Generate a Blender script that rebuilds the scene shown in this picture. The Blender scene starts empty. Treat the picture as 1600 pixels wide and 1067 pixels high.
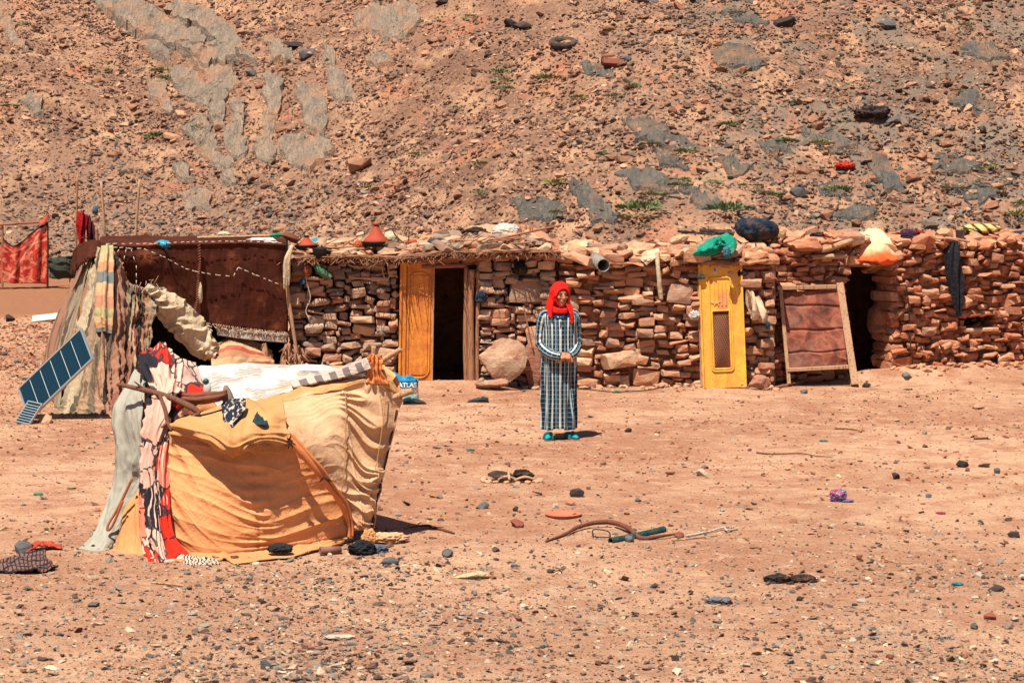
import bpy, bmesh, math, random
import numpy as np
from mathutils import Vector, Matrix, Euler

# ------------------------------------------------------------------ camera, world, sun, exposure
scene = bpy.context.scene
COL = scene.collection
CAMH, FPX, CX, CY = 3.0, 3600.0, 800.0, 533.5
PITCH = math.atan(315.5 / FPX)
cam_data = bpy.data.cameras.new("camera")
cam_data.sensor_width = 36.0
cam_data.lens = 36.0 * FPX / 1600.0
cam_data.clip_start = 0.5
cam_data.clip_end = 3000.0
cam_data.dof.use_dof = True
cam_data.dof.focus_distance = 23.5
cam_data.dof.aperture_fstop = 9.0
cam = bpy.data.objects.new("camera", cam_data)
COL.objects.link(cam)
cam.location = (0, 0, CAMH)
cam.rotation_euler = (math.pi / 2 - PITCH, 0, 0)
scene.camera = cam

SUN = Vector((0.25, 0.48, -1.25)).normalized()          # direction the light travels
SUN_EL = math.asin(-SUN.z)
world = bpy.data.worlds.new("World")
scene.world = world
world.use_nodes = True
wn = world.node_tree
sky = wn.nodes.new("ShaderNodeTexSky")
sky.sky_type = 'NISHITA'
sky.sun_disc = False
sky.sun_elevation = SUN_EL
sky.sun_rotation = math.atan2(-SUN.x, -SUN.y)
sky.altitude = 1200
wn.links.new(sky.outputs[0], wn.nodes["Background"].inputs[0])
wn.nodes["Background"].inputs[1].default_value = 0.05
sd = bpy.data.lights.new("sun", 'SUN')
sd.energy = 5.0
sd.angle = math.radians(0.53)
sd.color = (1.0, 0.93, 0.81)
sun = bpy.data.objects.new("sun", sd)
COL.objects.link(sun)
sun.location = (-20, -30, 60)
sun.rotation_euler = (-SUN).to_track_quat('Z', 'Y').to_euler()
scene.view_settings.view_transform = 'Standard'
scene.view_settings.look = 'None'
scene.view_settings.gamma = 1.0
scene.view_settings.use_curve_mapping = False
scene.view_settings.exposure = 0.84
scene.cycles.max_bounces = 6
scene.cycles.diffuse_bounces = 3
scene.cycles.transparent_max_bounces = 6

rnd = random.Random(7)
rng = np.random.default_rng(11)

# ------------------------------------------------------------------ camera geometry helpers
cp, sp = math.cos(PITCH), math.sin(PITCH)
def ray(px, py):
    u = (px - CX) / FPX; v = (CY - py) / FPX
    return Vector((u, cp + v * sp, -sp + v * cp))
def P(px, py, y):
    """point on the sight line through photo pixel (px, py) at distance y"""
    r = ray(px, py)
    return Vector((0, 0, CAMH)) + r * (y / r.y)
def G(px, py, z=0.0):
    """point of the ground seen at photo pixel (px, py)"""
    r = ray(px, py)
    t = (z - CAMH) / r.z
    return Vector((0, 0, CAMH)) + r * t

# ------------------------------------------------------------------ numpy noise
def _hash(ix, iy, iz, seed):
    h = (ix.astype(np.int64) * 374761393 + iy.astype(np.int64) * 668265263 + iz.astype(np.int64) * 2147483647 + seed * 974634777) & 0xFFFFFFFF
    h = ((h ^ (h >> 13)) * 1274126177) & 0xFFFFFFFF
    h = (h ^ (h >> 16)) & 0xFFFFFFFF
    return h / 4294967295.0
def vnoise(x, y, z=0.0, seed=0):
    x, y, z = np.broadcast_arrays(np.asarray(x, float), np.asarray(y, float), np.asarray(z, float))
    ix, iy, iz = np.floor(x), np.floor(y), np.floor(z)
    fx, fy, fz = x - ix, y - iy, z - iz
    fx = fx * fx * (3 - 2 * fx); fy = fy * fy * (3 - 2 * fy); fz = fz * fz * (3 - 2 * fz)
    r = 0
    for a in (0, 1):
        for b in (0, 1):
            for c in (0, 1):
                w = (fx if a else 1 - fx) * (fy if b else 1 - fy) * (fz if c else 1 - fz)
                r = r + w * _hash(ix + a, iy + b, iz + c, seed)
    return r * 2 - 1
def fbm(x, y, z=0.0, seed=0, octv=4, gain=0.5):
    r = 0; a = 1.0; f = 1.0; n = 0
    for k in range(octv):
        r = r + a * vnoise(np.asarray(x) * f, np.asarray(y) * f, np.asarray(z) * f, seed + k * 17); n += a
        a *= gain; f *= 2.03
    return r / n
def sstep(a, b, x):
    t = np.clip((np.asarray(x, float) - a) / (b - a), 0, 1)
    return t * t * (3 - 2 * t)

# ------------------------------------------------------------------ materials
def rgb(r, g, b):
    f = lambda c: ((c / 255 + 0.055) / 1.055) ** 2.4 if c > 10 else c / 255 / 12.92
    return (f(r), f(g), f(b), 1.0)
class NT:
    def __init__(self, name):
        self.m = bpy.data.materials.new(name)
        self.m.use_nodes = True
        self.t = self.m.node_tree
        self.b = self.t.nodes["Principled BSDF"]
        self.b.inputs["Specular IOR Level"].default_value = 0.25
    def n(self, typ, **kw):
        nd = self.t.nodes.new(typ)
        for k, v in kw.items():
            if k.startswith('i_'):
                key = k[2:].replace('_', ' ')
                nd.inputs[int(key) if key.isdigit() else key].default_value = v
            else:
                setattr(nd, k, v)
        return nd
    def l(self, a, b): self.t.links.new(a, b)
    def coord(self, kind='Object', scale=(1, 1, 1), rot=(0, 0, 0)):
        if kind == 'World':
            c = self.n("ShaderNodeNewGeometry").outputs["Position"]
        else:
            c = self.n("ShaderNodeTexCoord").outputs[kind]
        mp = self.n("ShaderNodeMapping")
        mp.inputs["Scale"].default_value = scale
        mp.inputs["Rotation"].default_value = rot
        self.l(c, mp.inputs["Vector"])
        return mp.outputs[0]
    def noise(self, vec, scale, detail=4, rough=0.6, dist=0.0):
        nd = self.n("ShaderNodeTexNoise")
        nd.inputs["Scale"].default_value = scale; nd.inputs["Detail"].default_value = detail
        nd.inputs["Roughness"].default_value = rough; nd.inputs["Distortion"].default_value = dist
        if vec is not None: self.l(vec, nd.inputs["Vector"])
        return nd.outputs["Fac"]
    def voro(self, vec, scale, feature='F1', out="Distance", rand=1.0):
        nd = self.n("ShaderNodeTexVoronoi"); nd.feature = feature
        nd.inputs["Scale"].default_value = scale; nd.inputs["Randomness"].default_value = rand
        self.l(vec, nd.inputs["Vector"])
        return nd.outputs[out]
    def ramp(self, fac, stops, interp='LINEAR'):
        nd = self.n("ShaderNodeValToRGB"); cr = nd.color_ramp; cr.interpolation = interp
        while len(cr.elements) < len(stops): cr.elements.new(0.5)
        for e, (p, c) in zip(cr.elements, stops):
            e.position = p; e.color = c if isinstance(c, tuple) and len(c) == 4 else ((c, c, c, 1) if not isinstance(c, tuple) else (*c, 1))
        self.l(fac, nd.inputs[0])
        return nd.outputs[0]
    def mix(self, fac, a, b, mode='MIX'):
        nd = self.n("ShaderNodeMix"); nd.data_type = 'RGBA'; nd.blend_type = mode
        for s, v in ((nd.inputs[0], fac), (nd.inputs[6], a), (nd.inputs[7], b)):
            if isinstance(v, (int, float, tuple)): s.default_value = v
            else: self.l(v, s)
        return nd.outputs[2]
    def math(self, op, a, b=0.0, c=None):
        nd = self.n("ShaderNodeMath"); nd.operation = op
        for s, v in zip(nd.inputs, (a, b, c)):
            if v is None: continue
            if isinstance(v, (int, float)): s.default_value = v
            else: self.l(v, s)
        return nd.outputs[0]
    def sep(self, vec):
        nd = self.n("ShaderNodeSeparateXYZ"); self.l(vec, nd.inputs[0]); return nd.outputs
    def comb(self, x, y, z=0.0):
        nd = self.n("ShaderNodeCombineXYZ")
        for s, v in zip(nd.inputs, (x, y, z)):
            if isinstance(v, (int, float)): s.default_value = v
            else: self.l(v, s)
        return nd.outputs[0]
    def bump(self, h, strength=0.4, dist=0.02, normal=None):
        nd = self.n("ShaderNodeBump")
        nd.inputs["Strength"].default_value = strength; nd.inputs["Distance"].default_value = dist
        self.l(h, nd.inputs["Height"])
        if normal is not None: self.l(normal, nd.inputs["Normal"])
        return nd.outputs[0]
    def done(self, col=None, rough=0.85, normal=None, metal=0.0):
        if col is not None:
            if isinstance(col, tuple): self.b.inputs["Base Color"].default_value = col
            else: self.l(col, self.b.inputs["Base Color"])
        if isinstance(rough, (int, float)): self.b.inputs["Roughness"].default_value = rough
        else: self.l(rough, self.b.inputs["Roughness"])
        if normal is not None: self.l(normal, self.b.inputs["Normal"])
        self.b.inputs["Metallic"].default_value = metal
        return self.m

def crumple(t, v, scale, fac=1.0):
    """sharp crease field for cloth and plastic"""
    out = None
    for k, (m, w) in enumerate(((1.0, 1.0), (2.3, .55), (5.1, .3))):
        n = t.noise(v, scale * m, 2, .5, .6)
        r_ = t.math('MULTIPLY', t.math('ABSOLUTE', t.math('SUBTRACT', n, .5)), w * 2 * fac)
        out = r_ if out is None else t.math('ADD', out, r_)
    return out
def hsv_var(t, col, fac, lo=0.7, hi=1.25):
    """value variation driven by fac 0..1"""
    v = t.math('MULTIPLY_ADD', fac, hi - lo, lo)
    nd = t.n("ShaderNodeHueSaturation"); t.l(v, nd.inputs["Value"])
    if isinstance(col, tuple): nd.inputs["Color"].default_value = col
    else: t.l(col, nd.inputs["Color"])
    return nd.outputs[0]

def simple_mat(name, col, rough=0.8, var=0.35, scale=8, bump=0.25, bdist=0.01, metal=0.0, fine=60, kind='Object'):
    t = NT(name); v = t.coord(kind)
    n = t.noise(v, scale, 5, 0.65); f = t.noise(v, fine, 3, 0.6)
    c = hsv_var(t, col, n, 1 - var, 1 + var)
    c = hsv_var(t, c, f, 1 - var * .4, 1 + var * .4)
    h = t.math('ADD', n, t.math('MULTIPLY', f, 0.5))
    return t.done(c, rough, t.bump(h, bump, bdist) if bump else None, metal)

def cloth_mat(name, col, rough=0.9, var=0.2, weave=260, col2=None, bump=0.2, sheen=0.0):
    t = NT(name); v = t.coord('Object')
    n = t.noise(v, 5, 5, 0.7)
    w = t.noise(v, weave, 2, 0.5)
    c = t.mix(t.ramp(n, [(0.42, 0.0), (0.68, 1.0)]), col, col2 if col2 else tuple(x * .8 for x in col[:3]) + (1,))
    c = hsv_var(t, c, w, 1 - var, 1 + var)
    cz = crumple(t, v, 9)
    return t.done(c, rough, t.bump(t.math('ADD', t.math('MULTIPLY', cz, 6.0), w), bump + .25, 0.006))

MATS = {}

# ------------------------------------------------------------------ mesh helpers
def new_obj(name, mesh, parent=None, mat=None):
    o = bpy.data.objects.new(name, mesh)
    COL.objects.link(o)
    if mat is not None and hasattr(mesh, 'materials') and len(mesh.materials) == 0:
        mesh.materials.append(mat)
    if parent is not None: o.parent = parent
    return o
def smooth(me, on=True):
    me.polygons.foreach_set('use_smooth', [on] * len(me.polygons))
def mesh_from(name, verts, faces, smooth_on=False, uvs=None):
    me = bpy.data.meshes.new(name)
    me.from_pydata([tuple(v) for v in verts], [], [tuple(f) for f in faces])
    if smooth_on: smooth(me)
    if uvs is not None:
        uvl = me.uv_layers.new(name="UVMap")
        for i, lp in enumerate(me.loops):
            uvl.data[i].uv = uvs[lp.vertex_index]
    me.update()
    return me
def np_mesh(name, V, Fc, colors=None, smooth_on=False):
    """V (n,3), Fc (m,k) with k verts per face"""
    me = bpy.data.meshes.new(name)
    n, (m, k) = len(V), Fc.shape
    me.vertices.add(n); me.vertices.foreach_set('co', V.astype(np.float32).ravel())
    me.loops.add(m * k); me.loops.foreach_set('vertex_index', Fc.astype(np.int32).ravel())
    me.polygons.add(m)
    me.polygons.foreach_set('loop_start', np.arange(0, m * k, k, dtype=np.int32))
    me.polygons.foreach_set('loop_total', np.full(m, k, dtype=np.int32))
    me.polygons.foreach_set('use_smooth', np.full(m, smooth_on))
    if colors is not None:
        a = me.color_attributes.new("Col", 'FLOAT_COLOR', 'POINT')
        a.data.foreach_set('color', colors.astype(np.float32).ravel())
    me.update(calc_edges=True)
    me.validate()
    return me
def bm_mesh(name, bm, smooth_on=False):
    me = bpy.data.meshes.new(name)
    bmesh.ops.recalc_face_normals(bm, faces=bm.faces)
    bm.to_mesh(me); bm.free()
    if smooth_on: smooth(me)
    return me
def empty(name, loc=(0, 0, 0), rotz=0.0, parent=None):
    o = bpy.data.objects.new(name, None); COL.objects.link(o)
    o.empty_display_size = 0.2
    o.location = loc; o.rotation_euler = (0, 0, rotz)
    if parent: o.parent = parent
    return o
def tag(o, label=None, cat=None, group=None, kind=None):
    if label: o['label'] = label
    if cat: o['category'] = cat
    if group: o['group'] = group
    if kind: o['kind'] = kind
    return o
def set_parent(o, p):
    """parent keeping world coordinates of the mesh data (parent may be offset / turned about z)"""
    o.parent = p
    m = Matrix.LocRotScale(p.location, p.rotation_euler, None)
    o.matrix_parent_inverse = m.inverted()
    return o
def origin_to(o, loc):
    """move a mesh object's origin to loc, its vertices staying where they are"""
    loc = Vector(loc)
    o.data.transform(Matrix.Translation(-(loc - o.location)))
    o.location = loc
    return o

def box_mesh(name, sx, sy, sz, bevel=0.0, center=(0, 0, 0), seg=1):
    bm = bmesh.new()
    bmesh.ops.create_cube(bm, size=1.0)
    for v in bm.verts:
        v.co = Vector((v.co.x * sx + center[0], v.co.y * sy + center[1], v.co.z * sz + center[2]))
    if bevel: bmesh.ops.bevel(bm, geom=list(bm.edges), offset=bevel, segments=seg, affect='EDGES')
    return bm_mesh(name, bm)

def tube_arrays(pts, radii, seg=10, rough=0.0, freq=8.0, seed=0, sub=6, cap=True, twist=0.0, squash=1.0):
    pts = [Vector(p) for p in pts]
    if not hasattr(radii, '__len__'): radii = [radii] * len(pts)
    # catmull-rom
    if sub > 1 and len(pts) > 2:
        q, r = [], []
        n = len(pts)
        for i in range(n - 1):
            p0, p1, p2, p3 = pts[max(i - 1, 0)], pts[i], pts[i + 1], pts[min(i + 2, n - 1)]
            for k in range(sub):
                t = k / sub
                q.append(0.5 * ((2 * p1) + (p2 - p0) * t + (2 * p0 - 5 * p1 + 4 * p2 - p3) * t * t + (3 * p1 - p0 - 3 * p2 + p3) * t ** 3))
                r.append(radii[i] * (1 - t) + radii[i + 1] * t)
        q.append(pts[-1]); r.append(radii[-1])
        pts, radii = q, r
    elif sub > 1:
        a, b = pts; n = max(2, sub)
        ra, rb = radii[0], radii[-1]
        pts = [a.lerp(b, k / n) for k in range(n + 1)]; radii = [ra + (rb - ra) * k / n for k in range(n + 1)]
    V, Fq = [], []
    up = Vector((0, 0, 1)); prev = None
    for i, p in enumerate(pts):
        tdir = (pts[min(i + 1, len(pts) - 1)] - pts[max(i - 1, 0)])
        if tdir.length < 1e-9: tdir = Vector((0, 0, 1))
        tdir.normalize()
        if prev is None:
            a = tdir.cross(up if abs(tdir.z) < 0.9 else Vector((1, 0, 0))).normalized()
        else:
            a = prev - tdir * prev.dot(tdir)
            a = a.normalized() if a.length > 1e-6 else tdir.orthogonal().normalized()
        prev = a
        b = tdir.cross(a)
        for k in range(seg):
            th = 2 * math.pi * k / seg + twist * i
            rr = radii[i]
            if rough:
                rr *= 1 + rough * float(fbm(p.x * freq + math.cos(th) * 1.3, p.y * freq + math.sin(th) * 1.3, p.z * freq, seed, 2))
            V.append(p + a * (math.cos(th) * rr) + b * (math.sin(th) * rr * squash))
    n = len(pts)
    for i in range(n - 1):
        for k in range(seg):
            k2 = (k + 1) % seg
            Fq.append((i * seg + k, i * seg + k2, (i + 1) * seg + k2, (i + 1) * seg + k))
    if cap:
        Fq.append(tuple(range(seg - 1, -1, -1)))
        Fq.append(tuple((n - 1) * seg + k for k in range(seg)))
    return V, Fq
def tube_mesh(name, pts, radii, seg=10, smooth_on=True, **kw):
    V, Fq = tube_arrays(pts, radii, seg, **kw)
    me = mesh_from(name, V, Fq, smooth_on)
    for p in me.polygons:
        if len(p.vertices) > 4: p.use_smooth = False
    return me
def tubes_mesh(name, lst, smooth_on=True):
    """lst of dict(pts, radii, seg...) joined in one mesh"""
    V, Fq = [], []
    for d in lst:
        v, f = tube_arrays(**d); o = len(V)
        V += v; Fq += [tuple(i + o for i in ff) for ff in f]
    return mesh_from(name, V, Fq, smooth_on)

def catmull_grid(ctrl, nu, nv):
    """ctrl (R,C,3) -> (nv,nu,3) smooth surface through the control points; u along columns, v along rows"""
    C = np.array([[list(p) for p in r] for r in ctrl], float)
    def interp(A, n):
        m = A.shape[0]
        t = np.linspace(0, m - 1, n)
        i = np.clip(np.floor(t).astype(int), 0, m - 2); f = (t - i).reshape((-1,) + (1,) * (A.ndim - 1))
        if m == 2: return A[i] * (1 - f) + A[i + 1] * f
        ext = np.concatenate([2 * A[:1] - A[1:2], A, 2 * A[-1:] - A[-2:-1]])
        p0, p1, p2, p3 = ext[i], ext[i + 1], ext[i + 2], ext[i + 3]
        return 0.5 * (2 * p1 + (p2 - p0) * f + (2 * p0 - 5 * p1 + 4 * p2 - p3) * f ** 2 + (3 * p1 - p0 - 3 * p2 + p3) * f ** 3)
    A = interp(C, nv)
    A = interp(A.transpose(1, 0, 2), nu).transpose(1, 0, 2)
    return A
def grid_normals(A):
    du = np.gradient(A, axis=1); dv = np.gradient(A, axis=0)
    N = np.cross(du, dv); N /= np.linalg.norm(N, axis=2, keepdims=True) + 1e-12
    return N
def cloth(name, ctrl, nu, nv, disp=None, mat=None, parent=None, thick=0.006, facing=(0, -1, 0.3), mask=None, jag=None, ground=None, uvscale=None):
    """cloth sheet through the control points; disp(U,V,A)->height along the normal that faces `facing`;
    mask(U,V)->bool removes faces; jag(U,V)->offsets (…,3)"""
    A = catmull_grid(ctrl, nu, nv)
    U, Vv = np.meshgrid(np.linspace(0, 1, nu), np.linspace(0, 1, nv))
    N = grid_normals(A)
    s = np.sign((N * np.array(facing)).sum(2).mean()) or 1.0
    N = N * s
    if disp is not None: A = A + N * disp(U, Vv, A)[..., None]
    if jag is not None: A = A + jag(U, Vv, A)
    if ground is not None: A[..., 2] = np.maximum(A[..., 2], ground)
    idx = np.arange(nu * nv).reshape(nv, nu)
    Fc = np.stack([idx[:-1, :-1], idx[:-1, 1:], idx[1:, 1:], idx[1:, :-1]], -1).reshape(-1, 4)
    if mask is not None:
        keep = mask((U[:-1, :-1] + U[1:, 1:]) / 2, (Vv[:-1, :-1] + Vv[1:, 1:]) / 2).ravel()
        Fc = Fc[keep]
    me = np_mesh(name, A.reshape(-1, 3), Fc, smooth_on=True)
    uvl = me.uv_layers.new(name="UVMap")
    li = np.empty(len(me.loops), np.int32); me.loops.foreach_get('vertex_index', li)
    us, vs = uvscale or (1, 1)
    uv = np.stack([U.ravel()[li] * us, Vv.ravel()[li] * vs], -1)
    uvl.data.foreach_set('uv', uv.astype(np.float32).ravel())
    if mask is not None:
        bm = bmesh.new(); bm.from_mesh(me)
        bmesh.ops.delete(bm, geom=[v for v in bm.verts if not v.link_faces], context='VERTS')
        bm.to_mesh(me); bm.free()
    o = new_obj(name, me, None, mat)
    if thick:
        md = o.modifiers.new("thickness", 'SOLIDIFY'); md.thickness = thick; md.offset = -1 if s > 0 else 1
        md.use_even_offset = False
    if parent is not None: set_parent(o, parent)
    return o
def ridges(x, y, freq, seed=0, sharp=1.6, stretch=6.0, ang=0.0, warp=0.6):
    """wrinkle field: long soft ridges along direction ang"""
    ca, sa = math.cos(ang), math.sin(ang)
    a = x * ca + y * sa; b = -x * sa + y * ca
    b = b + warp * 0.1 * vnoise(a * 3, b * 3, 0, seed + 9)
    n = vnoise(a * freq / stretch, b * freq, 0, seed)
    return 1 - np.abs(n) ** (1 / sharp) * 2

def lump_mesh(name, r, seed=0, amp=0.25, freq=1.5, sub=4, flat=0.0, crease=0.0, smooth_on=True):
    """irregular rounded body, radii r=(rx,ry,rz), base flattened"""
    bm = bmesh.new(); bmesh.ops.create_icosphere(bm, subdivisions=sub + (1 if crease > .05 else 0), radius=1.0)
    co = np.array([v.co[:] for v in bm.verts])
    n = fbm(co[:, 0] * freq, co[:, 1] * freq, co[:, 2] * freq, seed, 3)
    s = 1 + amp * n
    if crease:
        c = 1 - np.abs(vnoise(co[:, 0] * freq * 2.2 + 5, co[:, 1] * freq * 2.2, co[:, 2] * freq * 2.2, seed + 5)) * 2
        c2 = 1 - np.abs(vnoise(co[:, 0] * freq * 5 + 2, co[:, 1] * freq * 5, co[:, 2] * freq * 5, seed + 8)) * 2
        c3 = 1 - np.abs(vnoise(co[:, 0] * 3 + co[:, 2] * 9, co[:, 1] * 4 + co[:, 0] * 7, co[:, 2] * 4, seed + 11)) * 2
        s = s + crease * (c + 0.55 * c2 + 0.5 * c3)
    co = co * s[:, None] * np.array(r)
    if flat: co[:, 2] = np.maximum(co[:, 2], -r[2] * (1 - flat))
    for v, c in zip(bm.verts, co): v.co = c
    return bm_mesh(name, bm, smooth_on)
def lathe_mesh(name, prof, seg=32, smooth_on=True):
    V, Fq = [], []
    for (r, z) in prof:
        for k in range(seg):
            a = 2 * math.pi * k / seg; V.append((r * math.cos(a), r * math.sin(a), z))
    for i in range(len(prof) - 1):
        for k in range(seg):
            k2 = (k + 1) % seg
            Fq.append((i * seg + k, i * seg + k2, (i + 1) * seg + k2, (i + 1) * seg + k))
    Fq.append(tuple(range(seg - 1, -1, -1))); Fq.append(tuple((len(prof) - 1) * seg + k for k in range(seg)))
    return mesh_from(name, V, Fq, smooth_on)

def hull_arrays(pts):
    bm = bmesh.new()
    for p in pts: bm.verts.new(p)
    r = bmesh.ops.convex_hull(bm, input=bm.verts)
    kill = list({g for g in r['geom_interior'] + r['geom_unused'] if isinstance(g, bmesh.types.BMVert) and g.is_valid})
    if kill: bmesh.ops.delete(bm, geom=kill, context='VERTS')
    bmesh.ops.triangulate(bm, faces=bm.faces)
    bmesh.ops.recalc_face_normals(bm, faces=bm.faces)
    bm.verts.ensure_lookup_table()
    for i, v in enumerate(bm.verts): v.index = i
    V = np.array([v.co[:] for v in bm.verts]); Fc = np.array([[v.index for v in f.verts] for f in bm.faces])
    bm.free()
    return V, Fc
def rock_pts(r, n=14, boxy=0.5):
    """points of a broken, angular rock in the unit cube [-1,1]"""
    out = []
    for _ in range(n):
        v = Vector((r.gauss(0, 1), r.gauss(0, 1), r.gauss(0, 1))).normalized()
        m = max(abs(v.x), abs(v.y), abs(v.z))
        v = v / (m * boxy + (1 - boxy))
        out.append(v * r.uniform(0.82, 1.0))
    return out
def block_pts(r, ch=0.16, jit=0.16):
    """points of a roughly squared building stone in the unit cube"""
    out = []
    for sx in (-1, 1):
        for sy in (-1, 1):
            for sz in (-1, 1):
                c = Vector((sx * (1 - r.uniform(0, jit * 1.6)), sy * (1 - r.uniform(0, jit)), sz * (1 - r.uniform(0, jit * 1.8))))
                a, b, d = r.uniform(.4, 1.5) * ch, r.uniform(.4, 1.5) * ch, r.uniform(.4, 1.5) * ch * 1.3
                out += [c - Vector((sx * a, 0, 0)), c - Vector((0, sy * b, 0)), c - Vector((0, 0, sz * d))]
    for _ in range(3):
        out.append(Vector((r.uniform(-.6, .6), r.choice((-1, 1)) * r.uniform(.95, 1.08), r.uniform(-.5, .5))))
    return out
_r = random.Random(3)
ROCKV = [hull_arrays(rock_pts(_r, _r.randint(9, 13), _r.uniform(.2, .7))) for _ in range(14)]
PEBV = [hull_arrays(rock_pts(_r, 8, 0.3)) for _ in range(10)]
def mesh_of(name, VF): return np_mesh(name, VF[0], VF[1])
BLOCKM = [mesh_of("stone_mesh", hull_arrays(block_pts(_r, _r.uniform(.12, .32), _r.uniform(.10, .34)))) for _ in range(40)]
ROCKM = [mesh_of("rock_mesh", hull_arrays(rock_pts(_r, 22, _r.uniform(.3, .8)))) for _ in range(20)]

def rot_mats(n, tilt, rg):
    yaw = rg.uniform(0, 2 * np.pi, n); a = rg.normal(0, tilt, n); b = rg.normal(0, tilt, n)
    cy, sy, ca, sa, cb, sb = np.cos(yaw), np.sin(yaw), np.cos(a), np.sin(a), np.cos(b), np.sin(b)
    Z = np.zeros(n); O = np.ones(n)
    Rz = np.stack([cy, -sy, Z, sy, cy, Z, Z, Z, O], -1).reshape(n, 3, 3)
    Rx = np.stack([O, Z, Z, Z, ca, -sa, Z, sa, ca], -1).reshape(n, 3, 3)
    Ry = np.stack([cb, Z, sb, Z, O, Z, -sb, Z, cb], -1).reshape(n, 3, 3)
    return Rx @ Ry @ Rz
def scatter_mesh(name, variants, pos, scl, rotm, cols):
    """joined mesh of many small stones; cols (n,3)"""
    n = len(pos); which = rng.integers(0, len(variants), n)
    Vs, Fs, Cs = [], [], []; off = 0
    for k, (V, Fc) in enumerate(variants):
        ii = np.nonzero(which == k)[0]
        if len(ii) == 0: continue
        W = V[None] * scl[ii][:, None, :]
        W = np.einsum('nij,nvj->nvi', rotm[ii], W) + pos[ii][:, None, :]
        nv = len(V)
        Fk = Fc[None] + (np.arange(len(ii)) * nv)[:, None, None] + off
        Vs.append(W.reshape(-1, 3)); Fs.append(Fk.reshape(-1, 3))
        c = np.concatenate([np.repeat(cols[ii], nv, axis=0), np.ones((len(ii) * nv, 1))], 1)
        Cs.append(c); off += len(ii) * nv
    return np_mesh(name, np.concatenate(Vs), np.concatenate(Fs), np.concatenate(Cs))

# ================================================================== TERRAIN
def T(r, g, b, k=1.55):
    """albedo whose sunlit colour is about the given 0-255 colour"""
    c = rgb(r, g, b)
    return (min(c[0] / k, .85), min(c[1] / k, .85), min(c[2] / k, .85), 1.0)

def E(r, g, b, k=1.54):
    """earth and rock colours, a little more ochre"""
    return T(r, g * .98, b * .935, k)

def foot(x):
    return 48.0 - 9.0 * sstep(-10, 4, x)
def height(x, y):
    x = np.asarray(x, float); y = np.asarray(y, float)
    t = y - foot(x)
    up = np.where(t > 0, t, 0)
    h = 0.50 * (np.sqrt(t * t + 1.2) + t) / 2 * 1.0
    h = np.where(t < -6, 0.0, h) * sstep(-6, -1, t)
    w = sstep(0, 5, t)
    h = h + w * (0.55 * fbm(x * .16 + 3, y * .16, 0, 41, 3) + 0.20 * fbm((x + y * .7) * .5, (y - x * .7) * .17, 0, 43, 3) + 0.10 * fbm(x * 1.3, y * 1.3, 0, 47, 3))
    far = sstep(110, 260, y)
    h = h * (1 - far) + far * 42
    side = sstep(25, 90, np.abs(x) - 0.2 * np.abs(y))
    yard = 0.018 * fbm(x * .8, y * .8, 0, 51, 3) + 0.011 * fbm(x * 5, y * 5, 0, 53, 3)
    near = 1 - sstep(60, 100, np.abs(y - 20))
    h = h + (1 - w) * yard * near
    # beaten earth banked up against the huts
    h = h + 0.11 * np.exp(-((x + 0.75) / 0.75) ** 4 - ((y - 27.66) / 0.32) ** 2)
    yl = 28.3 + (x - 3.18) * 0.41
    h = h + 0.13 * sstep(3.9, 4.5, x) * np.exp(-((y - yl + 0.05) / 0.30) ** 2) * (1 + .3 * vnoise(x * 2.2, 1.0, 0, 57))
    # raised edge of the bare terrace on the left
    h = h + 0.10 * sstep(37.6, 38.4, y) * (1 - sstep(-6, -2, x)) * (1 - w)
    return h
def on_hill(px, py, y0=31.0, y1=95.0):
    r = ray(px, py)
    lo, hi = y0, y1
    ys = np.linspace(y0, y1, 700)
    zs = CAMH + r.z * ys / r.y; xs = r.x * ys / r.y
    d = height(xs, ys) - zs
    k = np.argmax(d > 0)
    yy = ys[k]
    return Vector((xs[k], yy, float(height(xs[k], yy))))
def hz(x, y): return float(height(x, y))
def GT(px, py):
    """where the sight line meets the yard, terrain height included"""
    p = G(px, py)
    for _ in range(3):
        p = G(px, py, hz(p.x, p.y))
    return p

def axis(segs):
    out = []
    for a, b, st in segs:
        n = max(1, int(round((b - a) / st)))
        out += list(np.linspace(a, b, n, endpoint=False))
    out.append(segs[-1][1])
    return np.array(out)
xs = axis([(-420, -120, 60), (-120, -40, 10), (-40, -20, 2.0), (-20, -14.5, .5), (-14.5, -7.5, .16), (-7.5, 7.5, .085), (7.5, 14.5, .16), (14.5, 20, .5), (20, 40, 2.0), (40, 120, 10), (120, 420, 60)])
ys = axis([(-400, -40, 60), (-40, 4, 4), (4, 11, .5), (11, 31, .08), (31, 36, .25), (36, 64, .13), (64, 80, .8), (80, 140, 5), (140, 600, 40)])
X, Y = np.meshgrid(xs, ys)
Z = height(X, Y)
# gravelly relief on the fine part of the slope
hs = sstep(0.5, 4, Y - foot(X)) * (1 - sstep(62, 66, Y))
Z = Z + hs * 0.045 * fbm(X * 4.2, Y * 4.2, 0, 61, 3)
nx, ny = len(xs), len(ys)
idx = np.arange(nx * ny).reshape(ny, nx)
Fq = np.stack([idx[:-1, :-1], idx[:-1, 1:], idx[1:, 1:], idx[1:, :-1]], -1)
cxs = (X[:-1, :-1] + X[1:, 1:]) / 2; cys = (Y[:-1, :-1] + Y[1:, 1:]) / 2
ishill = cys > foot(cxs) - 0.6

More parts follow.
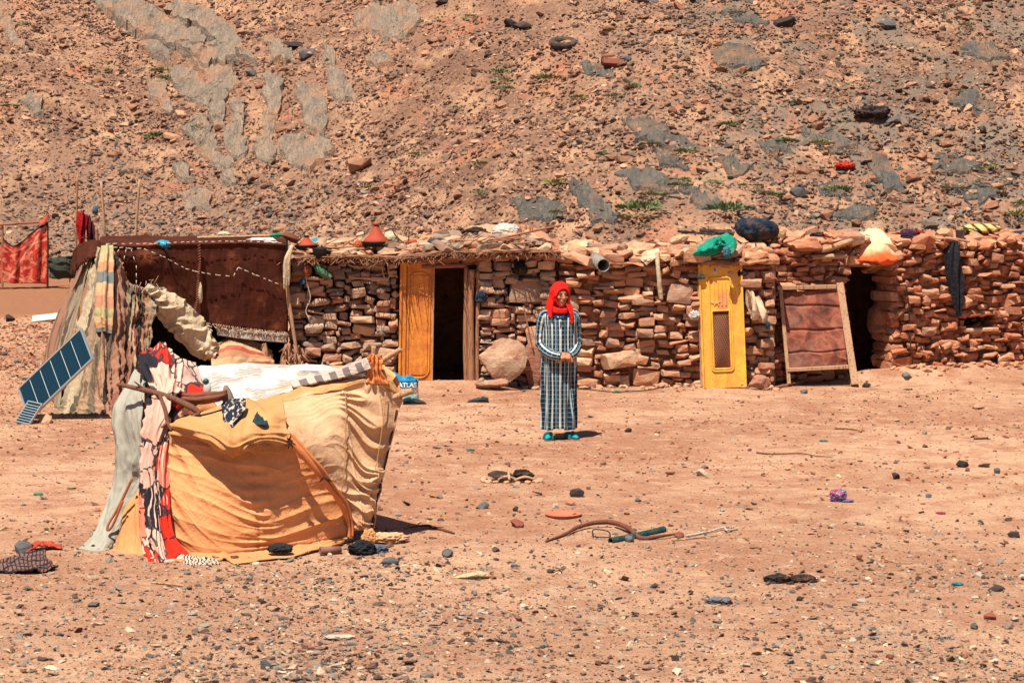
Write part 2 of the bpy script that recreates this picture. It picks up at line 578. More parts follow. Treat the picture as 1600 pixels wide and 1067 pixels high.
# ---- ground material: ochre earth, grey grit, red patches
t = NT("ground_earth"); v = t.coord('World')
big = t.noise(v, 0.35, 4, 0.55); mid = t.noise(v, 2.2, 5, 0.65); fine = t.noise(v, 38, 4, 0.7); grit = t.noise(v, 120, 2, 0.6)
c = t.mix(t.ramp(big, [(0.40, 0.0), (0.60, 1.0)]), E(232, 184, 154), E(200, 146, 118))
c = t.mix(t.math('MULTIPLY', t.ramp(mid, [(0.46, 0.0), (0.62, 1.0)]), 0.75), c, E(190, 128, 100))
c = t.mix(t.math('MULTIPLY', t.ramp(t.noise(v, 5.0, 4, 0.6), [(0.52, 0.0), (0.72, 1.0)]), 0.6), c, E(250, 214, 182))
gy = t.n("ShaderNodeMapRange"); t.l(t.sep(v)[1], gy.inputs[0])
gy.inputs[1].default_value = 21.0; gy.inputs[2].default_value = 14.0; gy.inputs[3].default_value = 0.0; gy.inputs[4].default_value = 0.5
c = t.mix(t.math('MULTIPLY', gy.outputs[0], t.ramp(t.noise(v, 1.1, 4, .6), [(.3, .3), (.65, 1.0)])), c, E(186, 148, 126))
vor = t.voro(v, 55, 'F1', 'Color'); vd = t.voro(v, 55, 'F1', 'Distance')
sp_ = t.sep(vor)
spk = t.math('MULTIPLY', t.math('GREATER_THAN', sp_[0], 0.70), t.math('LESS_THAN', vd, t.math('MULTIPLY_ADD', sp_[1], .35, .12)))
c = t.mix(t.math('MULTIPLY', spk, .8), c, t.ramp(sp_[2], [(0, E(92, 66, 58)), (.35, E(150, 108, 90)), (.7, E(170, 152, 138)), (1, E(240, 215, 190))]))
c = hsv_var(t, c, fine, 0.50, 1.42)
c = hsv_var(t, c, grit, 0.68, 1.30)
# bare swept terrace behind the tent, browner
sx = t.sep(v)
a1 = t.n("ShaderNodeMapRange"); t.l(sx[1], a1.inputs[0]); a1.inputs[1].default_value = 37.8; a1.inputs[2].default_value = 38.3
a2 = t.n("ShaderNodeMapRange"); t.l(sx[0], a2.inputs[0]); a2.inputs[1].default_value = -2.0; a2.inputs[2].default_value = -4.0
c2 = hsv_var(t, E(176, 122, 92), t.noise(t.coord('World', (1, .35, 1)), 8, 5, .7), .82, 1.18)
c = t.mix(t.math('MULTIPLY', a1.outputs[0], a2.outputs[0]), c, c2)
h = t.math('ADD', t.math('ADD', t.math('MULTIPLY', fine, 1.0), t.math('MULTIPLY', t.noise(v, 9, 4, .65), 2.2)), t.math('ADD', t.math('MULTIPLY', grit, .35), t.math('MULTIPLY', spk, .25)))
MATS['ground'] = t.done(c, 0.95, t.bump(h, 0.85, 0.03))

# ---- hillside material
t = NT("hill_soil"); v = t.coord('World')
big = t.noise(v, 0.22, 4, 0.6); mid = t.noise(t.coord('World', (1, 1, 1), (0, 0, .6)), 1.0, 5, 0.7); fine = t.noise(v, 14, 4, 0.7)
c = t.mix(t.ramp(big, [(0.38, 0.0), (0.62, 1.0)]), E(176, 134, 112), E(138, 104, 88))
c = t.mix(t.math('MULTIPLY', t.ramp(mid, [(0.46, 0.0), (0.66, 1.0)]), .8), c, E(226, 178, 144))
c = t.mix(t.math('MULTIPLY', t.ramp(t.noise(v, .6, 4, .6), [(0.56, 0.0), (0.66, 1.0)]), .7), c, E(200, 128, 98))
vor = t.voro(v, 13, 'F1', 'Color'); vd = t.voro(v, 13, 'F1', 'Distance'); sp_ = t.sep(vor)
spk = t.math('MULTIPLY', t.math('GREATER_THAN', sp_[0], 0.45), t.math('LESS_THAN', vd, t.math('MULTIPLY_ADD', sp_[1], .35, .18)))
c = t.mix(t.math('MULTIPLY', spk, .85), c, t.ramp(sp_[2], [(0, E(84, 58, 52)), (.4, E(150, 104, 88)), (.75, E(176, 140, 122)), (1, E(215, 170, 145))]))
# greyer foot of the slope on the left, grey seams on the right
sx = t.sep(v)
gl = t.n("ShaderNodeMapRange"); t.l(sx[0], gl.inputs[0]); gl.inputs[1].default_value = -2.0; gl.inputs[2].default_value = -7.0
gz = t.n("ShaderNodeMapRange"); t.l(sx[2], gz.inputs[0]); gz.inputs[1].default_value = 3.2; gz.inputs[2].default_value = 0.6
c = t.mix(t.math('MULTIPLY', t.math('MULTIPLY', gl.outputs[0], gz.outputs[0]), .55), c, E(150, 124, 110))
gr = t.n("ShaderNodeMapRange"); t.l(sx[0], gr.inputs[0]); gr.inputs[1].default_value = 0.5; gr.inputs[2].default_value = 5.0
seam = t.ramp(t.noise(t.coord('World', (.8, .45, .6), (0, 0, -.7)), 1.3, 5, .65, 0.6), [(0.49, 0.0), (0.58, 1.0)])
c = t.mix(t.math('MULTIPLY', t.math('MULTIPLY', gr.outputs[0], seam), .75), c, E(132, 122, 114))
c = hsv_var(t, c, fine, 0.50, 1.42)
h = t.math('ADD', fine, t.math('MULTIPLY', spk, .5))
MATS['hill'] = t.done(c, 0.95, t.bump(h, 0.8, 0.08))

Vall = np.stack([X, Y, Z], -1).reshape(-1, 3)
def submesh(name, sel):
    f = Fq[sel]
    u, inv = np.unique(f.ravel(), return_inverse=True)
    return np_mesh(name, Vall[u], inv.reshape(-1, 4), smooth_on=True)
ground = new_obj("ground", submesh("ground", ~ishill), None, MATS['ground']); tag(ground, kind='structure')
hillside = new_obj("hillside", submesh("hillside", ishill), None, MATS['hill']); tag(hillside, kind='structure')

# ---- stone material that takes a colour attribute (gravel and rubble)
def attr_stone(name, bs=0.5, sc=30):
    t = NT(name)
    a = t.n("ShaderNodeAttribute"); a.attribute_name = "Col"
    n = t.noise(t.coord('World'), sc, 4, .65)
    c = hsv_var(t, a.outputs["Color"], n, .72, 1.28)
    return t.done(c, .9, t.bump(n, bs, .02))
MATS['gravel'] = attr_stone("gravel_stone", .5, 60)
MATS['rubble'] = attr_stone("rubble_stone", .6, 22)
# ---- stone with a colour of its own per piece
def piece_stone(name, pal, dust=None, sc=9, bs=.55, dustamt=.5):
    t = NT(name)
    oi = t.n("ShaderNodeObjectInfo")
    c = t.ramp(oi.outputs["Random"], [(i / max(1, len(pal) - 1), p) for i, p in enumerate(pal)])
    cc = t.n("ShaderNodeTexCoord").outputs["Object"]
    ad = t.n("ShaderNodeVectorMath"); ad.operation = 'ADD'; t.l(cc, ad.inputs[0])
    sc_ = t.n("ShaderNodeVectorMath"); sc_.operation = 'SCALE'; t.l(oi.outputs["Location"], sc_.inputs[0]); sc_.inputs["Scale"].default_value = 3.0
    t.l(sc_.outputs[0], ad.inputs[1])
    v = ad.outputs[0]
    n = t.noise(v, 1.6, 5, .7); f = t.noise(t.coord('World'), 45, 4, .7); m = t.noise(t.coord('World'), sc, 5, .65)
    if dust: c = t.mix(t.math('MULTIPLY', t.ramp(m, [(.42, 0.0), (.62, 1.0)]), dustamt), c, dust)
    c = hsv_var(t, c, n, .65, 1.32); c = hsv_var(t, c, f, .75, 1.22)
    lay = t.noise(t.coord('World', (2, 2, 14)), 3.0, 4, .6)
    h = t.math('ADD', f, t.math('ADD', t.math('MULTIPLY', m, 1.5), t.math('MULTIPLY', lay, .8)))
    return t.done(c, .92, t.bump(h, bs, .02))
MATS['piece_hill'] = piece_stone("hill_rock", [E(120, 88, 74), E(176, 124, 100), E(150, 116, 98), E(206, 156, 126), E(126, 108, 98), E(160, 100, 78)], E(205, 150, 116))
MATS['piece_ground'] = piece_stone("yard_stone", [E(108, 100, 98), E(150, 146, 142), E(120, 92, 82), E(90, 78, 76), E(176, 158, 146), E(140, 128, 124)], E(190, 140, 110), dustamt=.3)

# ---- bedrock slabs of the hillside
SL = [
 [(148,8),(168,30),(205,52),(228,68),(262,78),(318,82),(300,62),(262,38),(215,18),(180,2)],
 [(262,30),(312,50),(330,70),(360,85),(395,100),(378,78),(345,48),(312,30),(275,12)],
 [(215,78),(240,95),(270,110),(262,96),(238,78)],
 [(270,78),(298,95),(318,112),(350,110),(370,100),(338,80),(300,75)],
 [(262,105),(300,118),(330,140),(325,168),(300,160),(272,140)],
 [(300,100),(345,108),(372,130),(362,150),(332,140)],
 [(232,135),(255,135),(270,175),(262,182),(238,155)],
 [(410,122),(440,125),(442,150),(432,190),(420,180),(412,150)],
 [(415,65),(435,72),(458,98),(425,98)], [(503,75),(518,75),(525,95),(515,105),(503,100)],
 [(512,115),(535,125),(560,160),(525,162),(512,140)],
 [(465,140),(500,145),(510,180),(505,215),(480,205),(470,175)],
 [(445,225),(495,215),(520,240),(485,270),(455,262),(440,240)],
 [(350,205),(380,200),(388,245),(365,248),(348,230)], [(298,190),(320,195),(342,245),(310,235),(292,210)],
 [(402,222),(428,220),(425,258),(402,255)], [(555,30),(600,12),(650,15),(655,40),(635,62),(595,60),(560,45)],
 [(-8,0),(15,20),(25,50),(40,80),(30,75),(-5,45)], [(30,165),(50,152),(65,165),(62,188),(42,175)],
 [(282,312),(310,302),(335,310),(322,330),(292,325)], [(272,268),(288,266),(300,288),(282,285)],
 [(345,270),(358,275),(372,295),(352,290)], [(575,95),(605,90),(610,105),(585,108)],
  [(360,165),(380,165),(382,195),(362,195)], [(330,140),(352,150),(348,200),(332,196)], [(320,205),(345,250),(372,262),(350,266),(318,250)], [(415,185),(430,190),(428,222),(410,225)], [(300,125),(330,150),(322,172),(298,160)], [(330,170),(340,175),(338,195),(328,190)],
]
SR = [
 [(1112,85),(1140,70),(1170,80),(1195,105),(1160,112),(1120,105)], [(1130,18),(1170,25),(1200,42),(1160,40)],
 [(975,195),(1010,190),(1060,215),(1090,235),(1050,240),(1000,220)], [(890,290),(920,295),(945,320),(960,350),(930,350),(905,320)],
 [(800,320),(850,315),(880,330),(865,350),(820,345)], [(970,275),(1010,272),(1060,285),(1050,305),(990,300)],
 [(1060,300),(1100,305),(1130,330),(1090,328)], [(1120,255),(1150,250),(1175,270),(1150,280)],
 [(1250,205),(1300,210),(1340,235),(1300,245),(1262,225)], [(1355,240),(1385,250),(1410,300),(1385,305),(1360,270)],
 [(1275,290),(1310,285),(1330,310),(1290,308)], [(1445,250),(1480,245),(1530,265),(1500,275),(1460,265)],
 [(1490,300),(1540,290),(1568,310),(1530,322)], [(1510,70),(1550,80),(1580,95),(1545,100),(1515,90)],
 [(1300,340),(1340,330),(1375,340),(1350,352)], [(905,105),(945,108),(960,125),(925,122)], [(1480,160),(1520,150),(1560,170),(1530,182)],
 [(1020,240),(1060,250),(1075,268),(1035,262)], [(1180,225),(1215,222),(1235,240),(1200,245)],
]
def slab_mat(name, ca, cb, cc):
    t = NT(name); v = t.coord('World', (1, 1, 1.0), (0, 0, .7))
    n = t.noise(t.coord('World', (1.2, .35, 1), (0, 0, .75)), 2.6, 5, .7, .5); f = t.noise(v, 16, 5, .7)
    c = t.mix(t.ramp(n, [(.40, 0.0), (.56, 1.0)]), ca, cb)
    c = t.mix(t.ramp(t.noise(v, 1.4, 5, .6), [(.50, 0.0), (.64, 1.0)]), c, cc)
    cr = t.noise(t.coord('World', (1.6, .38, .8), (0, 0, .75)), 2.2, 4, .65, .8)
    ck = t.ramp(t.math('ABSOLUTE', t.math('SUBTRACT', cr, .5)), [(.006, 1.0), (.028, 0.0)])
    c = t.mix(t.math('MULTIPLY', ck, .0), c, E(96, 78, 68)); stk = t.noise(t.coord('World', (1.6, .22, .8), (0, 0, .75)), 7, 5, .7, .3); c = hsv_var(t, c, stk, .62, 1.3)
    c = hsv_var(t, c, f, .62, 1.30)
    return t.done(c, .9, t.bump(t.math('ADD', t.math('MULTIPLY', stk, 2.5), f), 1.0, .12))
MATS['slab_l'] = slab_mat("bedrock_pale", E(206, 180, 162, 1.25), E(176, 160, 148, 1.25), E(228, 176, 146, 1.35))
MATS['slab_r'] = slab_mat("bedrock_grey", E(154, 146, 138, 1.35), E(132, 128, 126, 1.35), E(198, 158, 134, 1.4))
def in_poly(px, py, poly):
    c = False; n = len(poly); j = n - 1
    for i in range(n):
        xi, yi = poly[i]; xj, yj = poly[j]
        if (yi > py) != (yj > py) and px < (xj - xi) * (py - yi) / (yj - yi) + xi: c = not c
        j = i
    return c
def slab(poly, thick, mat, seed):
    r = random.Random(seed)
    mx_ = sum(p[0] for p in poly) / len(poly); my_ = sum(p[1] for p in poly) / len(poly)
    gx_, gy_ = (1.10, 1.14) if seed < 200 else (1.12, 1.12)
    poly = [(mx_ + (p[0] - mx_) * gx_, my_ + (p[1] - my_) * gy_) for p in poly]
    pts = []
    n = len(poly)
    for i in range(n):
        a, b = poly[i], poly[(i + 1) % n]
        L = math.hypot(b[0] - a[0], b[1] - a[1]); k = max(1, int(L / 7))
        for j in range(k):
            f = j / k
            jx, jy = (r.gauss(0, 3.2), r.gauss(0, 2.4))
            pts.append((a[0] + (b[0] - a[0]) * f + jx, a[1] + (b[1] - a[1]) * f + jy))
    W = [on_hill(*p) for p in pts]
    cx_ = sum((p.x for p in W)) / len(W); cy_ = sum((p.y for p in W)) / len(W)
    cen = Vector((cx_, cy_, 0))
    bm = bmesh.new()
    top = [bm.verts.new((w.x, w.y, w.z + thick * r.uniform(.6, 1.0))) for w in W]
    f = bm.faces.new(top)
    if f.normal.z < 0: f.normal_flip()
    ret = bmesh.ops.extrude_face_region(bm, geom=[f])
    nv = [g for g in ret['geom'] if isinstance(g, bmesh.types.BMVert)]
    # the extruded copy becomes the raised, slightly shrunk top; the first ring sinks into the slope
    for v_ in top: v_.co.z -= thick + 0.12
    for v_ in nv:
        d = Vector((v_.co.x, v_.co.y, 0)) - cen
        v_.co.x -= d.x * .05; v_.co.y -= d.y * .05
    bmesh.ops.triangulate(bm, faces=[q for q in bm.faces if len(q.verts) > 4])
    eds = [e for e in bm.edges if e.calc_length() > .3]
    bmesh.ops.subdivide_edges(bm, edges=eds, cuts=1, use_grid_fill=False)
    bmesh.ops.triangulate(bm, faces=bm.faces)
    eds = [e for e in bm.edges if e.calc_length() > .35]
    bmesh.ops.subdivide_edges(bm, edges=eds, cuts=1)
    bmesh.ops.triangulate(bm, faces=bm.faces)
    for _k in range(2):
        eds = [e for e in bm.edges if e.calc_length() > .22]
        bmesh.ops.subdivide_edges(bm, edges=eds, cuts=1)
        bmesh.ops.triangulate(bm, faces=bm.faces)
    for v_ in bm.verts:
        x, y = v_.co.x, v_.co.y
        g = hz(x, y)
        k = v_.co.z - g
        if k > 0: v_.co.z = g + thick * .7 + thick * .5 * float(fbm(x * 1.5 + seed, y * .9, 0, seed, 3)) + .03 * float(vnoise(x * 6, y * 6, 0, 5)) + .10 * ((((x * .73 - y * .25) * 1.1 + .5 * float(vnoise(x * .8, y * .8, 0, 4))) % 1.0) - .5)
    o = new_obj("rock_slab", bm_mesh("rock_slab", bm), None, mat)
    o.location = (cx_, cy_, hz(cx_, cy_)); o.data.transform(Matrix.Translation(-o.location))
    o.parent = hillside
    return o
for i, s in enumerate(SL): slab(s, .34 if i in (0, 1, 2, 3) else .15, MATS['slab_l'], 100 + i)
for i, s in enumerate(SR): slab(s, .09, MATS['slab_r'], 200 + i)

# ---- rubble on the slope
def to_px(p):
    """photo pixel of world points (n,3)"""
    d = p - np.array([0, 0, CAMH])
    f = d[:, 1] * cp - d[:, 2] * sp; u = d[:, 1] * sp + d[:, 2] * cp
    return CX + FPX * d[:, 0] / f, CY - FPX * u / f
def pal(cols): return np.array([c[:3] for c in cols])
N = 105000
yy = rng.uniform(35, 66, N * 2); xx = rng.uniform(-1, 1, N * 2) * (yy * .232 + .8)
# keep by area
keep = rng.uniform(0, 1, N * 2) < (yy / 66)
xx, yy = xx[keep], yy[keep]
tt = yy - foot(xx)
keep = tt > -1.0
xx, yy, tt = xx[keep], yy[keep], tt[keep]
dens = fbm(xx * .35, yy * .35, 0, 71, 3) * .9 + fbm((xx + yy * .7) * .9, (yy - xx * .7) * .3, 0, 73, 3) * .8
keep = rng.uniform(-.9, .6, len(xx)) < dens + .45
xx, yy, dens = xx[keep], yy[keep], dens[keep]
zz = height(xx, yy)
pxs, pys = to_px(np.stack([xx, yy, zz], -1))
pk = np.ones(len(xx), bool)
for plist, pr in ((SL, .78), (SR, .30)):
    for s in plist:
        xs0 = min(a for a, b in s); xs1 = max(a for a, b in s); ys0 = min(b for a, b in s); ys1 = max(b for a, b in s)
        near = np.nonzero((pxs > xs0) & (pxs < xs1) & (pys > ys0) & (pys < ys1))[0]
        for k in near:
            if in_poly(pxs[k], pys[k], s) and rng.uniform() < pr: pk[k] = False
xx, yy, zz, pxs, dens = xx[pk], yy[pk], zz[pk], pxs[pk], dens[pk]
n = len(xx)
sz = np.exp(rng.normal(math.log(.029), .50, n)) * (1 + .25 * np.clip(dens, -1, 1)); sz = np.clip(sz, .016, .14)
big_i = np.argsort(-sz)[:300]
# the slope goes on beside the picture, more thinly stocked
ne = 24000
ye = rng.uniform(35, 68, ne * 2); xe = rng.uniform(-24, 24, ne * 2)
ke = (np.abs(xe) > ye * .232 + .8) & (ye > foot(xe) - 1)
xe, ye = xe[ke], ye[ke]
xx = np.concatenate([xx, xe]); yy = np.concatenate([yy, ye]); zz = np.concatenate([zz, height(xe, ye)])
sz = np.concatenate([sz, np.clip(np.exp(rng.normal(math.log(.055), .45, len(xe))), .025, .2)]); n = len(xx)
P1 = pal([E(136, 100, 86), E(164, 122, 104), E(190, 146, 124), E(150, 114, 98), E(214, 168, 142), E(108, 80, 70), E(152, 128, 116), E(112, 98, 92)])
P2 = pal([E(112, 104, 100), E(140, 124, 114), E(92, 80, 76), E(170, 126, 104), E(150, 138, 128), E(190, 140, 112), E(128, 90, 74), E(104, 96, 92)])
wr = sstep(1, 6, xx) * .75 * sstep(-.3, .2, fbm(xx * .4, yy * .4, 0, 79, 3)); lowleft = (1 - sstep(-6, -2, xx)) * (1 - sstep(2.0, 4.0, zz)) * .6
use2 = rng.uniform(0, 1, n) < np.maximum(wr, lowleft)
ci = rng.integers(0, 8, n)
cols = np.where(use2[:, None], P2[ci], P1[ci]) * rng.uniform(.75, 1.2, (n, 1))
scl = np.stack([sz * rng.uniform(.9, 1.5, n), sz * rng.uniform(.7, 1.1, n), sz * rng.uniform(.4, .85, n)], -1)
pos = np.stack([xx, yy, zz + scl[:, 2] * .35], -1)
sel = np.ones(n, bool); sel[big_i] = False
hr = new_obj("hill_rubble", scatter_mesh("hill_rubble", ROCKV, pos[sel], scl[sel], rot_mats(int(sel.sum()), .35, rng), cols[sel]), None, MATS['rubble'])
tag(hr, "loose reddish brown rubble and scree covering the slope above the stone huts", "rubble", kind='stuff')
for m in ROCKM: m.materials.append(MATS['piece_hill'])
def rock_piece(name, meshes, loc, scl, rz, parent, mat=None, tilt=.2, rr=rnd):
    o = bpy.data.objects.new(name, rr.choice(meshes)); COL.objects.link(o)
    o.location = loc; o.scale = scl; o.rotation_euler = (rr.gauss(0, tilt), rr.gauss(0, tilt), rz)
    if mat is not None and o.data.materials and o.data.materials[0] is not mat:
        o.material_slots[0].link = 'OBJECT'; o.material_slots[0].material = mat
    if parent: o.parent = parent
    return o
for k in big_i:
    s = sz[k] * .88
    rock_piece("rock", ROCKM, (xx[k], yy[k], zz[k] + s * .2), (s * rnd.uniform(1, 1.6), s * rnd.uniform(.8, 1.2), s * rnd.uniform(.45, .8)), rnd.uniform(0, 6.28), hillside)

# ---- gravel in the yard
N = 100000
yy = 12.2 + (31.5 - 12.2) * rng.uniform(0, 1, N) ** 1.25; xx = rng.uniform(-1, 1, N) * (yy * .232 + .6)
g = fbm(xx * .7, yy * .7, 0, 81, 3)
pr = (0.30 + .70 * (1 - sstep(14.5, 19, yy))) * (.55 + 1.4 * np.clip(g + .15, 0, 1)) + .9 * (1 - sstep(-5.2, -4.2, xx + (yy - 27) * .15)) * sstep(22, 26, yy)
keep = rng.uniform(0, 1, N) < pr
xx, yy = xx[keep], yy[keep]; n = len(xx)
# the stony strip on the left between the yard and the terrace
n2 = 9000
y2 = rng.uniform(29, 38.2, n2); x2 = rng.uniform(-10.5, -4.2, n2)
xx = np.concatenate([xx, x2]); yy = np.concatenate([yy, y2]); n = len(xx)
sz = np.exp(rng.normal(math.log(.0078), .58, n)); sz = np.clip(sz, .004, .035); sz[-n2:] *= 2.0
ne = 30000
ye = rng.uniform(5, 30, ne); xe = rng.uniform(-13, 13, ne)
ke = (np.abs(xe) > ye * .232 + .5) | (ye < 12.3)
ke &= rng.uniform(0, 1, ne) < (.35 + .65 * (1 - sstep(15, 20, ye)))
xe, ye = xe[ke], ye[ke]
xx = np.concatenate([xx, xe]); yy = np.concatenate([yy, ye]); n = len(xx)
sz = np.concatenate([sz, np.clip(np.exp(rng.normal(math.log(.011), .5, len(xe))), .005, .035)])
P3 = pal([E(150, 140, 132), E(112, 104, 102), E(176, 168, 158), E(150, 104, 84), E(104, 76, 66), E(206, 160, 132), E(226, 200, 176), E(136, 128, 124), E(84, 72, 70)])
cols = P3[rng.integers(0, 9, n)] * rng.uniform(.75, 1.2, (n, 1))
# reddish clods where the yard is cleaner
cl = sstep(17, 21, yy) * .75
usec = rng.uniform(0, 1, n) < cl
P4 = pal([E(206, 140, 106), E(180, 112, 84), E(226, 170, 132), E(150, 92, 70), E(120, 78, 62)])
cols = np.where(usec[:, None], P4[rng.integers(0, 5, n)], cols)
scl = np.stack([sz * rng.uniform(.9, 1.6, n), sz * rng.uniform(.7, 1.2, n), sz * rng.uniform(.35, .8, n)], -1)
pos = np.stack([xx, yy, height(xx, yy) + scl[:, 2] * .4], -1)
gv = new_obj("gravel", scatter_mesh("gravel", PEBV, pos, scl, rot_mats(n, .25, rng), cols), None, MATS['gravel'])
tag(gv, "scattered grey pebbles and grit lying over the sandy yard", "gravel", kind='stuff')
# picked-out stones of the yard, pieces of the ground
GROCK = [mesh_of("yard_rock_mesh", hull_arrays(rock_pts(_r, 18, _r.uniform(.2, .7)))) for _ in range(16)]
for m in GROCK: m.materials.append(MATS['piece_ground'])
for k in range(290):
    for _ in range(20):
        y = 12.6 + 12 * rnd.random() ** 1.9; x = rnd.uniform(-1, 1) * (y * .225)
        if float(fbm(x * .8, y * .8, 0, 81, 3)) + .12 > rnd.random() * .6: break
    s = min(.040, max(.013, math.exp(rnd.gauss(math.log(.019), .35))))
    rock_piece("stone", GROCK, (x, y, hz(x, y) + s * .22), (s * rnd.uniform(1, 1.5), s * rnd.uniform(.8, 1.1), s * rnd.uniform(.5, .8)), rnd.uniform(0, 6.28), ground, tilt=.15)
for k in range(60):                                       # bigger ones on the stony strip at the left
    y = rnd.uniform(27, 37.5); x = rnd.uniform(-9.5, -4.6)
    s = rnd.uniform(.04, .09)
    rock_piece("stone", GROCK, (x, y, hz(x, y) + s * .2), (s * rnd.uniform(1, 1.5), s, s * rnd.uniform(.4, .7)), rnd.uniform(0, 6.28), ground, tilt=.15)

# ---- green tufts on the slope
def tuft_mesh(seed, nleaf=170):
    r = random.Random(seed); V, Fc = [], []
    for _ in range(nleaf):
        a = r.uniform(0, 6.283); d = math.sqrt(r.random()) * .95
        b = Vector((math.cos(a) * d * .75, math.sin(a) * d * .75, r.uniform(0, .12)))
        out = Vector((math.cos(a) * d * .9, math.sin(a) * d * .9, 1.1 - d * .7)).normalized()
        out = (out + Vector((r.gauss(0, .35), r.gauss(0, .35), r.gauss(0, .2)))).normalized()
        L = r.uniform(.28, .62) * (1.1 - .5 * d)
        s = out.orthogonal().normalized() * r.uniform(.035, .07)
        mid = b + out * L * .55; tip = b + out * L
        o = len(V); V += [b, mid + s, tip, mid - s]; Fc.append((o, o + 1, o + 2, o + 3))
    return mesh_from("tuft", V, Fc)
t = NT("tuft_leaves"); oi = t.n("ShaderNodeObjectInfo")
c = t.ramp(oi.outputs["Random"], [(0, T(128, 138, 88)), (.35, T(98, 124, 80)), (.6, T(168, 156, 98)), (1, T(132, 140, 98))])
c = hsv_var(t, c, t.noise(t.coord('World'), 25, 3, .6), .6, 1.4)
MATS['tuft'] = t.done(c, .8)
TM = [tuft_mesh(s) for s in range(5)]
for m in TM: m.materials.append(MATS['tuft'])
TUFTS = [(38,42,12),(162,113,14),(254,118,22),(258,128,14),(244,219,22),(314,207,18),(17,172,16),(135,113,8),(710,176,12),(785,132,22),(782,118,18),(790,144,18),
 (580,300,13),(650,247,15),(852,131,26),(752,308,16),(985,140,13),(1017,232,20),(1072,246,22),(1140,204,20),(1000,336,44),(994,350,30),(1022,312,26),(1062,300,22),(1114,296,18),
 (1136,338,40),(1172,297,20),(1206,311,24),(1310,306,26),(1284,232,22),(1230,229,22),(1492,303,22),(1545,269,16),(905,158,18),(958,156,18),(990,141,14),(868,296,24),(1152,28,16),
 (1290,64,12),(850,152,12),(1070,290,14),(735,32,14),(870,340,14),(1510,45,14),(1590,345,24),(1595,325,18),(1500,150,12),(750,262,14),(940,247,13),(400,24,9)]
ANCH = [(0, 450, "the nomad tent"), (450, 720, "the orange door"), (720, 930, "the woman"), (930, 1085, "the hanging white rag"), (1085, 1165, "the yellow door"), (1165, 1320, "the framed rusty sheet"), (1320, 1430, "the doorway under the orange cloth"), (1430, 1601, "the black garment")]
ORD = ["highest", "second highest", "third highest", "fourth highest", "fifth highest", "sixth highest", "seventh highest", "eighth highest", "ninth highest", "tenth highest", "eleventh highest", "twelfth highest", "thirteenth highest", "fourteenth highest"]
def tuft_label(px, py):
    for a_, b_, nm in ANCH:
        if a_ <= px < b_:
            ys_ = sorted((q[1], q[0]) for q in TUFTS if a_ <= q[0] < b_)
            k = ys_.index((py, px))
            return ("lowest" if k == len(ys_) - 1 and k else ORD[k]) + " green tuft on the slope above " + nm
for i, (px, py, w) in enumerate(TUFTS):
    p = on_hill(px, py)
    s = w / 2 * p.y / FPX * 2.1
    o = new_obj("green_tuft", TM[i % 5]); o.location = (p.x, p.y, p.z + .05)
    o.scale = (s, s, s * rnd.uniform(.55, .8)); o.rotation_euler = (0, 0, rnd.uniform(0, 6))
    tag(o, tuft_label(px, py), "plant", "green tufts on the slope")

# ================================================================== THE STONE HUTS
MATS['st1'] = piece_stone("dry_stone", [E(206, 150, 126), E(236, 190, 160), E(170, 138, 124), E(214, 178, 152), E(248, 206, 174), E(160, 144, 134), E(222, 158, 128), E(190, 170, 154), E(140, 122, 116)], E(206, 146, 112), dustamt=.3)
MATS['st2'] = piece_stone("mudded_stone", [E(232, 178, 144), E(244, 198, 164), E(206, 156, 130), E(226, 176, 146), E(176, 150, 136), E(250, 212, 178), E(214, 156, 126), E(190, 170, 156)], E(218, 140, 104), dustamt=.75)
MATS['st3'] = piece_stone("red_stone", [E(226, 156, 124), E(240, 180, 146), E(200, 134, 108), E(214, 160, 132), E(246, 194, 158), E(172, 136, 120), E(220, 146, 110)], E(210, 124, 88), dustamt=.8)
def mud_mat(name, a, b, dark):
    t = NT(name); v = t.coord('World')
    n = t.noise(v, 3.5, 5, .7); f = t.noise(v, 30, 5, .75); g = t.noise(v, 90, 2, .6)
    c = t.mix(t.ramp(n, [(.4, 0.0), (.62, 1.0)]), a, b)
    c = t.mix(t.ramp(t.noise(v, 9, 4, .6), [(.56, 0.0), (.7, 1.0)]), c, dark)
    c = hsv_var(t, c, f, .68, 1.3); c = hsv_var(t, c, g, .85, 1.15)
    return t.done(c, .95, t.bump(t.math('ADD', t.math('MULTIPLY', n, 2.0), f), .9, .035))
MATS['mud'] = mud_mat("red_mud", E(226, 164, 128), E(200, 134, 102), E(160, 104, 82))
MATS['mudshade'] = mud_mat("shaded_wall_core", E(90, 60, 50), E(66, 46, 40), E(50, 38, 34))  # mud darkened so the shade of gaps and recesses is in the colour
def wood_mat(name, a, b, dark, scale=6, ax='Z', kind='Object'):
    t = NT(name)
    st = {'Z': (1, 1, .08), 'X': (.08, 1, 1), 'Y': (1, .08, 1)}[ax]
    v = t.coord(kind, st); v2 = t.coord(kind)
    n = t.noise(v, scale * 5, 5, .7, .4); m = t.noise(v2, scale * .6, 4, .6); k = t.noise(v, scale * 16, 3, .6)
    c = t.mix(n, a, b)
    c = t.mix(t.ramp(k, [(.56, 0.0), (.66, 1.0)]), c, dark)
    c = hsv_var(t, c, m, .75, 1.2)
    return t.done(c, .85, t.bump(t.math('ADD', n, k), .6, .008))
MATS['wood'] = wood_mat("weathered_pole", T(206, 150, 112), T(168, 112, 82), T(104, 66, 50))
MATS['wood_x'] = wood_mat("weathered_beam", T(200, 130, 98), T(156, 96, 70), T(96, 60, 46), ax='X')
MATS['wood_pale'] = wood_mat("bleached_wood", T(226, 182, 144), T(196, 146, 110), T(120, 84, 62))
MATS['wood_pale_x'] = wood_mat("bleached_wood_bar", T(230, 184, 144), T(196, 146, 110), T(120, 84, 62), ax='X')
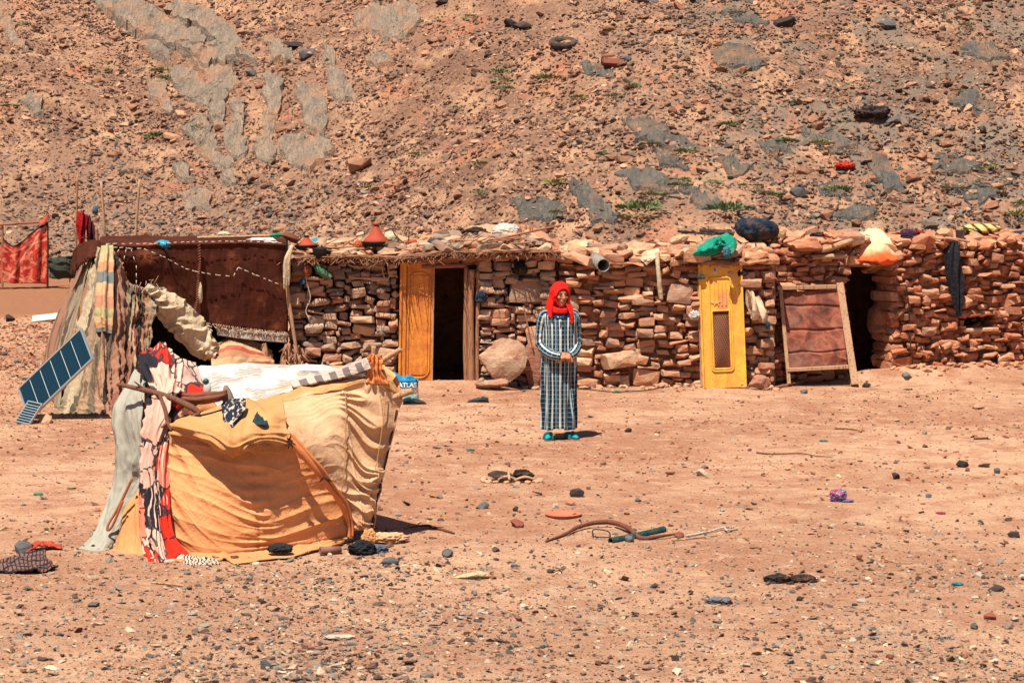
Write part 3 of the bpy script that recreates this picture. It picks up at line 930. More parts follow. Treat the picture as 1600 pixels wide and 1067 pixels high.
MATS['twig'] = simple_mat("dry_brush", T(178, 128, 98), .9, .5, 14, .3)

def pack(W, H, top, blocked, seed, cw=.04, ch=.028, wmax=9, hmax=5, specials=(), small=0.0, gaps=0.0):
    """random masonry: rectangles (s, h, w, hh) filling the face except blocked cells"""
    r = random.Random(seed)
    nx_, ny_ = int(W / cw), int(H / ch)
    occ = np.zeros((ny_, nx_), bool)
    for j in range(ny_):
        for i in range(nx_):
            s, h = (i + .5) * cw, (j + .5) * ch
            if blocked(s, h) or h > top(s): occ[j, i] = True
    out = []
    for (s0, h0, w0, hh0) in specials:
        i0, i1, j0, j1 = int(s0 / cw), int((s0 + w0) / cw), int(h0 / ch), int((h0 + hh0) / ch)
        occ[max(j0, 0):j1, max(i0, 0):i1] = True
        out.append((s0 + w0 / 2, h0 + hh0 / 2, w0, hh0))
    for j in range(ny_):
        i = 0
        while i < nx_:
            if occ[j, i]: i += 1; continue
            u = r.random()
            w = int(round(r.triangular(2, wmax, wmax * .5))); h = r.choices([1, 2, 3, 4, 5, 6], [.10 + small, .36, .32, .14, .06, .02])[0]
            h = min(h, max(1, int(w * .8)))
            h = min(h, hmax)
            k = 0
            while k < w and i + k < nx_ and not occ[j, i + k]: k += 1
            w = max(1, k)
            if w == 1: h = min(h, 2)
            hh = 1
            while hh < h and j + hh < ny_ and not occ[j + hh, i:i + w].any(): hh += 1
            occ[j:j + hh, i:i + w] = True
            if r.random() < gaps and w * hh < 12: i += w; continue
            out.append(((i + w / 2) * cw, (j + hh / 2) * ch, w * cw, hh * ch))
            i += w
    return out

def hut(name, label, ox, oy, ang, W, top, openings, mat, core_mat, core_y, seed, mudamp=.02, specials=(), wmax=9, jit=.035, depth=2.6, roofz=1.5, visible_w=None, small=0.0, gaps=0.0):
    root = empty(name, (ox, oy, 0), ang)
    tag(root, label, "stone hut", "low stone huts built in one row")
    def blocked(s, h):
        for (a, b, c, d) in openings:
            if a < s < b and c < h < d: return True
        return False
    H = 2.1
    st = pack(W, H, top, blocked, seed, wmax=wmax, specials=specials, small=small, gaps=gaps)
    r = random.Random(seed + 1)
    spec = set((s0 + w0 / 2, h0 + hh0 / 2) for (s0, h0, w0, hh0) in specials)
    def key(a):
        vis = 1 if (visible_w is None or a[0] < visible_w) else 0
        return (-vis, -(a[2] * a[3]))
    st.sort(key=key)
    joined = []
    for k, (s, h, w, hh) in enumerate(st):
        issp = (s, h) in spec
        wob = .035 * float(vnoise(s * 1.1, h * 1.3, 0, seed)) * min(1, h * 3)
        wob2 = .03 * float(vnoise(s * 1.7 + 9, h * 2.1, 0, seed))
        dy = r.gauss(0, jit) - (.02 if w * hh > .02 else 0)
        d2 = r.uniform(.09, .14)
        loc = (s + wob2, d2 + dy - .03, h + wob)
        scl = (w / 2 * r.uniform(.98, 1.10), d2, hh / 2 * r.uniform(.96, 1.12))
        rot = (r.gauss(-.14, .14), r.gauss(0, .09 if w > .15 else .22), r.gauss(0, .24))
        if k < 296:
            o = bpy.data.objects.new("stone", r.choice(BLOCKM)); COL.objects.link(o)
            o.location, o.scale, o.rotation_euler = loc, scl, rot
            if r.random() < .5: o.rotation_euler.y += math.pi
            o.parent = root
            if not o.data.materials: o.data.materials.append(mat)
            o.material_slots[0].link = 'OBJECT'; o.material_slots[0].material = mat
        else:
            joined.append((loc, scl, rot))
    if joined:
        Vs, Fs, off = [], [], 0
        for (loc, scl, rot) in joined:
            me = r.choice(BLOCKM)
            M = Matrix.LocRotScale(Vector(loc), Euler(rot), Vector(scl))
            vs = [tuple(M @ v.co) for v in me.vertices]; Vs += vs
            Fs += [tuple(i + off for i in p.vertices) for p in me.polygons]; off += len(vs)
        o = new_obj("small_stones", mesh_from("small_stones", Vs, Fs), root, mat); o['kind'] = 'stuff'
    # mud core: a relief sheet behind the stone faces, with real thickness
    nu, nv = int(W / .03), int(H / .03)
    U, Vv = np.meshgrid(np.linspace(0, W, nu), np.linspace(-.1, H, nv))
    tp = np.array([top(s) for s in np.linspace(0, W, nu)])
    D = core_y - mudamp * (.9 * fbm(U * 5, Vv * 7, 0, seed + 3, 4) + .6 * fbm(U * 16, Vv * 18, 0, seed + 4, 2))
    idx = np.arange(nu * nv).reshape(nv, nu)
    Fc = np.stack([idx[:-1, :-1], idx[:-1, 1:], idx[1:, 1:], idx[1:, :-1]], -1).reshape(-1, 4)
    uc = (U[:-1, :-1] + U[1:, 1:]).ravel() / 2; vc = (Vv[:-1, :-1] + Vv[1:, 1:]).ravel() / 2
    keep = vc < np.interp(uc, np.linspace(0, W, nu), tp) + .01
    for (a, b, c, d) in openings: keep &= ~((uc > a) & (uc < b) & (vc > c) & (vc < d))
    me = np_mesh("mud_core", np.stack([U, D, Vv], -1).reshape(-1, 3), Fc[keep], smooth_on=True)
    core = new_obj("mud_core", me, root, core_mat)
    md = core.modifiers.new("thickness", 'SOLIDIFY'); md.thickness = .30; md.offset = -1
    # side and back walls, roof deck
    bm = bmesh.new()
    def bx(x0, x1, y0, y1, z0, z1):
        vs = bmesh.ops.create_cube(bm, size=1.0)['verts']
        for v in vs: v.co = Vector((x0 + (v.co.x + .5) * (x1 - x0), y0 + (v.co.y + .5) * (y1 - y0), z0 + (v.co.z + .5) * (z1 - z0)))
    bx(.03, .30, .44, depth - .31, -.1, roofz - .1); bx(W - .30, W - .03, .44, depth - .31, -.1, roofz - .1); bx(.02, W - .02, depth - .3, depth, -.1, roofz - .1)
    new_obj("rear_walls", bm_mesh("rear_walls", bm), root, MATS['mud'])
    return root

def slab_roof(root, W, s0, s1, zf, depth, over, thick, mat, seed, name="roof", edge=.03, back=2.6):
    """earth roof: closed sheet following zf(s), front edge uneven, overhanging by over(s)"""
    nu, nv = max(8, int((s1 - s0) / .04)), 40
    us = np.linspace(s0, s1, nu)
    V, Fc = [], []
    zz = np.array([zf(s) for s in us]); ov = np.array([over(s) for s in us]) + edge * fbm(us * 9, 0 * us, 0, seed, 3)
    rings = []
    # cross-section: bottom back, bottom front, front nose, top front, top ... back
    prof = [(0, back, -thick), (0, .35, -thick), (1, 0, -thick * .9), (1, -.02, -thick * .5), (1, .0, -.01), (0, .12, .02), (0, .4, .035), (0, .8, .05), (0, 1.4, .06), (0, back, .04)]
    for k, (fr, y, dz) in enumerate(prof):
        row = []
        for i, s in enumerate(us):
            yy_ = (-ov[i] if fr else 0) + y
            n_ = float(fbm(s * 7, y * 6 + k, 0, seed + 2, 4)) * (.045 if k < 5 else .06)
            row.append((s, yy_ + n_ * (.6 if fr else 0), zz[i] + dz + n_))
        rings.append(row)
    for r_ in rings: V += r_
    m = len(rings)
    for k in range(m):
        k2 = (k + 1) % m
        for i in range(nu - 1): Fc.append((k * nu + i, k * nu + i + 1, k2 * nu + i + 1, k2 * nu + i))
    Fc.append(tuple(k * nu for k in range(m))); Fc.append(tuple(k * nu + nu - 1 for k in reversed(range(m))))
    o = new_obj(name, mesh_from(name, V, Fc), root, mat)
    bm = bmesh.new(); bm.from_mesh(o.data); bmesh.ops.recalc_face_normals(bm, faces=bm.faces); bm.to_mesh(o.data); bm.free()
    return o
def twigs(n, f, seed, seg=4):
    r = random.Random(seed)
    return [dict(pts=f(r), radii=[r.uniform(.004, .009), .003], seg=seg, sub=1) for _ in range(n)]

# ---- hut 1 (left): dry stone, brush roof, open yellow door
Y1 = 27.75
X1 = P(452, 605, Y1).x
def s1(px): return P(px, 500, Y1).x - X1
def zat(py, y): return P(800, py, y).z
W1 = s1(872)
top1 = lambda s: 1.56 + .05 * sstep(1.2, 2.2, s) + .02
d0, d1 = s1(668), s1(724)
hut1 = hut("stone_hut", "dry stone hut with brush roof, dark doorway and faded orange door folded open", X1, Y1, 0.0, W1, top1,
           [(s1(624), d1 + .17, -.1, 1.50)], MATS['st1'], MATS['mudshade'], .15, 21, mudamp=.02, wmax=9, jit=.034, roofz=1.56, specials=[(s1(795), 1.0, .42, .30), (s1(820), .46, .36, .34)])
# jamb fill behind the open leaf (the leaf covers the left of the opening)
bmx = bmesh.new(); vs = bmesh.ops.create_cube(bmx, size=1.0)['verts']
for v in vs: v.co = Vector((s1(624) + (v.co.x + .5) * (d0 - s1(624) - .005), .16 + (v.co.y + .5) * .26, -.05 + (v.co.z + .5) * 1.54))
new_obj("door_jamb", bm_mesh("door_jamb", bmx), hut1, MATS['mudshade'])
z1 = lambda s: 1.62 + .075 * float(sstep(1.2, 2.2, s)) + .012 * float(vnoise(s * 3, 0, 0, 3))
slab_roof(hut1, W1, -.05, W1 + .02, z1, 0, lambda s: .16, .055, MATS['mud'], 31)
def fr(r):
    s = r.uniform(-.03, W1); z = z1(s) - r.uniform(.015, .075)
    L = r.uniform(.04, .13) if r.random() < .8 else r.uniform(.12, .30)
    a = r.gauss(0, .5)
    return [(s, -.06, z + .01), (s + math.sin(a) * L, -.14 - math.cos(a) * L, z - r.uniform(-.01, .05) - L * .12)]
o = new_obj("brush_fringe", tubes_mesh("brush_fringe", twigs(620, fr, 5)), hut1, MATS['twig']); o['kind'] = 'stuff'
def fr2(r):
    s = r.uniform(0, W1 - .3); z = z1(s) - r.uniform(.0, .05); L = r.uniform(.15, .4); y = -.15 - r.uniform(0, .08)
    return [(s, y, z), (s + L, y + r.gauss(0, .03), z1(s + L) - r.uniform(0, .05))]
rs = []
_q = random.Random(77)
for _ in range(90):
    s_q = _q.uniform(.1, W1 - .4); a_q = _q.gauss(0, .5); L_q = _q.uniform(.12, .5); y_q = _q.uniform(-.1, .5)
    rs.append(dict(pts=[(s_q, y_q, z1(s_q) + .05 + _q.uniform(0, .05)), (s_q + L_q * math.cos(a_q), y_q + L_q * math.sin(a_q), z1(s_q) + .05 + _q.uniform(0, .13))], radii=[_q.uniform(.006, .018), .005], seg=5, sub=1))
o = new_obj("roof_sticks", tubes_mesh("roof_sticks", rs), hut1, MATS['wood']); o['kind'] = 'stuff'
o = new_obj("brush_layer", tubes_mesh("brush_layer", twigs(150, fr2, 6)), hut1, MATS['twig']); o['kind'] = 'stuff'
new_obj("roof_beam", tube_mesh("roof_beam", [(s1(640), -.02, z1(s1(640)) - .10), (s1(740), -.03, z1(s1(740)) - .105), (s1(862), -.02, z1(s1(862)) - .10)], [.030, .034, .026], rough=.15, seed=3), hut1, MATS['wood_x'])
new_obj("lintel", tube_mesh("lintel", [(s1(660), -.03, 1.475), (s1(690), -.035, 1.48), (s1(728), -.03, 1.485)], [.025, .03, .024], rough=.15, seed=4), hut1, MATS['wood_x'])
for (px, w, y, hh) in ((729, .028, -.03, 1.47), (737, .043, -.045, 1.44), (745.5, .024, -.035, 1.42)):
    new_obj("door_post", tube_mesh("door_post", [(s1(px), y, -.02), (s1(px) + rnd.gauss(0, .01), y, .5), (s1(px) + rnd.gauss(0, .012), y, 1.0), (s1(px) + rnd.gauss(0, .006), y, hh)], [w * 1.15, w, w * .95, w * .9], seg=12, rough=.14, freq=5, seed=int(px)), hut1, MATS['wood'])

# open door leaf: pressed sheet, rounded raised panel
def paint_mat(name, paint, rust, dark, amt=.5, scale=5):
    t = NT(name); v = t.coord('Object')
    n = t.noise(v, scale, 6, .75, .3); f = t.noise(v, scale * 9, 5, .7); b = t.noise(t.coord('Object', (1, 1, .25)), scale * 2, 5, .7)
    m = t.ramp(t.math('MULTIPLY_ADD', n, .6, t.math('MULTIPLY', b, .4)), [(.5 - .12 * amt, 0.0), (.5 + .2 * (1.2 - amt), 1.0)])
    c = t.mix(t.math('MULTIPLY', m, .8), paint, rust)
    c = t.mix(t.ramp(f, [(.60, 0.0), (.68, 1.0)]), c, dark)
    c = hsv_var(t, c, t.noise(v, 2, 4, .6), .85, 1.12)
    return t.done(c, .55, t.bump(f, .25, .004))
MATS['orange_paint'] = paint_mat("faded_orange_paint", T(236, 152, 58, 1.1), T(186, 100, 52, 1.2), T(110, 60, 36, 1.2), .95, 5)
MATS['yellow_paint'] = paint_mat("yellow_paint", T(244, 184, 66, 1.05), T(220, 146, 72, 1.15), T(130, 74, 40, 1.2), .85, 5)
MATS['rust'] = simple_mat("rusty_metal", T(126, 72, 50), .9, .5, 7, .4)

def door_leaf(name, w, h, th, panel, mat, rim=.018, raise_=.014, hole=None):
    """sheet-metal leaf in its local xz plane, front towards -y; raised rounded frame bead round `panel`"""
    leaf = new_obj(name, box_mesh(name, w, th, h, .008, (w / 2, 0, h / 2)), None, mat)
    return leaf
def bead_mesh(x0, x1, z0, z1, rad, r=.011, y=-.02, seg=8):
    pts = []
    for (cx_, cz, a0) in ((x1 - rad, z0 + rad, -90), (x1 - rad, z1 - rad, 0), (x0 + rad, z1 - rad, 90), (x0 + rad, z0 + rad, 180)):
        for k in range(6):
            a = math.radians(a0 + 90 * k / 5)
            pts.append((cx_ + rad * math.cos(a), y, cz + rad * math.sin(a)))
    pts.append(pts[0])
    return tube_mesh("panel_bead", pts, r, seg=seg, sub=1, cap=False, squash=1.0)
dl = door_leaf("door", s1(676) - s1(622), 1.53, .035, None, MATS['orange_paint'])
dl.parent = hut1; dl.location = (s1(622), -.075, .0); dl.rotation_euler = (math.radians(-1.5), math.radians(1.2), math.radians(3))
wd = s1(676) - s1(622)
tag(dl, "faded orange pressed metal door leaf, rust stained, folded back against the wall")
b1 = new_obj("panel_bead", bead_mesh(.11, wd - .05, .14, 1.41, .10), dl, MATS['orange_paint'])
b2 = new_obj("raised_panel", box_mesh("raised_panel", wd - .20, .012, 1.20, .005, (.11 + (wd - .16) / 2, -.022, .775)), dl, MATS['orange_paint'])
b3 = new_obj("edge_strip", box_mesh("edge_strip", .03, .03, 1.53, .005, (.015, -.025, .765)), dl, MATS['orange_paint'])
b4 = new_obj("edge_strip", box_mesh("edge_strip", .02, .03, 1.53, .005, (wd - .01, -.025, .765)), dl, MATS['wood_pale'])
b5 = new_obj("panel_groove", box_mesh("panel_groove", .008, .008, 1.45, 0, (.085, -.02, .765)), dl, MATS['rust'])

# ---- hut 2 (middle): mudded wall with the yellow mesh door
Y2 = 27.92
X2 = P(873, 605, Y2).x
def s2(px): return P(px, 500, Y2).x - X2
W2 = s2(1212)
def top2(s): return 1.46 + .05 * float(vnoise(s * 2.3, 0, 0, 91)) + .05 * float(sstep(.5, .9, s))
hut2 = hut("stone_hut", "mud-jointed stone hut with the bright yellow mesh-panelled door", X2, Y2, 0.0, W2, top2,
           [], MATS['st2'], MATS['mud'], .095, 33, mudamp=.08, wmax=9, jit=.05, roofz=1.45, specials=[(s2(940), .22, .46, .25), (s2(990), .01, .34, .22), (s2(1042), 1.02, .32, .26), (s2(876), .92, .20, .22)], gaps=.13)
z2 = lambda s: 1.53 + .02 * float(vnoise(s * 2, 3, 0, 95)) + .03 * float(sstep(1.2, 1.6, s))
slab_roof(hut2, W2, .03, W2 + .02, z2, 0, lambda s: -.10 + .20 * float(sstep(.45, .62, s)) - .17 * float(sstep(1.02, 1.08, s)) + .22 * float(sstep(1.28, 1.42, s)), .075, MATS['mud'], 37, edge=.06)
new_obj("roof_beam", tube_mesh("roof_beam", [(s2(1042), -.02, 1.455), (s2(1130), -.045, 1.45), (s2(1206), -.02, 1.46)], [.028, .034, .03], rough=.15, seed=8), hut2, MATS['wood_x'])
def frm(r):
    s = r.uniform(s2(1040), W2); z = z2(s) - r.uniform(.03, .08); a = r.gauss(0, .6); L = r.uniform(.02, .07)
    return [(s, .0, z), (s + math.sin(a) * L, -.12 - math.cos(a) * L, z - r.uniform(-.01, .03))]
o = new_obj("brush_fringe", tubes_mesh("brush_fringe", twigs(150, frm, 15)), hut2, MATS['twig']); o['kind'] = 'stuff'
# yellow door, leaning a little back against the wall
yd = new_obj("door", None or box_mesh("door", .56, .03, 1.48, .006, (.28, 0, .74)), None, MATS['yellow_paint'])
me = yd.data; me.clear_geometry()
V, Fc = [], []
dw, dh = .53, 1.50
mx0, mx1, mz0, mz1 = .155, .345, .24, .92        # mesh opening
bm = bmesh.new()
def addbox(bm, x0, x1, y0, y1, z0, z1, bev=0):
    vs = bmesh.ops.create_cube(bm, size=1.0)['verts']
    for v in vs: v.co = Vector((x0 + (v.co.x + .5) * (x1 - x0), y0 + (v.co.y + .5) * (y1 - y0), z0 + (v.co.z + .5) * (z1 - z0)))
    if bev:
        es = list({e for v in vs for e in v.link_edges})
        bmesh.ops.bevel(bm, geom=es, offset=bev, segments=1, affect='EDGES')
addbox(bm, 0, mx0, -.015, .015, 0, dh); addbox(bm, mx1, dw, -.015, .015, 0, dh)
addbox(bm, mx0, mx1, -.015, .015, 0, mz0); addbox(bm, mx0, mx1, -.015, .015, mz1, dh)
bm.to_mesh(me); bm.free()
yd.parent = hut2
pyd = P(1098, 612, Y2)
yd.location = (s2(1097), -.20, .0); yd.rotation_euler = (math.radians(-4.5), math.radians(-2.4), math.radians(-1))
tag(yd, "bright yellow metal door with a rusty expanded-mesh window and rounded bead")
new_obj("panel_bead", bead_mesh(mx0 - .035, mx1 + .035, mz0 - .04, 1.33, .04, .011), yd, MATS['yellow_paint'])
new_obj("window_bead", bead_mesh(mx0 - .012, mx1 + .012, mz0 - .012, mz1 + .012, .02, .009), yd, MATS['yellow_paint'])
for sx in (.16, .205, .25, .295):
    new_obj("pressed_rib", box_mesh("pressed_rib", .016, .016, .30, .005, (sx + .02, -.02, 1.14)), yd, MATS['yellow_paint'])
new_obj("edge_strip", box_mesh("edge_strip", .022, .03, dh, .005, (.011, -.022, dh / 2)), yd, MATS['yellow_paint'])
new_obj("edge_strip", box_mesh("edge_strip", .022, .03, dh, .005, (dw - .011, -.022, dh / 2)), yd, MATS['yellow_paint'])
new_obj("bare_patch", mesh_from("bare_patch", [(.215, -.0165, .955), (.335, -.0165, .95), (.345, -.0165, 1.04), (.33, -.0165, 1.10), (.34, -.0165, 1.19), (.30, -.0165, 1.17), (.235, -.0165, 1.13), (.225, -.0165, 1.04)], [tuple(range(8))]), yd, MATS['rust'] if False else simple_mat("bare_primer", T(206, 140, 100, 1.2), .7, .3, 10, .1))
mesh_l = []
nxm = 9
for k in range(-28, nxm + 1):
    x = mx0 + (mx1 - mx0) * k / nxm
    for sgn in (1, -1):
        x0_, z0_ = (x, mz0) if sgn > 0 else (mx1 - (x - mx0), mz0)
        # a strand climbing at a steep slope, clipped to the opening
        dx = sgn; sl = 2.6
        t0, t1 = 0.0, (mz1 - mz0) / sl
        def xt(t_): return x0_ + dx * t_
        lo_, hi_ = t0, t1
        if dx > 0: lo_ = max(lo_, mx0 - x0_); hi_ = min(hi_, mx1 - x0_)
        else: lo_ = max(lo_, x0_ - mx1); hi_ = min(hi_, x0_ - mx0)
        if hi_ - lo_ > .005:
            mesh_l.append(dict(pts=[(xt(lo_), .004 * sgn, mz0 + lo_ * sl), (xt(hi_), .004 * sgn, mz0 + hi_ * sl)], radii=.0028, seg=4, sub=1))
o = new_obj("expanded_mesh", tubes_mesh("expanded_mesh", mesh_l), yd, simple_mat("mesh_strands", T(190, 130, 96), .8, .4, 14, .1))
new_obj("mesh_backing", box_mesh("mesh_backing", mx1 - mx0 + .04, .006, mz1 - mz0 + .04, 0, ((mx0 + mx1) / 2, .03, (mz0 + mz1) / 2)), yd, simple_mat("rusty_sheet_brown", T(112, 66, 48), .9, .5, 12, .4))
sgnp = new_obj("letter_plate", box_mesh("letter_plate", .052, .006, .055, .001, (.20, -.019, 1.42)), yd, simple_mat("white_enamel", T(236, 232, 220), .5, .08, 10, 0))
fc = bpy.data.curves.new("letter_mark", 'FONT'); fc.body = "R"; fc.size = .058; fc.extrude = .0008; fc.align_x = 'CENTER'; fc.align_y = 'CENTER'; fc.offset = .0008
ft = bpy.data.objects.new("letter_mark", fc); COL.objects.link(ft); ft.data.materials.append(simple_mat("black_ink", T(24, 22, 24), .6, .05, 10, 0))
dg_ = bpy.context.evaluated_depsgraph_get(); mm = bpy.data.meshes.new_from_object(ft.evaluated_get(dg_)); bpy.data.objects.remove(ft); ft = new_obj("letter_mark", mm)
ft.parent = yd; ft.location = (.20, -.0235, 1.421); ft.rotation_euler = (math.pi / 2, 0, 0)
# posts beside the yellow door
new_obj("door_post", tube_mesh("door_post", [(s2(1098), -.12, -.02), (s2(1096), -.10, .5), (s2(1093), -.085, 1.0), (s2(1092), -.07, 1.53)], [.034, .030, .030, .026], seg=12, rough=.14, freq=5, seed=71), hut2, MATS['wood_pale'])
new_obj("door_post", box_mesh("door_post", .05, .035, 1.25, .006, (0, 0, .625)), hut2, MATS['wood'])
pb = hut2.children[-1]; pb.location = (s2(1158), -.10, .05); pb.rotation_euler = (0, math.radians(5), 0)

# ---- hut 3 (right): red rubble wall running back to the right, dark doorway
Y3 = 28.30
X3 = P(1206, 605, Y3).x
A3 = math.atan(0.41)
c3, s3_ = math.cos(A3), math.sin(A3)
def s3(px):
    """distance along the wall where the sight line of photo column px crosses it"""
    u = (px - CX) / FPX * (cp / 1.0 + 0.0)           # x/y slope, near enough for a low pitch
    u = ray(px, 500).x / ray(px, 500).y
    # X3 + s c = u (Y3 + s s_)
    return (u * Y3 - X3) / (c3 - u * s3_)
def y3(px): return Y3 + s3(px) * s3_
W3 = s3(1600) + 2.2
def top3(s): return 1.62 + .05 * float(vnoise(s * 1.9, 0, 0, 97)) + .05 * float(vnoise(s * 5, 0, 0, 98))
da, db = s3(1327), s3(1394)
vw0, vw1 = s3(1508), s3(1556)
hut3 = hut("stone_hut", "red rubble stone hut running off to the right, with open black doorway", X3, Y3, A3, W3, top3,
           [(da, db, -.1, 1.42), (vw0, vw1, .60, .75)], MATS['st3'], MATS['mud'], .090, 45, mudamp=.08, wmax=8, jit=.05, roofz=1.55, visible_w=s3(1610), small=.10, gaps=.16)
z3 = lambda s: 1.66 + .03 * float(vnoise(s * 2, 7, 0, 99))
slab_roof(hut3, W3, .0, W3, z3, 0, lambda s: -.08 + .05 * float(vnoise(s * 4, 1, 0, 5)), .09, MATS['mud'], 39, edge=.05)
new_obj("lintel", tube_mesh("lintel", [(da - .15, .02, 1.455), ((da + db) / 2, .0, 1.45), (db + .15, .02, 1.46)], [.035, .04, .035], rough=.15, seed=8), hut3, MATS['wood_x'])
new_obj("vent_back", box_mesh("vent_back", vw1 - vw0 + .1, .02, .25, 0, ((vw0 + vw1) / 2, .37, .68)), hut3, MATS['mudshade'])  # dark panel closing the vent, the shade of the hole in its colour
new_obj("vent_lintel", box_mesh("vent_lintel", vw1 - vw0 + .16, .2, .05, .012, ((vw0 + vw1) / 2, .06, .78)), hut3, MATS['st3'])
new_obj("vent_sill", box_mesh("vent_sill", vw1 - vw0 + .06, .2, .05, .012, ((vw0 + vw1) / 2, .06, .57)), hut3, MATS['st2'])
# inner jamb stones of the doorway
r = random.Random(5)
h = .1
while h < 1.4:
    hh = r.uniform(.07, .13)
    for (sx, sg) in ((db + .04, 1),):
        o = bpy.data.objects.new("jamb_stone", r.choice(BLOCKM)); COL.objects.link(o); o.parent = hut3
        o.location = (sx + r.gauss(0, .012), .24, h + hh / 2); o.scale = (.07, .22, hh / 2 * 1.05); o.rotation_euler = (0, 0, r.gauss(0, .05))
        o.material_slots[0].link = 'OBJECT'; o.material_slots[0].material = MATS['st3']
    h += hh

# ---- capstones and rubble lying on the roofs
def roof_rubble(root, n, s0, s1_, zf, mat, seed, y0=-.08, y1=1.2, smin=.03, smax=.10, name="roof_stone", lift=.085):
    r = random.Random(seed)
    for _ in range(n):
        s = r.uniform(s0, s1_); y = y0 + (y1 - y0) * r.random() ** 1.4
        k = min(smax, max(smin, math.exp(r.gauss(math.log((smin + smax) / 2.2), .4))))
        o = bpy.data.objects.new(name, r.choice(ROCKM if r.random() < .6 else BLOCKM)); COL.objects.link(o); o.parent = root
        o.location = (s, y, zf(s) + lift * min(1, .4 + y) + k * .25 - (.035 if y < .0 else 0)); o.scale = (k * r.uniform(1, 1.9), k * r.uniform(.8, 1.3), k * r.uniform(.3, .7))
        o.rotation_euler = (r.gauss(0, .22), r.gauss(0, .25), r.uniform(0, 6.28))
        o.material_slots[0].link = 'OBJECT'; o.material_slots[0].material = mat
roof_rubble(hut1, 230, .05, W1 - .1, z1, MATS['st1'], 61, y0=-.10, smax=.12)
roof_rubble(hut2, 170, .05, W2 - .1, z2, MATS['st2'], 62, y0=-.02, smax=.14)
roof_rubble(hut3, 200, .05, s3(1640), z3, MATS['st3'], 63, y0=-.03, y1=.9, smax=.12)
# fallen stones along the foot of the walls
def foot_rubble(root, n, s0, s1_, mat, seed):
    r = random.Random(seed)
    M = Matrix.LocRotScale(root.location, root.rotation_euler, None)
    for _ in range(n):
        s = r.uniform(s0, s1_); y = -.06 - abs(r.gauss(0, .10)); k = r.uniform(.02, .06)
        w = M @ Vector((s, y, 0))
        o = bpy.data.objects.new("fallen_stone", r.choice(ROCKM)); COL.objects.link(o); o.parent = root
        o.location = (s, y, hz(w.x, w.y) + k * .2); o.scale = (k * r.uniform(1, 1.6), k, k * r.uniform(.4, .8)); o.rotation_euler = (r.gauss(0, .2), r.gauss(0, .2), r.uniform(0, 6.28))
        o.material_slots[0].link = 'OBJECT'; o.material_slots[0].material = mat
foot_rubble(hut1, 20, s1(750), W1, MATS['st1'], 71)
foot_rubble(hut2, 46, 0, W2, MATS['st2'], 72)
foot_rubble(hut3, 46, s3(1385), s3(1610), MATS['st3'], 73)

# ================================================================== helpers for single things
def thing(name, label, cat, mesh, mat, loc=None, rot=None, group=None, world_origin=None):
    o = new_obj(name, mesh, None, mat)
    if loc is not None: o.location = loc
    if rot is not None: o.rotation_euler = rot
    if world_origin is not None: origin_to(o, world_origin)
    tag(o, label, cat, group)
    return o
def rezero(o):
    """origin of a world-space mesh to the middle of its base"""
    co = np.array([v.co[:] for v in o.data.vertices])
    origin_to(o, (co[:, 0].mean(), co[:, 1].mean(), co[:, 2].min()))
    return o
def PR(rows): return [[P(*p) for p in r] for r in rows]

# ---- cloth materials
def stripes_mat(name, cols, count, jitter=.02, uv=True, var=.25, cross=None, rough=.9, bump=.3, axis='x', dirt=None):
    """woven stripes across u (or v)"""
    t = NT(name); v = t.coord('UV'); vo = t.coord('Object')
    s = t.sep(v); a = s[0] if axis == 'x' else s[1]
    wob = t.noise(vo, 4, 3, .6)
    a = t.math('ADD', a, t.math('MULTIPLY', wob, jitter))
    fr_ = t.math('FRACT', t.math('MULTIPLY', a, count))
    stops = [(i / len(cols), c) for i, c in enumerate(cols)]
    c = t.ramp(fr_, stops, 'CONSTANT')
    f = t.noise(vo, 40, 4, .7); g = t.noise(vo, 6, 5, .7)
    c = hsv_var(t, c, f, 1 - var * 1.3, 1 + var * 1.3)
    c = t.mix(t.math('MULTIPLY', t.ramp(g, [(.45, 0.0), (.7, 1.0)]), .5), c, dirt or T(176, 124, 92))
    w = t.noise(vo, 220, 2, .5)
    return t.done(c, rough, t.bump(t.math('ADD', f, t.math('MULTIPLY', w, .5)), bump, .008))
# dark brown goat-hair cloth
t = NT("brown_wool"); v = t.coord('World'); vh = t.coord('World', (60, 60, 6)); vv = t.coord('World', (5, 5, 90))
n = t.noise(v, 3, 5, .7); a = t.noise(vh, 1.0, 4, .7); b = t.noise(vv, 1.0, 4, .7)
c = t.mix(t.ramp(n, [(.35, 0.0), (.7, 1.0)]), T(74, 38, 29), T(98, 52, 38))
c = t.mix(t.ramp(t.noise(v, 1.7, 5, .7), [(.58, 0.0), (.75, 1.0)]), c, T(150, 84, 56))
c = hsv_var(t, c, a, .55, 1.5); c = hsv_var(t, c, b, .7, 1.35)
MATS['wool'] = t.done(c, .95, t.bump(t.math('ADD', a, b), .5, .008))
MATS['wool'].node_tree.nodes["Principled BSDF"].inputs["Specular IOR Level"].default_value = .05
MATS['black_in'] = simple_mat("dark_shaded_cloth", T(40, 28, 26), .95, .3, 6, .2)  # near-black puts the tent's inside shade into the colour; also the bag's tail
MATS['cream'] = cloth_mat("cream_canvas", T(232, 208, 172), .85, .12, 200, T(206, 176, 140))
MATS['white_thread'] = simple_mat("white_thread", T(240, 220, 196), .8, .15, 20, 0)
t = NT("patchwork"); v = t.coord('UV'); vo = t.coord('Object'); s = t.sep(v)
wob = t.noise(vo, 3, 4, .6)
a = t.math('ADD', s[0], t.math('MULTIPLY', wob, .10))
fr_ = t.math('FRACT', t.math('MULTIPLY', a, 1.0))
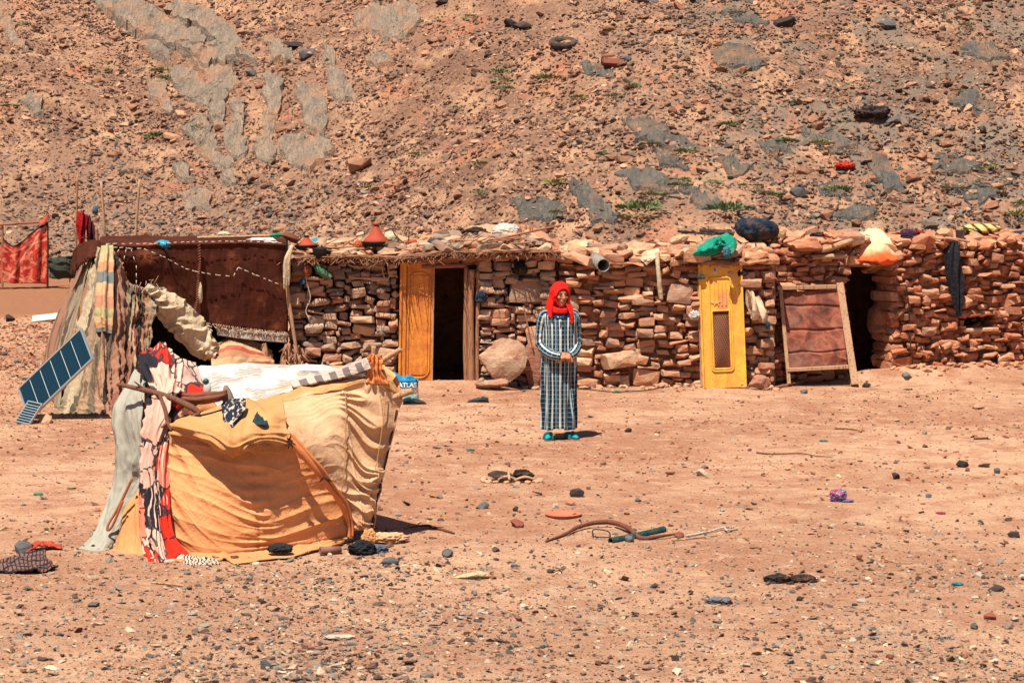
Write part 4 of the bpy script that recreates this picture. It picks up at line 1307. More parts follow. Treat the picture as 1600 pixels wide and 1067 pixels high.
c = t.ramp(fr_, [(0, T(176, 156, 128)), (.10, T(214, 190, 156)), (.17, T(104, 92, 76)), (.22, T(196, 160, 128)), (.31, T(136, 120, 98)), (.36, T(206, 156, 124)), (.44, T(62, 50, 44)), (.48, T(196, 140, 112)), (.58, T(170, 118, 92)), (.64, T(110, 100, 84)), (.70, T(206, 172, 138)), (.80, T(150, 84, 68)), (.86, T(84, 88, 74)), (.92, T(190, 140, 108))], 'CONSTANT')
blk = t.voro(t.coord('UV', (9, 5, 1)), 1.0, 'F1', 'Color'); bs = t.sep(blk)
c = t.mix(t.math('MULTIPLY', t.math('GREATER_THAN', bs[0], .72), .65), c, t.ramp(bs[1], [(0, T(196, 176, 146)), (.25, T(70, 54, 48)), (.45, T(206, 150, 120)), (.65, T(112, 108, 90)), (.85, T(160, 84, 68))], 'CONSTANT'))
c = hsv_var(t, c, t.noise(t.coord('Object', (30, 30, 5)), 1.0, 4, .7), .38, 1.45); c = hsv_var(t, c, t.noise(vo, 50, 4, .7), .65, 1.35)
c = t.mix(t.math('MULTIPLY', t.ramp(t.noise(vo, 5, 4, .7), [(.5, 0.0), (.7, 1.0)]), .6), c, T(186, 140, 108)); c = hsv_var(t, c, t.noise(vo, 2.2, 3, .6), .6, 1.12)
MATS['patch'] = t.done(c, .95, t.bump(t.noise(vo, 45, 4, .7), .6, .02))

# ================================================================== THE TENT
tent = empty("nomad_tent", P(280, 600, 26.9) * 1.0); tent.location.z = 0
tag(tent, "patched nomad tent of dark brown woven goat hair beside the left stone hut", "tent")
def dfr(px): return 26.55 + (px - 160) / 290 * .95
def tp(px, py, dd=0.0): return P(px, py, dfr(px) + dd)
rows = [
 [P(160, 372, 29.0), P(200, 369, 29.3), P(250, 370, 29.3), P(310, 370, 29.3), P(380, 371, 29.3), P(447, 372, 29.2)],
 [P(156, 374, 28.0), P(200, 374, 28.0), P(250, 376, 28.0), P(310, 373, 28.0), P(380, 374, 28.0), P(447, 377, 28.0)],
 [tp(157, 378, .22), tp(200, 380, .22), tp(252, 378, .22), tp(308, 377, .22), tp(380, 377, .22), tp(447, 379, .22)],
 [tp(158, 381), tp(200, 384), tp(252, 381), tp(308, 380), tp(380, 379), tp(447, 382)],
 [tp(158, 388), tp(200, 391), tp(252, 389), tp(308, 389), tp(380, 387), tp(447, 390)],
 [tp(161, 405), tp(205, 410, -.03), tp(252, 412, -.03), tp(308, 418), tp(380, 418, -.02), tp(447, 425)],
 [tp(163, 428), tp(212, 428, .03), tp(256, 448), tp(305, 462, .02), tp(378, 470, -.02), tp(448, 478)],
 [tp(166, 441, .02), tp(216, 447, .06), tp(262, 475, .0), tp(303, 503, .02), tp(378, 514, -.02), tp(448, 521)],
]
def dwool(U, V, A): return .012 * fbm(A[..., 0] * 5, A[..., 2] * 5, 0, 3, 4) + .010 * fbm(A[..., 0] * 18, A[..., 2] * 3, 0, 4, 2) + .02 * ridges(A[..., 0], A[..., 2], 2.2, 5, ang=-.7)
def jagw(U, V, A):
    J = np.zeros_like(A); k = sstep(.97, 1, V); J[..., 2] = -.05 * k * (vnoise(U * 90, 0, 0, 7) + vnoise(U * 220, 0, 0, 8) * .6); return J
wp = cloth("wool_roof", rows, 190, 130, dwool, MATS['wool'], tent, .012, jag=jagw)
# short brown flap hanging over the left corner
rows = [[P(116, 392, 27.6), P(130, 381, 27.1), P(148, 375, 26.7), P(162, 381, 26.5)],
        [P(112, 412, 27.5), P(126, 398, 27.0), P(143, 390, 26.62), P(160, 396, 26.48)],
        [P(108, 436, 27.4), P(119, 424, 26.9), P(133, 408, 26.55), P(144, 402, 26.46)]]
cloth("wool_flap", rows, 40, 30, dwool, MATS['wool'], tent, .012, jag=jagw)
rows = [[tp(163, 424, -.03), tp(180, 424, -.05), tp(197, 424, -.04)], [tp(163, 450, -.04), tp(180, 452, -.07), tp(196, 450, -.05)], [tp(166, 470, -.03), tp(180, 476, -.05), tp(192, 466, -.04)]]
cloth("hanging_flap", rows, 40, 30, lambda U, V, A: .02 * np.sin(U * 26 + V * 3), MATS['wool'], tent, .01, jag=jagw)
# lining behind: back, left side, floor-length dark sheet standing for the shade inside
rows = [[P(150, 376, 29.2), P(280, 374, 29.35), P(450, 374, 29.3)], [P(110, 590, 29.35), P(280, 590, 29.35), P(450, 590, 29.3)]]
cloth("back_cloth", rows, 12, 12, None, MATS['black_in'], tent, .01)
rows = [[P(150, 380, 26.75), P(142, 386, 28.0), P(150, 378, 29.2)], [P(100, 560, 26.0), P(86, 520, 27.8), P(80, 520, 29.3)], [P(90, 640, 25.5), P(74, 610, 27.5), P(70, 590, 29.3)]]
cloth("side_cloth", rows, 50, 50, lambda U, V, A: .03 * ridges(U, V, 14, 9, stretch=12, ang=1.57), MATS['patch'], tent, .01, facing=(-1, 0, 0))
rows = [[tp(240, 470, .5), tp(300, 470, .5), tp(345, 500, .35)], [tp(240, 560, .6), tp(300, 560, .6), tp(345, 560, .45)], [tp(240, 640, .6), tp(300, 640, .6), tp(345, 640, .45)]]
cloth("shade_curtain", rows, 30, 20, lambda U, V, A: .04 * np.sin(U * 40), MATS['black_in'], tent, .01)
# patched curtain spreading to the ground at the left
rows = [
 [P(150, 392, 26.6), P(163, 384, 26.46), P(180, 392, 26.46), P(200, 440, 26.55), P(216, 452, 26.6), P(236, 462, 26.6)],
 [P(136, 440, 26.4), P(155, 438, 26.2), P(176, 440, 26.2), P(200, 470, 26.35), P(218, 480, 26.4), P(240, 486, 26.5)],
 [P(121, 510, 26.1), P(145, 510, 25.9), P(172, 510, 25.85), P(198, 520, 26.1), P(215, 520, 26.2), P(238, 526, 26.4)],
 [P(108, 580, 25.7), P(134, 585, 25.5), P(165, 590, 25.45), P(195, 580, 25.7), P(214, 575, 25.9), P(232, 570, 26.2)],
 [P(96, 632, 25.35), P(126, 636, 25.2), P(160, 640, 25.1), P(196, 628, 25.45), P(220, 612, 25.8), P(244, 600, 26.2)],
 [P(84, 646, 25.2), P(116, 654, 24.95), P(158, 658, 24.85), P(200, 645, 25.2), P(226, 628, 25.6), P(250, 620, 26.0)],
]
def dpatch(U, V, A):
    f = ridges(U, V * .3, 20, 12, stretch=3, ang=1.57, warp=2.0)
    g = ridges(U, V * .4, 46, 13, stretch=4, ang=1.57, warp=1.5)
    return (.030 + .02 * V) * f + .020 * g + .040 * fbm(U * 8, V * 12, 0, 14, 3) + .022 * fbm(U * 26, V * 30, 0, 15, 3) + .02 * ridges(U, V, 9, 16, stretch=3, ang=.5, warp=2)
def jagp(U, V, A):
    J = np.zeros_like(A); k = sstep(.93, 1, V)
    J[..., 1] = -.10 * k * (vnoise(U * 9, 0, 0, 7)); J[..., 2] = .03 * k * vnoise(U * 30, V * 9, 0, 9); return J
cloth("patched_curtain", rows, 170, 200, dpatch, MATS['patch'], tent, .012, jag=jagp, ground=.012)
# narrow woven band tied over the pole
rows = [[P(158, 386, 26.40), P(166, 381, 26.33), P(176, 384, 26.36)], [P(152, 430, 26.2), P(163, 428, 26.1), P(177, 430, 26.16)], [P(147, 490, 25.95), P(160, 488, 25.8), P(176, 492, 25.88)], [P(150, 520, 25.85), P(163, 518, 25.75), P(174, 522, 25.8)]]
MATS['band'] = stripes_mat("woven_band", [T(190, 180, 130), T(226, 186, 140), T(214, 156, 112), T(118, 128, 128), T(226, 176, 132), T(200, 140, 108)], 1.6, .02, axis='y')
cloth("woven_band", rows, 40, 90, lambda U, V, A: .015 * np.sin(U * 14) + .012 * fbm(U * 6, V * 14, 0, 19, 3), MATS['band'], tent, .01)
# striped rug hanging beside the opening
rows = [[tp(196, 500, -.30), tp(212, 497, -.34), tp(228, 492, -.30)], [tp(194, 530, -.36), tp(214, 530, -.42), tp(232, 528, -.36)], [tp(196, 566, -.42), tp(216, 568, -.5), tp(236, 564, -.45)], [tp(198, 602, -.5), tp(218, 604, -.6), tp(240, 598, -.55)]]
MATS['rug'] = stripes_mat("striped_rug", [T(108, 130, 96), T(232, 196, 140), T(96, 72, 56), T(176, 92, 76), T(150, 116, 88), T(104, 124, 92), T(214, 160, 118), T(120, 70, 54)], 1.05, .05)
cloth("striped_rug", rows, 50, 80, lambda U, V, A: .02 * np.sin(U * 17 + V * 3) + .01 * fbm(U * 9, V * 14, 0, 21, 3), MATS['rug'], tent, .01, uvscale=(1, 1))
# cream tarpaulin rolled under the brown cloth
rows = []
for (px, py, w) in ((225, 452, 10), (243, 462, 15), (262, 478, 22), (285, 500, 27), (308, 526, 25), (326, 545, 19), (337, 554, 8)):
    nx_, ny_ = (.62, -.78)
    rows.append([tp(px + nx_ * w * q, py + ny_ * w * q * 1.0, -.03 - .14 * (1 - q * q)) for q in (-1, -.5, 0, .5, 1)])
cloth("rolled_tarpaulin", rows, 70, 160, lambda U, V, A: .028 * ridges(U, V * 2.2, 9, 24, stretch=3, ang=.5, warp=2) + .012 * fbm(U * 6, V * 24, 0, 25, 3), MATS['cream'], tent, .01)
rows = [[tp(172, 478, -.06), tp(183, 476, -.12), tp(196, 478, -.06)], [tp(171, 492, -.10), tp(184, 492, -.20), tp(197, 491, -.10)], [tp(176, 504, -.08), tp(185, 507, -.16), tp(195, 503, -.08)]]
cloth("hanging_pouch", rows, 24, 24, None, simple_mat("brown_pouch", T(150, 106, 88), .85, .2, 9, .2), tent, .01)
# pale strip below the wool and the rug bulging under it
rows = [[tp(338, 513, -.01), tp(390, 517, -.01), tp(448, 521, -.01)], [tp(340, 524, -.02), tp(392, 531, -.03), tp(449, 536, -.02)]]
cloth("pale_hem", rows, 90, 12, lambda U, V, A: .01 * fbm(U * 24, V, 0, 28, 2), simple_mat("grey_hem_cloth", T(206, 186, 168), .9, .3, 30, .2), tent, .008)
MATS['mound_rug'] = stripes_mat("folded_rug", [T(226, 176, 132), T(206, 150, 108), T(226, 180, 138), T(196, 88, 66), T(216, 150, 112), T(228, 186, 140), T(176, 108, 80), T(220, 170, 126)], 1.3, .04, axis='y')
rows = [[tp(330, 540, .1), tp(365, 524, .15), tp(400, 534, .15), tp(425, 548, .15)], [tp(330, 556, -.1), tp(362, 544, -.16), tp(400, 552, -.1), tp(428, 560, .0)], [tp(330, 580, -.25), tp(365, 580, -.3), tp(400, 572, -.22), tp(430, 572, -.1)], [tp(328, 612, -.3), tp(365, 612, -.35), tp(400, 606, -.3), tp(432, 604, -.15)]]
mr = cloth("folded_rug", rows, 60, 60, lambda U, V, A: .02 * fbm(U * 7, V * 7, 0, 30, 3), MATS['mound_rug'], None, .03)
rezero(mr); tag(mr, "folded tan and red striped rug heaped under the tent's low edge", "rug")
# stitching: short white threads along the seams
def dashes(paths, dash=.045, gap=.04, rad=.0045, off=-.075, jitter=.2):
    lst = []
    for path in paths:
        pts = [tp(px, py, off) for px, py in path]
        acc = 0.0
        for a, b in zip(pts, pts[1:]):
            L = (b - a).length; p = -acc if acc else 0
            p = 0.0
            while p < L:
                e = min(p + dash * rnd.uniform(.7, 1.3), L)
                u0, u1 = a.lerp(b, p / L), a.lerp(b, e / L)
                lst.append(dict(pts=[u0, u1 + Vector((0, 0, rnd.uniform(-.006, .006)))], radii=rad, seg=4, sub=1))
                p = e + gap * rnd.uniform(.6, 1.5)
    return lst
st = dashes([[(165, 386), (200, 388), (225, 389), (255, 401), (290, 420), (305, 424), (340, 430), (365, 432), (372, 418), (400, 430), (440, 446)],
             [(186, 390), (176, 405), (168, 422)], [(197, 390), (190, 420)], [(205, 390), (213, 415), (213, 446)],
             [(214, 447), (262, 478), (300, 504), (350, 514), (400, 517), (446, 522)], [(166, 381), (240, 381), (300, 378), (380, 377), (444, 380)]])
set_parent(new_obj("stitching", tubes_mesh("stitching", st), None, MATS['white_thread']), tent); tent.children[0]
bpy.data.objects['stitching']['kind'] = 'stuff'
rope = []
sp_pts = [tp(311, 384, -.05), tp(312, 410, -.05), tp(309, 440, -.05), tp(308, 470, -.05), tp(300, 500, -.06)]
k = 0
for a, b in zip(sp_pts, sp_pts[1:]):
    L = (b - a).length; m = int(L / .028)
    for i in range(m):
        c_ = a.lerp(b, i / m)
        rope.append(dict(pts=[c_ + Vector((-.016, 0, -.008)), c_ + Vector((.016, -.004, .012))], radii=.008, seg=5, sub=1)); k += 1
set_parent(new_obj("laced_seam", tubes_mesh("laced_seam", rope), None, simple_mat("brown_lacing", T(140, 88, 64), .9, .4, 20, .2)), tent)
tpm = lump_mesh("torn_patch", (.035, .02, .12), 4, .4, 2, 3); tpm.transform(Matrix.Translation(tp(312, 457, -.05)))
set_parent(new_obj("torn_patch", tpm, None, MATS['cream']), tent)
# frayed threads along the lower edge
r = random.Random(8); fy = []
def edge_pt(u):
    pts = [(166, 441), (216, 447), (262, 475), (303, 503), (378, 514), (448, 521)]
    u *= 5; i = min(4, int(u)); f = u - i
    return (pts[i][0] * (1 - f) + pts[i + 1][0] * f, pts[i][1] * (1 - f) + pts[i + 1][1] * f)
for _ in range(330):
    q = edge_pt(r.random()); a = tp(q[0], q[1] - 2, -.03); d = Vector((r.gauss(0, .03), r.uniform(-.03, .0), -r.uniform(.02, .10)))
    fy.append(dict(pts=[a, a + d * .5 + Vector((r.gauss(0, .01), -.01, 0)), a + d], radii=[.004, .003, .002], seg=3, sub=1))
for _ in range(120):
    a = tp(r.gauss(232, 12), r.gauss(462, 9), -.10); d = Vector((r.gauss(0, .05), r.uniform(-.05, .02), r.gauss(-.03, .05)))
    fy.append(dict(pts=[a, a + d], radii=[.006, .003], seg=3, sub=1))
ob = new_obj("frayed_threads", tubes_mesh("frayed_threads", fy), None, simple_mat("frayed_wool", T(176, 140, 112), .9, .5, 30, 0)); ob['kind'] = 'stuff'; set_parent(ob, tent)
for nm, pts, rd, m in (("tent_pole", [tp(455, 384, -.02), tp(448, 425, -.03), tp(451, 470, -.02), tp(462, 540, -.05), tp(468, 590, -.05)], [.022, .026, .024, .022, .02], 'wood_pale'),
                       ("tent_pole", [tp(418, 590, .0), tp(415, 560, .0), tp(412, 536, .0)], [.05, .045, .03], 'wood_pale'),
                       ("tent_pole", [tp(446, 600, -.05), tp(444, 565, -.05), tp(449, 538, -.03)], [.05, .045, .03], 'wood'),
                       ("tent_pole", [tp(332, 600, .0), tp(336, 560, .0), tp(330, 535, .05)], [.025, .022, .02], 'wood')):
    set_parent(new_obj(nm, tube_mesh(nm, pts, rd, rough=.25, freq=9, seed=3), None, MATS[m]), tent)
rags = [dict(pts=[tp(457, 384, -.06), tp(447 + q * 2, 405, -.10), tp(445 + q * 3, 430, -.10), tp(444 + q * 3.4, 452 - q * 3, -.09)], radii=[.02, .024, .02, .012], seg=7, rough=.3) for q in (0, 1, 2)]
set_parent(new_obj("white_strips", tubes_mesh("white_strips", rags), None, MATS['cream']), tent)
r = random.Random(18); vines = []
for _ in range(60):
    a = tp(r.uniform(440, 474), r.uniform(535, 575), -.1); vines.append(dict(pts=[a, a + Vector((r.gauss(0, .05), r.gauss(0, .04), -r.uniform(.05, .25)))], radii=[.010, .004], seg=4, sub=1))
ob = new_obj("root_tangle", tubes_mesh("root_tangle", vines), None, MATS['twig']); ob['kind'] = 'stuff'; set_parent(ob, tent)

# ---- things on and around the tent
def bag(name, label, cat, px, py, d, w, h, mat, seed, dep=None, amp=.25, crease=.06, rot=0.0, freq=1.5, tilt=0.0, group=None, flat=.15):
    """soft body: px,py = middle of its base"""
    p = P(px, py, d)
    me = lump_mesh(name, (w / 2, (dep or w * .7) / 2, h / 2), seed, amp, freq, 4, flat, crease)
    me.transform(Matrix.Translation((0, 0, h / 2 * (1 - flat))))
    return thing(name, label, cat, me, mat, p, (0, tilt, rot), group)
MATS['blue_plastic'] = simple_mat("blue_plastic", T(40, 170, 205), .35, .25, 12, .3)
b = bag("plastic_bag", "crumpled bright blue plastic bag on the brown tent roof", "bag", 254, 388, 26.9, .20, .095, MATS['blue_plastic'], 3, crease=.12)
ob = new_obj("dark_tail", tube_mesh("dark_tail", [(.03, -.04, .03), (.06, -.09, -.02), (.085, -.10, -.09)], [.022, .018, .008], rough=.3), b, MATS['black_in'])
# shovel
sh = empty("shovel", P(308, 371, 27.4)); tag(sh, "long wooden shovel with green collar and rusty blade, lying along the tent roof", "shovel")
set_parent(new_obj("handle", tube_mesh("handle", [P(308, 371.5, 27.4), P(370, 370, 27.5), P(424, 368.5, 27.6)], .017, seg=10), None, MATS['wood_pale_x']), sh)
set_parent(new_obj("collar", tube_mesh("collar", [P(422, 368.5, 27.6), P(430, 367.5, 27.62), P(441, 367.5, 27.65)], [.022, .027, .02], seg=12), None, simple_mat("green_collar", T(24, 140, 100), .5, .15, 10, 0)), sh)
rows = [[P(440, 366, 27.65), P(440, 367.5, 27.6), P(440, 369, 27.65)], [P(447, 363, 27.7), P(447, 369, 27.6), P(447, 374, 27.72)], [P(458, 365, 27.72), P(458, 373, 27.62), P(456, 379, 27.74)], [P(470, 374, 27.75), P(467, 377, 27.7), P(463, 381, 27.76)]]
cloth("blade", rows, 14, 14, None, MATS['rust'], sh, .006)
bag("sack", "small cream sack behind the shovel handle on the tent roof", "sack", 350, 370, 28.1, .15, .07, MATS['cream'], 5)
rows = [[P(383, 374, 27.75), P(400, 372, 27.75), P(420, 371, 27.75), P(430, 373, 27.75)], [P(378, 380, 27.5), P(400, 379, 27.5), P(420, 380, 27.5), P(436, 381, 27.5)]]
ob = cloth("white_sheet", rows, 30, 10, lambda U, V, A: .012 * fbm(U * 7, V * 4, 0, 3, 2), simple_mat("white_sheet", T(240, 230, 214), .7, .1, 10, .1), None, .01); rezero(ob); tag(ob, "crumpled white sheet lying on the tent roof below the shovel", "sheet")

# solar panels
def panel(name, label, A, B, D, ncell, gridn, fw=.018, th=.03):
    """A bottom corner, B along the short edge, D along the long edge"""
    e1, e2 = (D - A), (B - A)
    L, Wd = e1.length, e2.length
    x = e1.normalized(); z = (e2 - x * e2.dot(x)); Wd = z.length; z.normalize(); n = z.cross(x)
    fs = -1 if n.y > 0 else 1            # which side of the sheet faces the yard
    root = empty(name, A); 
    R = Matrix((x, n, z)).transposed()
    root.rotation_euler = R.to_euler(); tag(root, label, "solar panel")
    fr_m = simple_mat("aluminium_frame", T(214, 214, 208), .35, .06, 10, 0, metal=.6) if 'alu' not in MATS else MATS['alu']; MATS['alu'] = fr_m
    s = 1
    if R.determinant() < 0:
        pass
    bm = bmesh.new(); dy = th / 2
    for (x0, x1, z0, z1) in ((0, L, 0, fw), (0, L, Wd - fw, Wd), (0, fw, fw, Wd - fw), (L - fw, L, fw, Wd - fw)):
        addbox(bm, x0, x1, -dy, dy, z0, z1)
    o = new_obj("frame", bm_mesh("frame", bm), root, fr_m)
    new_obj("back_sheet", box_mesh("back_sheet", L - 2 * fw, .004, Wd - 2 * fw, 0, (L / 2, 0, Wd / 2)), root, simple_mat("white_back_sheet", T(226, 230, 228), .5, .04, 10, 0))
    t = NT("solar_cell"); v = t.coord('Object'); s_ = t.sep(v)
    ln = t.math('LESS_THAN', t.math('FRACT', t.math('MULTIPLY', s_[2], 34)), .14)
    ln2 = t.math('LESS_THAN', t.math('FRACT', t.math('MULTIPLY', s_[0], 22)), .07)
    c = t.mix(t.math('MULTIPLY', t.math('MAXIMUM', ln, ln2), .35), T(6, 44, 62, 1.4), T(96, 140, 150))
    c = t.mix(.5, c, hsv_var(t, T(6, 44, 62, 1.4), t.noise(v, 30, 3, .6), .7, 1.3))
    m = t.done(c, .35); t.b.inputs["Specular IOR Level"].default_value = .3
    if gridn == 1:
        w = (L - 2 * fw) / ncell
        for k in range(ncell):
            new_obj("cell_strip", box_mesh("cell_strip", w - .010, .004, Wd - 2 * fw - .010, 0, (fw + w * (k + .5), .006 * fs, Wd / 2)), root, m)
    else:
        w = (Wd - 2 * fw) / gridn; l = (L - 2 * fw) / ncell
        for k in range(gridn):
            for j in range(ncell):
                new_obj("cell_strip", box_mesh("cell_strip", l - .012, .004, w - .010, 0, (fw + l * (j + .5), -.006, fw + w * (k + .5))), root, m)
    return root
pn = panel("solar_panel", "large blue solar panel in silver frame leaning against the patched tent", P(46, 656, 24.66), P(23, 613, 24.96), P(146, 561, 24.38), 6, 1)
new_obj("cable_ring", bpy.data.meshes.new("cable_ring") if False else tube_mesh("cable_ring", [(.17 + .02 * math.cos(a), -.02, .06 + .02 * math.sin(a)) for a in [k * .628 for k in range(11)]], .004, seg=5, sub=1, cap=False), pn, simple_mat("pink_cable", T(176, 150, 150), .6, .1, 10, 0))
panel("solar_panel", "small solar panel propped on a stone in front of the large one", P(46, 664, 24.4), P(23, 660, 24.35), P(68, 629, 24.75), 1, 8, fw=.012, th=.02) if False else None
def small_panel():
    A, B, D = P(46, 664, 24.22), P(23, 660, 24.35), P(67, 631, 24.35)
    return panel("solar_panel", "small solar panel with eight narrow cell rows lying below the large one", A, B, D, 8, 1, fw=.012, th=.02)
small_panel()

def stone_thing(px, py, w, label, mat=None, h=.6, seed=None, d=None, cat="stone", name="stone", group=None, mesh=None, z=None):
    p = GT(px, py) if d is None else P(px, py, d)
    s = w / 2 * p.y / FPX
    me = (mesh or rnd.choice(ROCKM)).copy()
    o = new_obj(name, me)
    o.location = (p.x, p.y + s * .4, p.z + s * h * .55 if d is None else p.z + s * h * .6); o.scale = (s * 1.08, s * .85, s * h); o.rotation_euler = (rnd.gauss(0, .15), rnd.gauss(0, .15), rnd.uniform(0, 6.28) if w < 30 else rnd.uniform(-.4, .4))
    if mat is not None: me.materials.clear(); me.materials.append(mat)
    tag(o, label, cat, group)
    return o
MATS['tan_rock'] = piece_stone("tan_rock", [T(226, 176, 136), T(206, 156, 120)], None)
MATS['grey_rock'] = piece_stone("grey_rock", [T(128, 124, 122), T(104, 102, 102), T(116, 110, 108)], None)
MATS['black_rock'] = piece_stone("black_rock", [T(66, 54, 52), T(86, 72, 68)], None)
MATS['red_rock'] = piece_stone("red_rock", [T(160, 90, 70), T(140, 84, 68)], None)
MATS['pale_rock'] = piece_stone("pale_rock", [T(226, 206, 184), T(214, 190, 164)], None)
stone_thing(70, 661, 29, "tan stone propping the small solar panel beside the tent", MATS['tan_rock'], .75)
# white sheet of metal at the terrace edge
me = box_mesh("metal_sheet", .62, .30, .02, .003)
thing("metal_sheet", "bent white metal sheet lying at the edge of the bare terrace", "metal sheet", me, simple_mat("white_metal", T(226, 220, 206), .5, .12, 6, .1), P(80, 495, 37.9), (math.radians(14), math.radians(-6), math.radians(8)))
stone_thing(14, 501, 20, "dark stone at the terrace edge behind the solar panels", MATS['black_rock'], .7)
# red cloth screen far left
t = NT("red_print_cloth"); v = t.coord('UV'); n = t.noise(t.coord('UV', (6, 8, 1)), 1.0, 5, .75, .6)
c = t.mix(t.ramp(n, [(.50, 0.0), (.56, 1.0)]), T(196, 52, 40), T(238, 140, 108))
w1 = t.math('LESS_THAN', t.math('ABSOLUTE', t.math('SUBTRACT', t.math('ADD', t.sep(v)[0], t.math('MULTIPLY', t.sep(v)[1], 1.0)), 1.02)), .035)
w2 = t.math('LESS_THAN', t.math('ABSOLUTE', t.math('SUBTRACT', t.math('SUBTRACT', t.sep(v)[1], t.math('MULTIPLY', t.sep(v)[0], .25)), .18)), .022)
w3 = t.math('LESS_THAN', t.math('ABSOLUTE', t.math('SUBTRACT', t.math('SUBTRACT', t.sep(v)[1], t.math('MULTIPLY', t.sep(v)[0], .3)), .80)), .022)
c = t.mix(t.math('MAXIMUM', w1, t.math('MAXIMUM', w2, w3)), c, T(240, 150, 120))
c = t.mix(t.math('LESS_THAN', t.sep(v)[1], .07), c, T(60, 30, 34))
MATS['redprint'] = t.done(c, .9)
DS = 44.5
zs_ = hz(P(30, 440, DS).x, DS)
scr = empty("cloth_screen", (P(38, 440, DS).x, DS, zs_)); tag(scr, "red printed cloth hung between two posts at the foot of the slope", "cloth screen")
def pole_to(px, py0, px1, d, base=None):
    a = P(px, py0, d); b = P(px1, 440, d); b.z = hz(b.x, d) - .03 if base is None else base
    return a, b
a, b = pole_to(74, 330, 74, DS); set_parent(new_obj("post", tube_mesh("post", [b, b.lerp(a, .5) + Vector((.01, 0, 0)), a], [.022, .02, .016], rough=.2), None, simple_mat("dark_post", T(84, 58, 46), .9, .3, 9, .2)), scr)
a, b = pole_to(4, 345, 3, DS); set_parent(new_obj("post", tube_mesh("post", [b, b.lerp(a, .5), a], [.025, .022, .02], rough=.2), None, MATS['wood']), scr)
set_parent(new_obj("crossbar", tube_mesh("crossbar", [P(-8, 352, DS - .03), P(35, 349, DS - .04), P(78, 346, DS - .03)], .022, rough=.2), None, MATS['wood_x']), scr)
rows = [[P(6, 372, DS), P(20, 384, DS - .05), P(38, 374, DS - .05), P(56, 357, DS - .03), P(73, 348, DS)],
        [P(5, 400, DS), P(22, 405, DS - .08), P(38, 398, DS - .04), P(56, 390, DS - .08), P(73, 380, DS)],
        [P(5, 441, DS), P(22, 443, DS - .1), P(38, 443, DS - .04), P(56, 443, DS - .1), P(73, 444, DS)]]
cloth("printed_cloth", rows, 60, 50, lambda U, V, A: .03 * np.sin(U * 25 + V * 2) + .02 * fbm(U * 7, V * 5, 0, 33, 2), MATS['redprint'], scr, .008, ground=zs_ - .02)
rows = [[P(-40, 376, DS), P(-18, 380, DS), P(1, 378, DS)], [P(-40, 443, DS), P(-18, 443, DS), P(1, 443, DS)]]
cloth("printed_cloth", rows, 30, 30, lambda U, V, A: .03 * np.sin(U * 25), MATS['redprint'], scr, .008)
rows = [[P(60, 346, DS - .04), P(68, 340, DS - .05), P(76, 332, DS - .03)], [P(58, 351, DS - .05), P(67, 350, DS - .08), P(75, 346, DS - .04)]]
cloth("knotted_corner", rows, 12, 8, None, MATS['redprint'], scr, .02)
rows = [[P(76, 404, DS), P(90, 402, DS - .05), P(105, 401, DS - .05), P(122, 400, DS)], [P(76, 418, DS), P(90, 420, DS - .1), P(105, 416, DS - .1), P(122, 418, DS)], [P(77, 434, DS), P(90, 435, DS), P(105, 434, DS), P(122, 434, DS)]]
ob = cloth("shade_net", rows, 50, 24, lambda U, V, A: .05 * ridges(U, V, 6, 3, ang=.4, stretch=4), simple_mat("dark_green_net", T(66, 70, 58), .9, .4, 12, .3), None, .01); rezero(ob); tag(ob, "low dark green netting stretched beside the red cloth screen", "net")
for (px0, py0, px1, d, rad, m, lb) in ((121, 272, 119, 30.2, .013, 'wood', "tall dark thin pole with red clothes hung on it"), (158, 284, 166, 30.6, .017, 'wood_pale', "leaning pale pole just right of the red clothes"), (218, 280, 211, 30.4, .016, 'wood_pale', "pale pole with a side twig standing behind the tent roof")):
    a = P(px0, py0, d); b = P(px1, 400, d); b.z = 0
    b.x = a.x + (P(px1, 380, d).x - a.x) * 1.5
    mid = a.lerp(b, .4) + Vector((rnd.gauss(0, .02), 0, 0))
    ob = new_obj("pole", tube_mesh("pole", [b, a.lerp(b, .7) + Vector((rnd.gauss(0, .02), 0, 0)), mid, a], [rad * 1.4, rad * 1.3, rad * 1.15, rad], rough=.2, freq=7, seed=px0), None, MATS[m]); rezero(ob); tag(ob, lb, "pole", "poles standing behind the tent")
    if px0 == 218:
        tw = new_obj("side_twig", tube_mesh("side_twig", [P(213, 360, d), P(220, 358, d), P(230, 357.5, d)], [.008, .006, .005], seg=6), None, MATS[m]); tw.parent = ob; tw.matrix_parent_inverse = Matrix.Translation(ob.location).inverted()
    if px0 == 121: polev = ob
MATS['redcloth'] = cloth_mat("red_wool", T(190, 20, 26), .9, .15, 200, T(150, 14, 22))
dR = 30.1
rows = [[P(121, 334, dR), P(126, 331, dR - .05), P(131, 331, dR - .05), P(136, 338, dR)], [P(120, 350, dR), P(126, 350, dR - .08), P(131, 350, dR - .06), P(136, 352, dR)], [P(121, 362, dR), P(126, 364, dR - .06), P(130, 366, dR - .06), P(134, 360, dR)], [P(123, 386, dR), P(126, 388, dR - .04), P(129, 389, dR - .04), P(132, 384, dR)]]
ob = cloth("red_garment", rows, 30, 40, lambda U, V, A: .015 * np.sin(U * 14 + V * 4), MATS['redcloth'], None, .03); rezero(ob); tag(ob, "bright red garment hanging from the tall dark pole", "garment", "clothes hung behind the tent")
rows = [[P(134, 335, dR + .05), P(139, 340, dR), P(145, 345, dR + .05)], [P(136, 358, dR), P(141, 360, dR - .04), P(148, 358, dR)], [P(138, 382, dR), P(143, 380, dR), P(148, 372, dR)]]
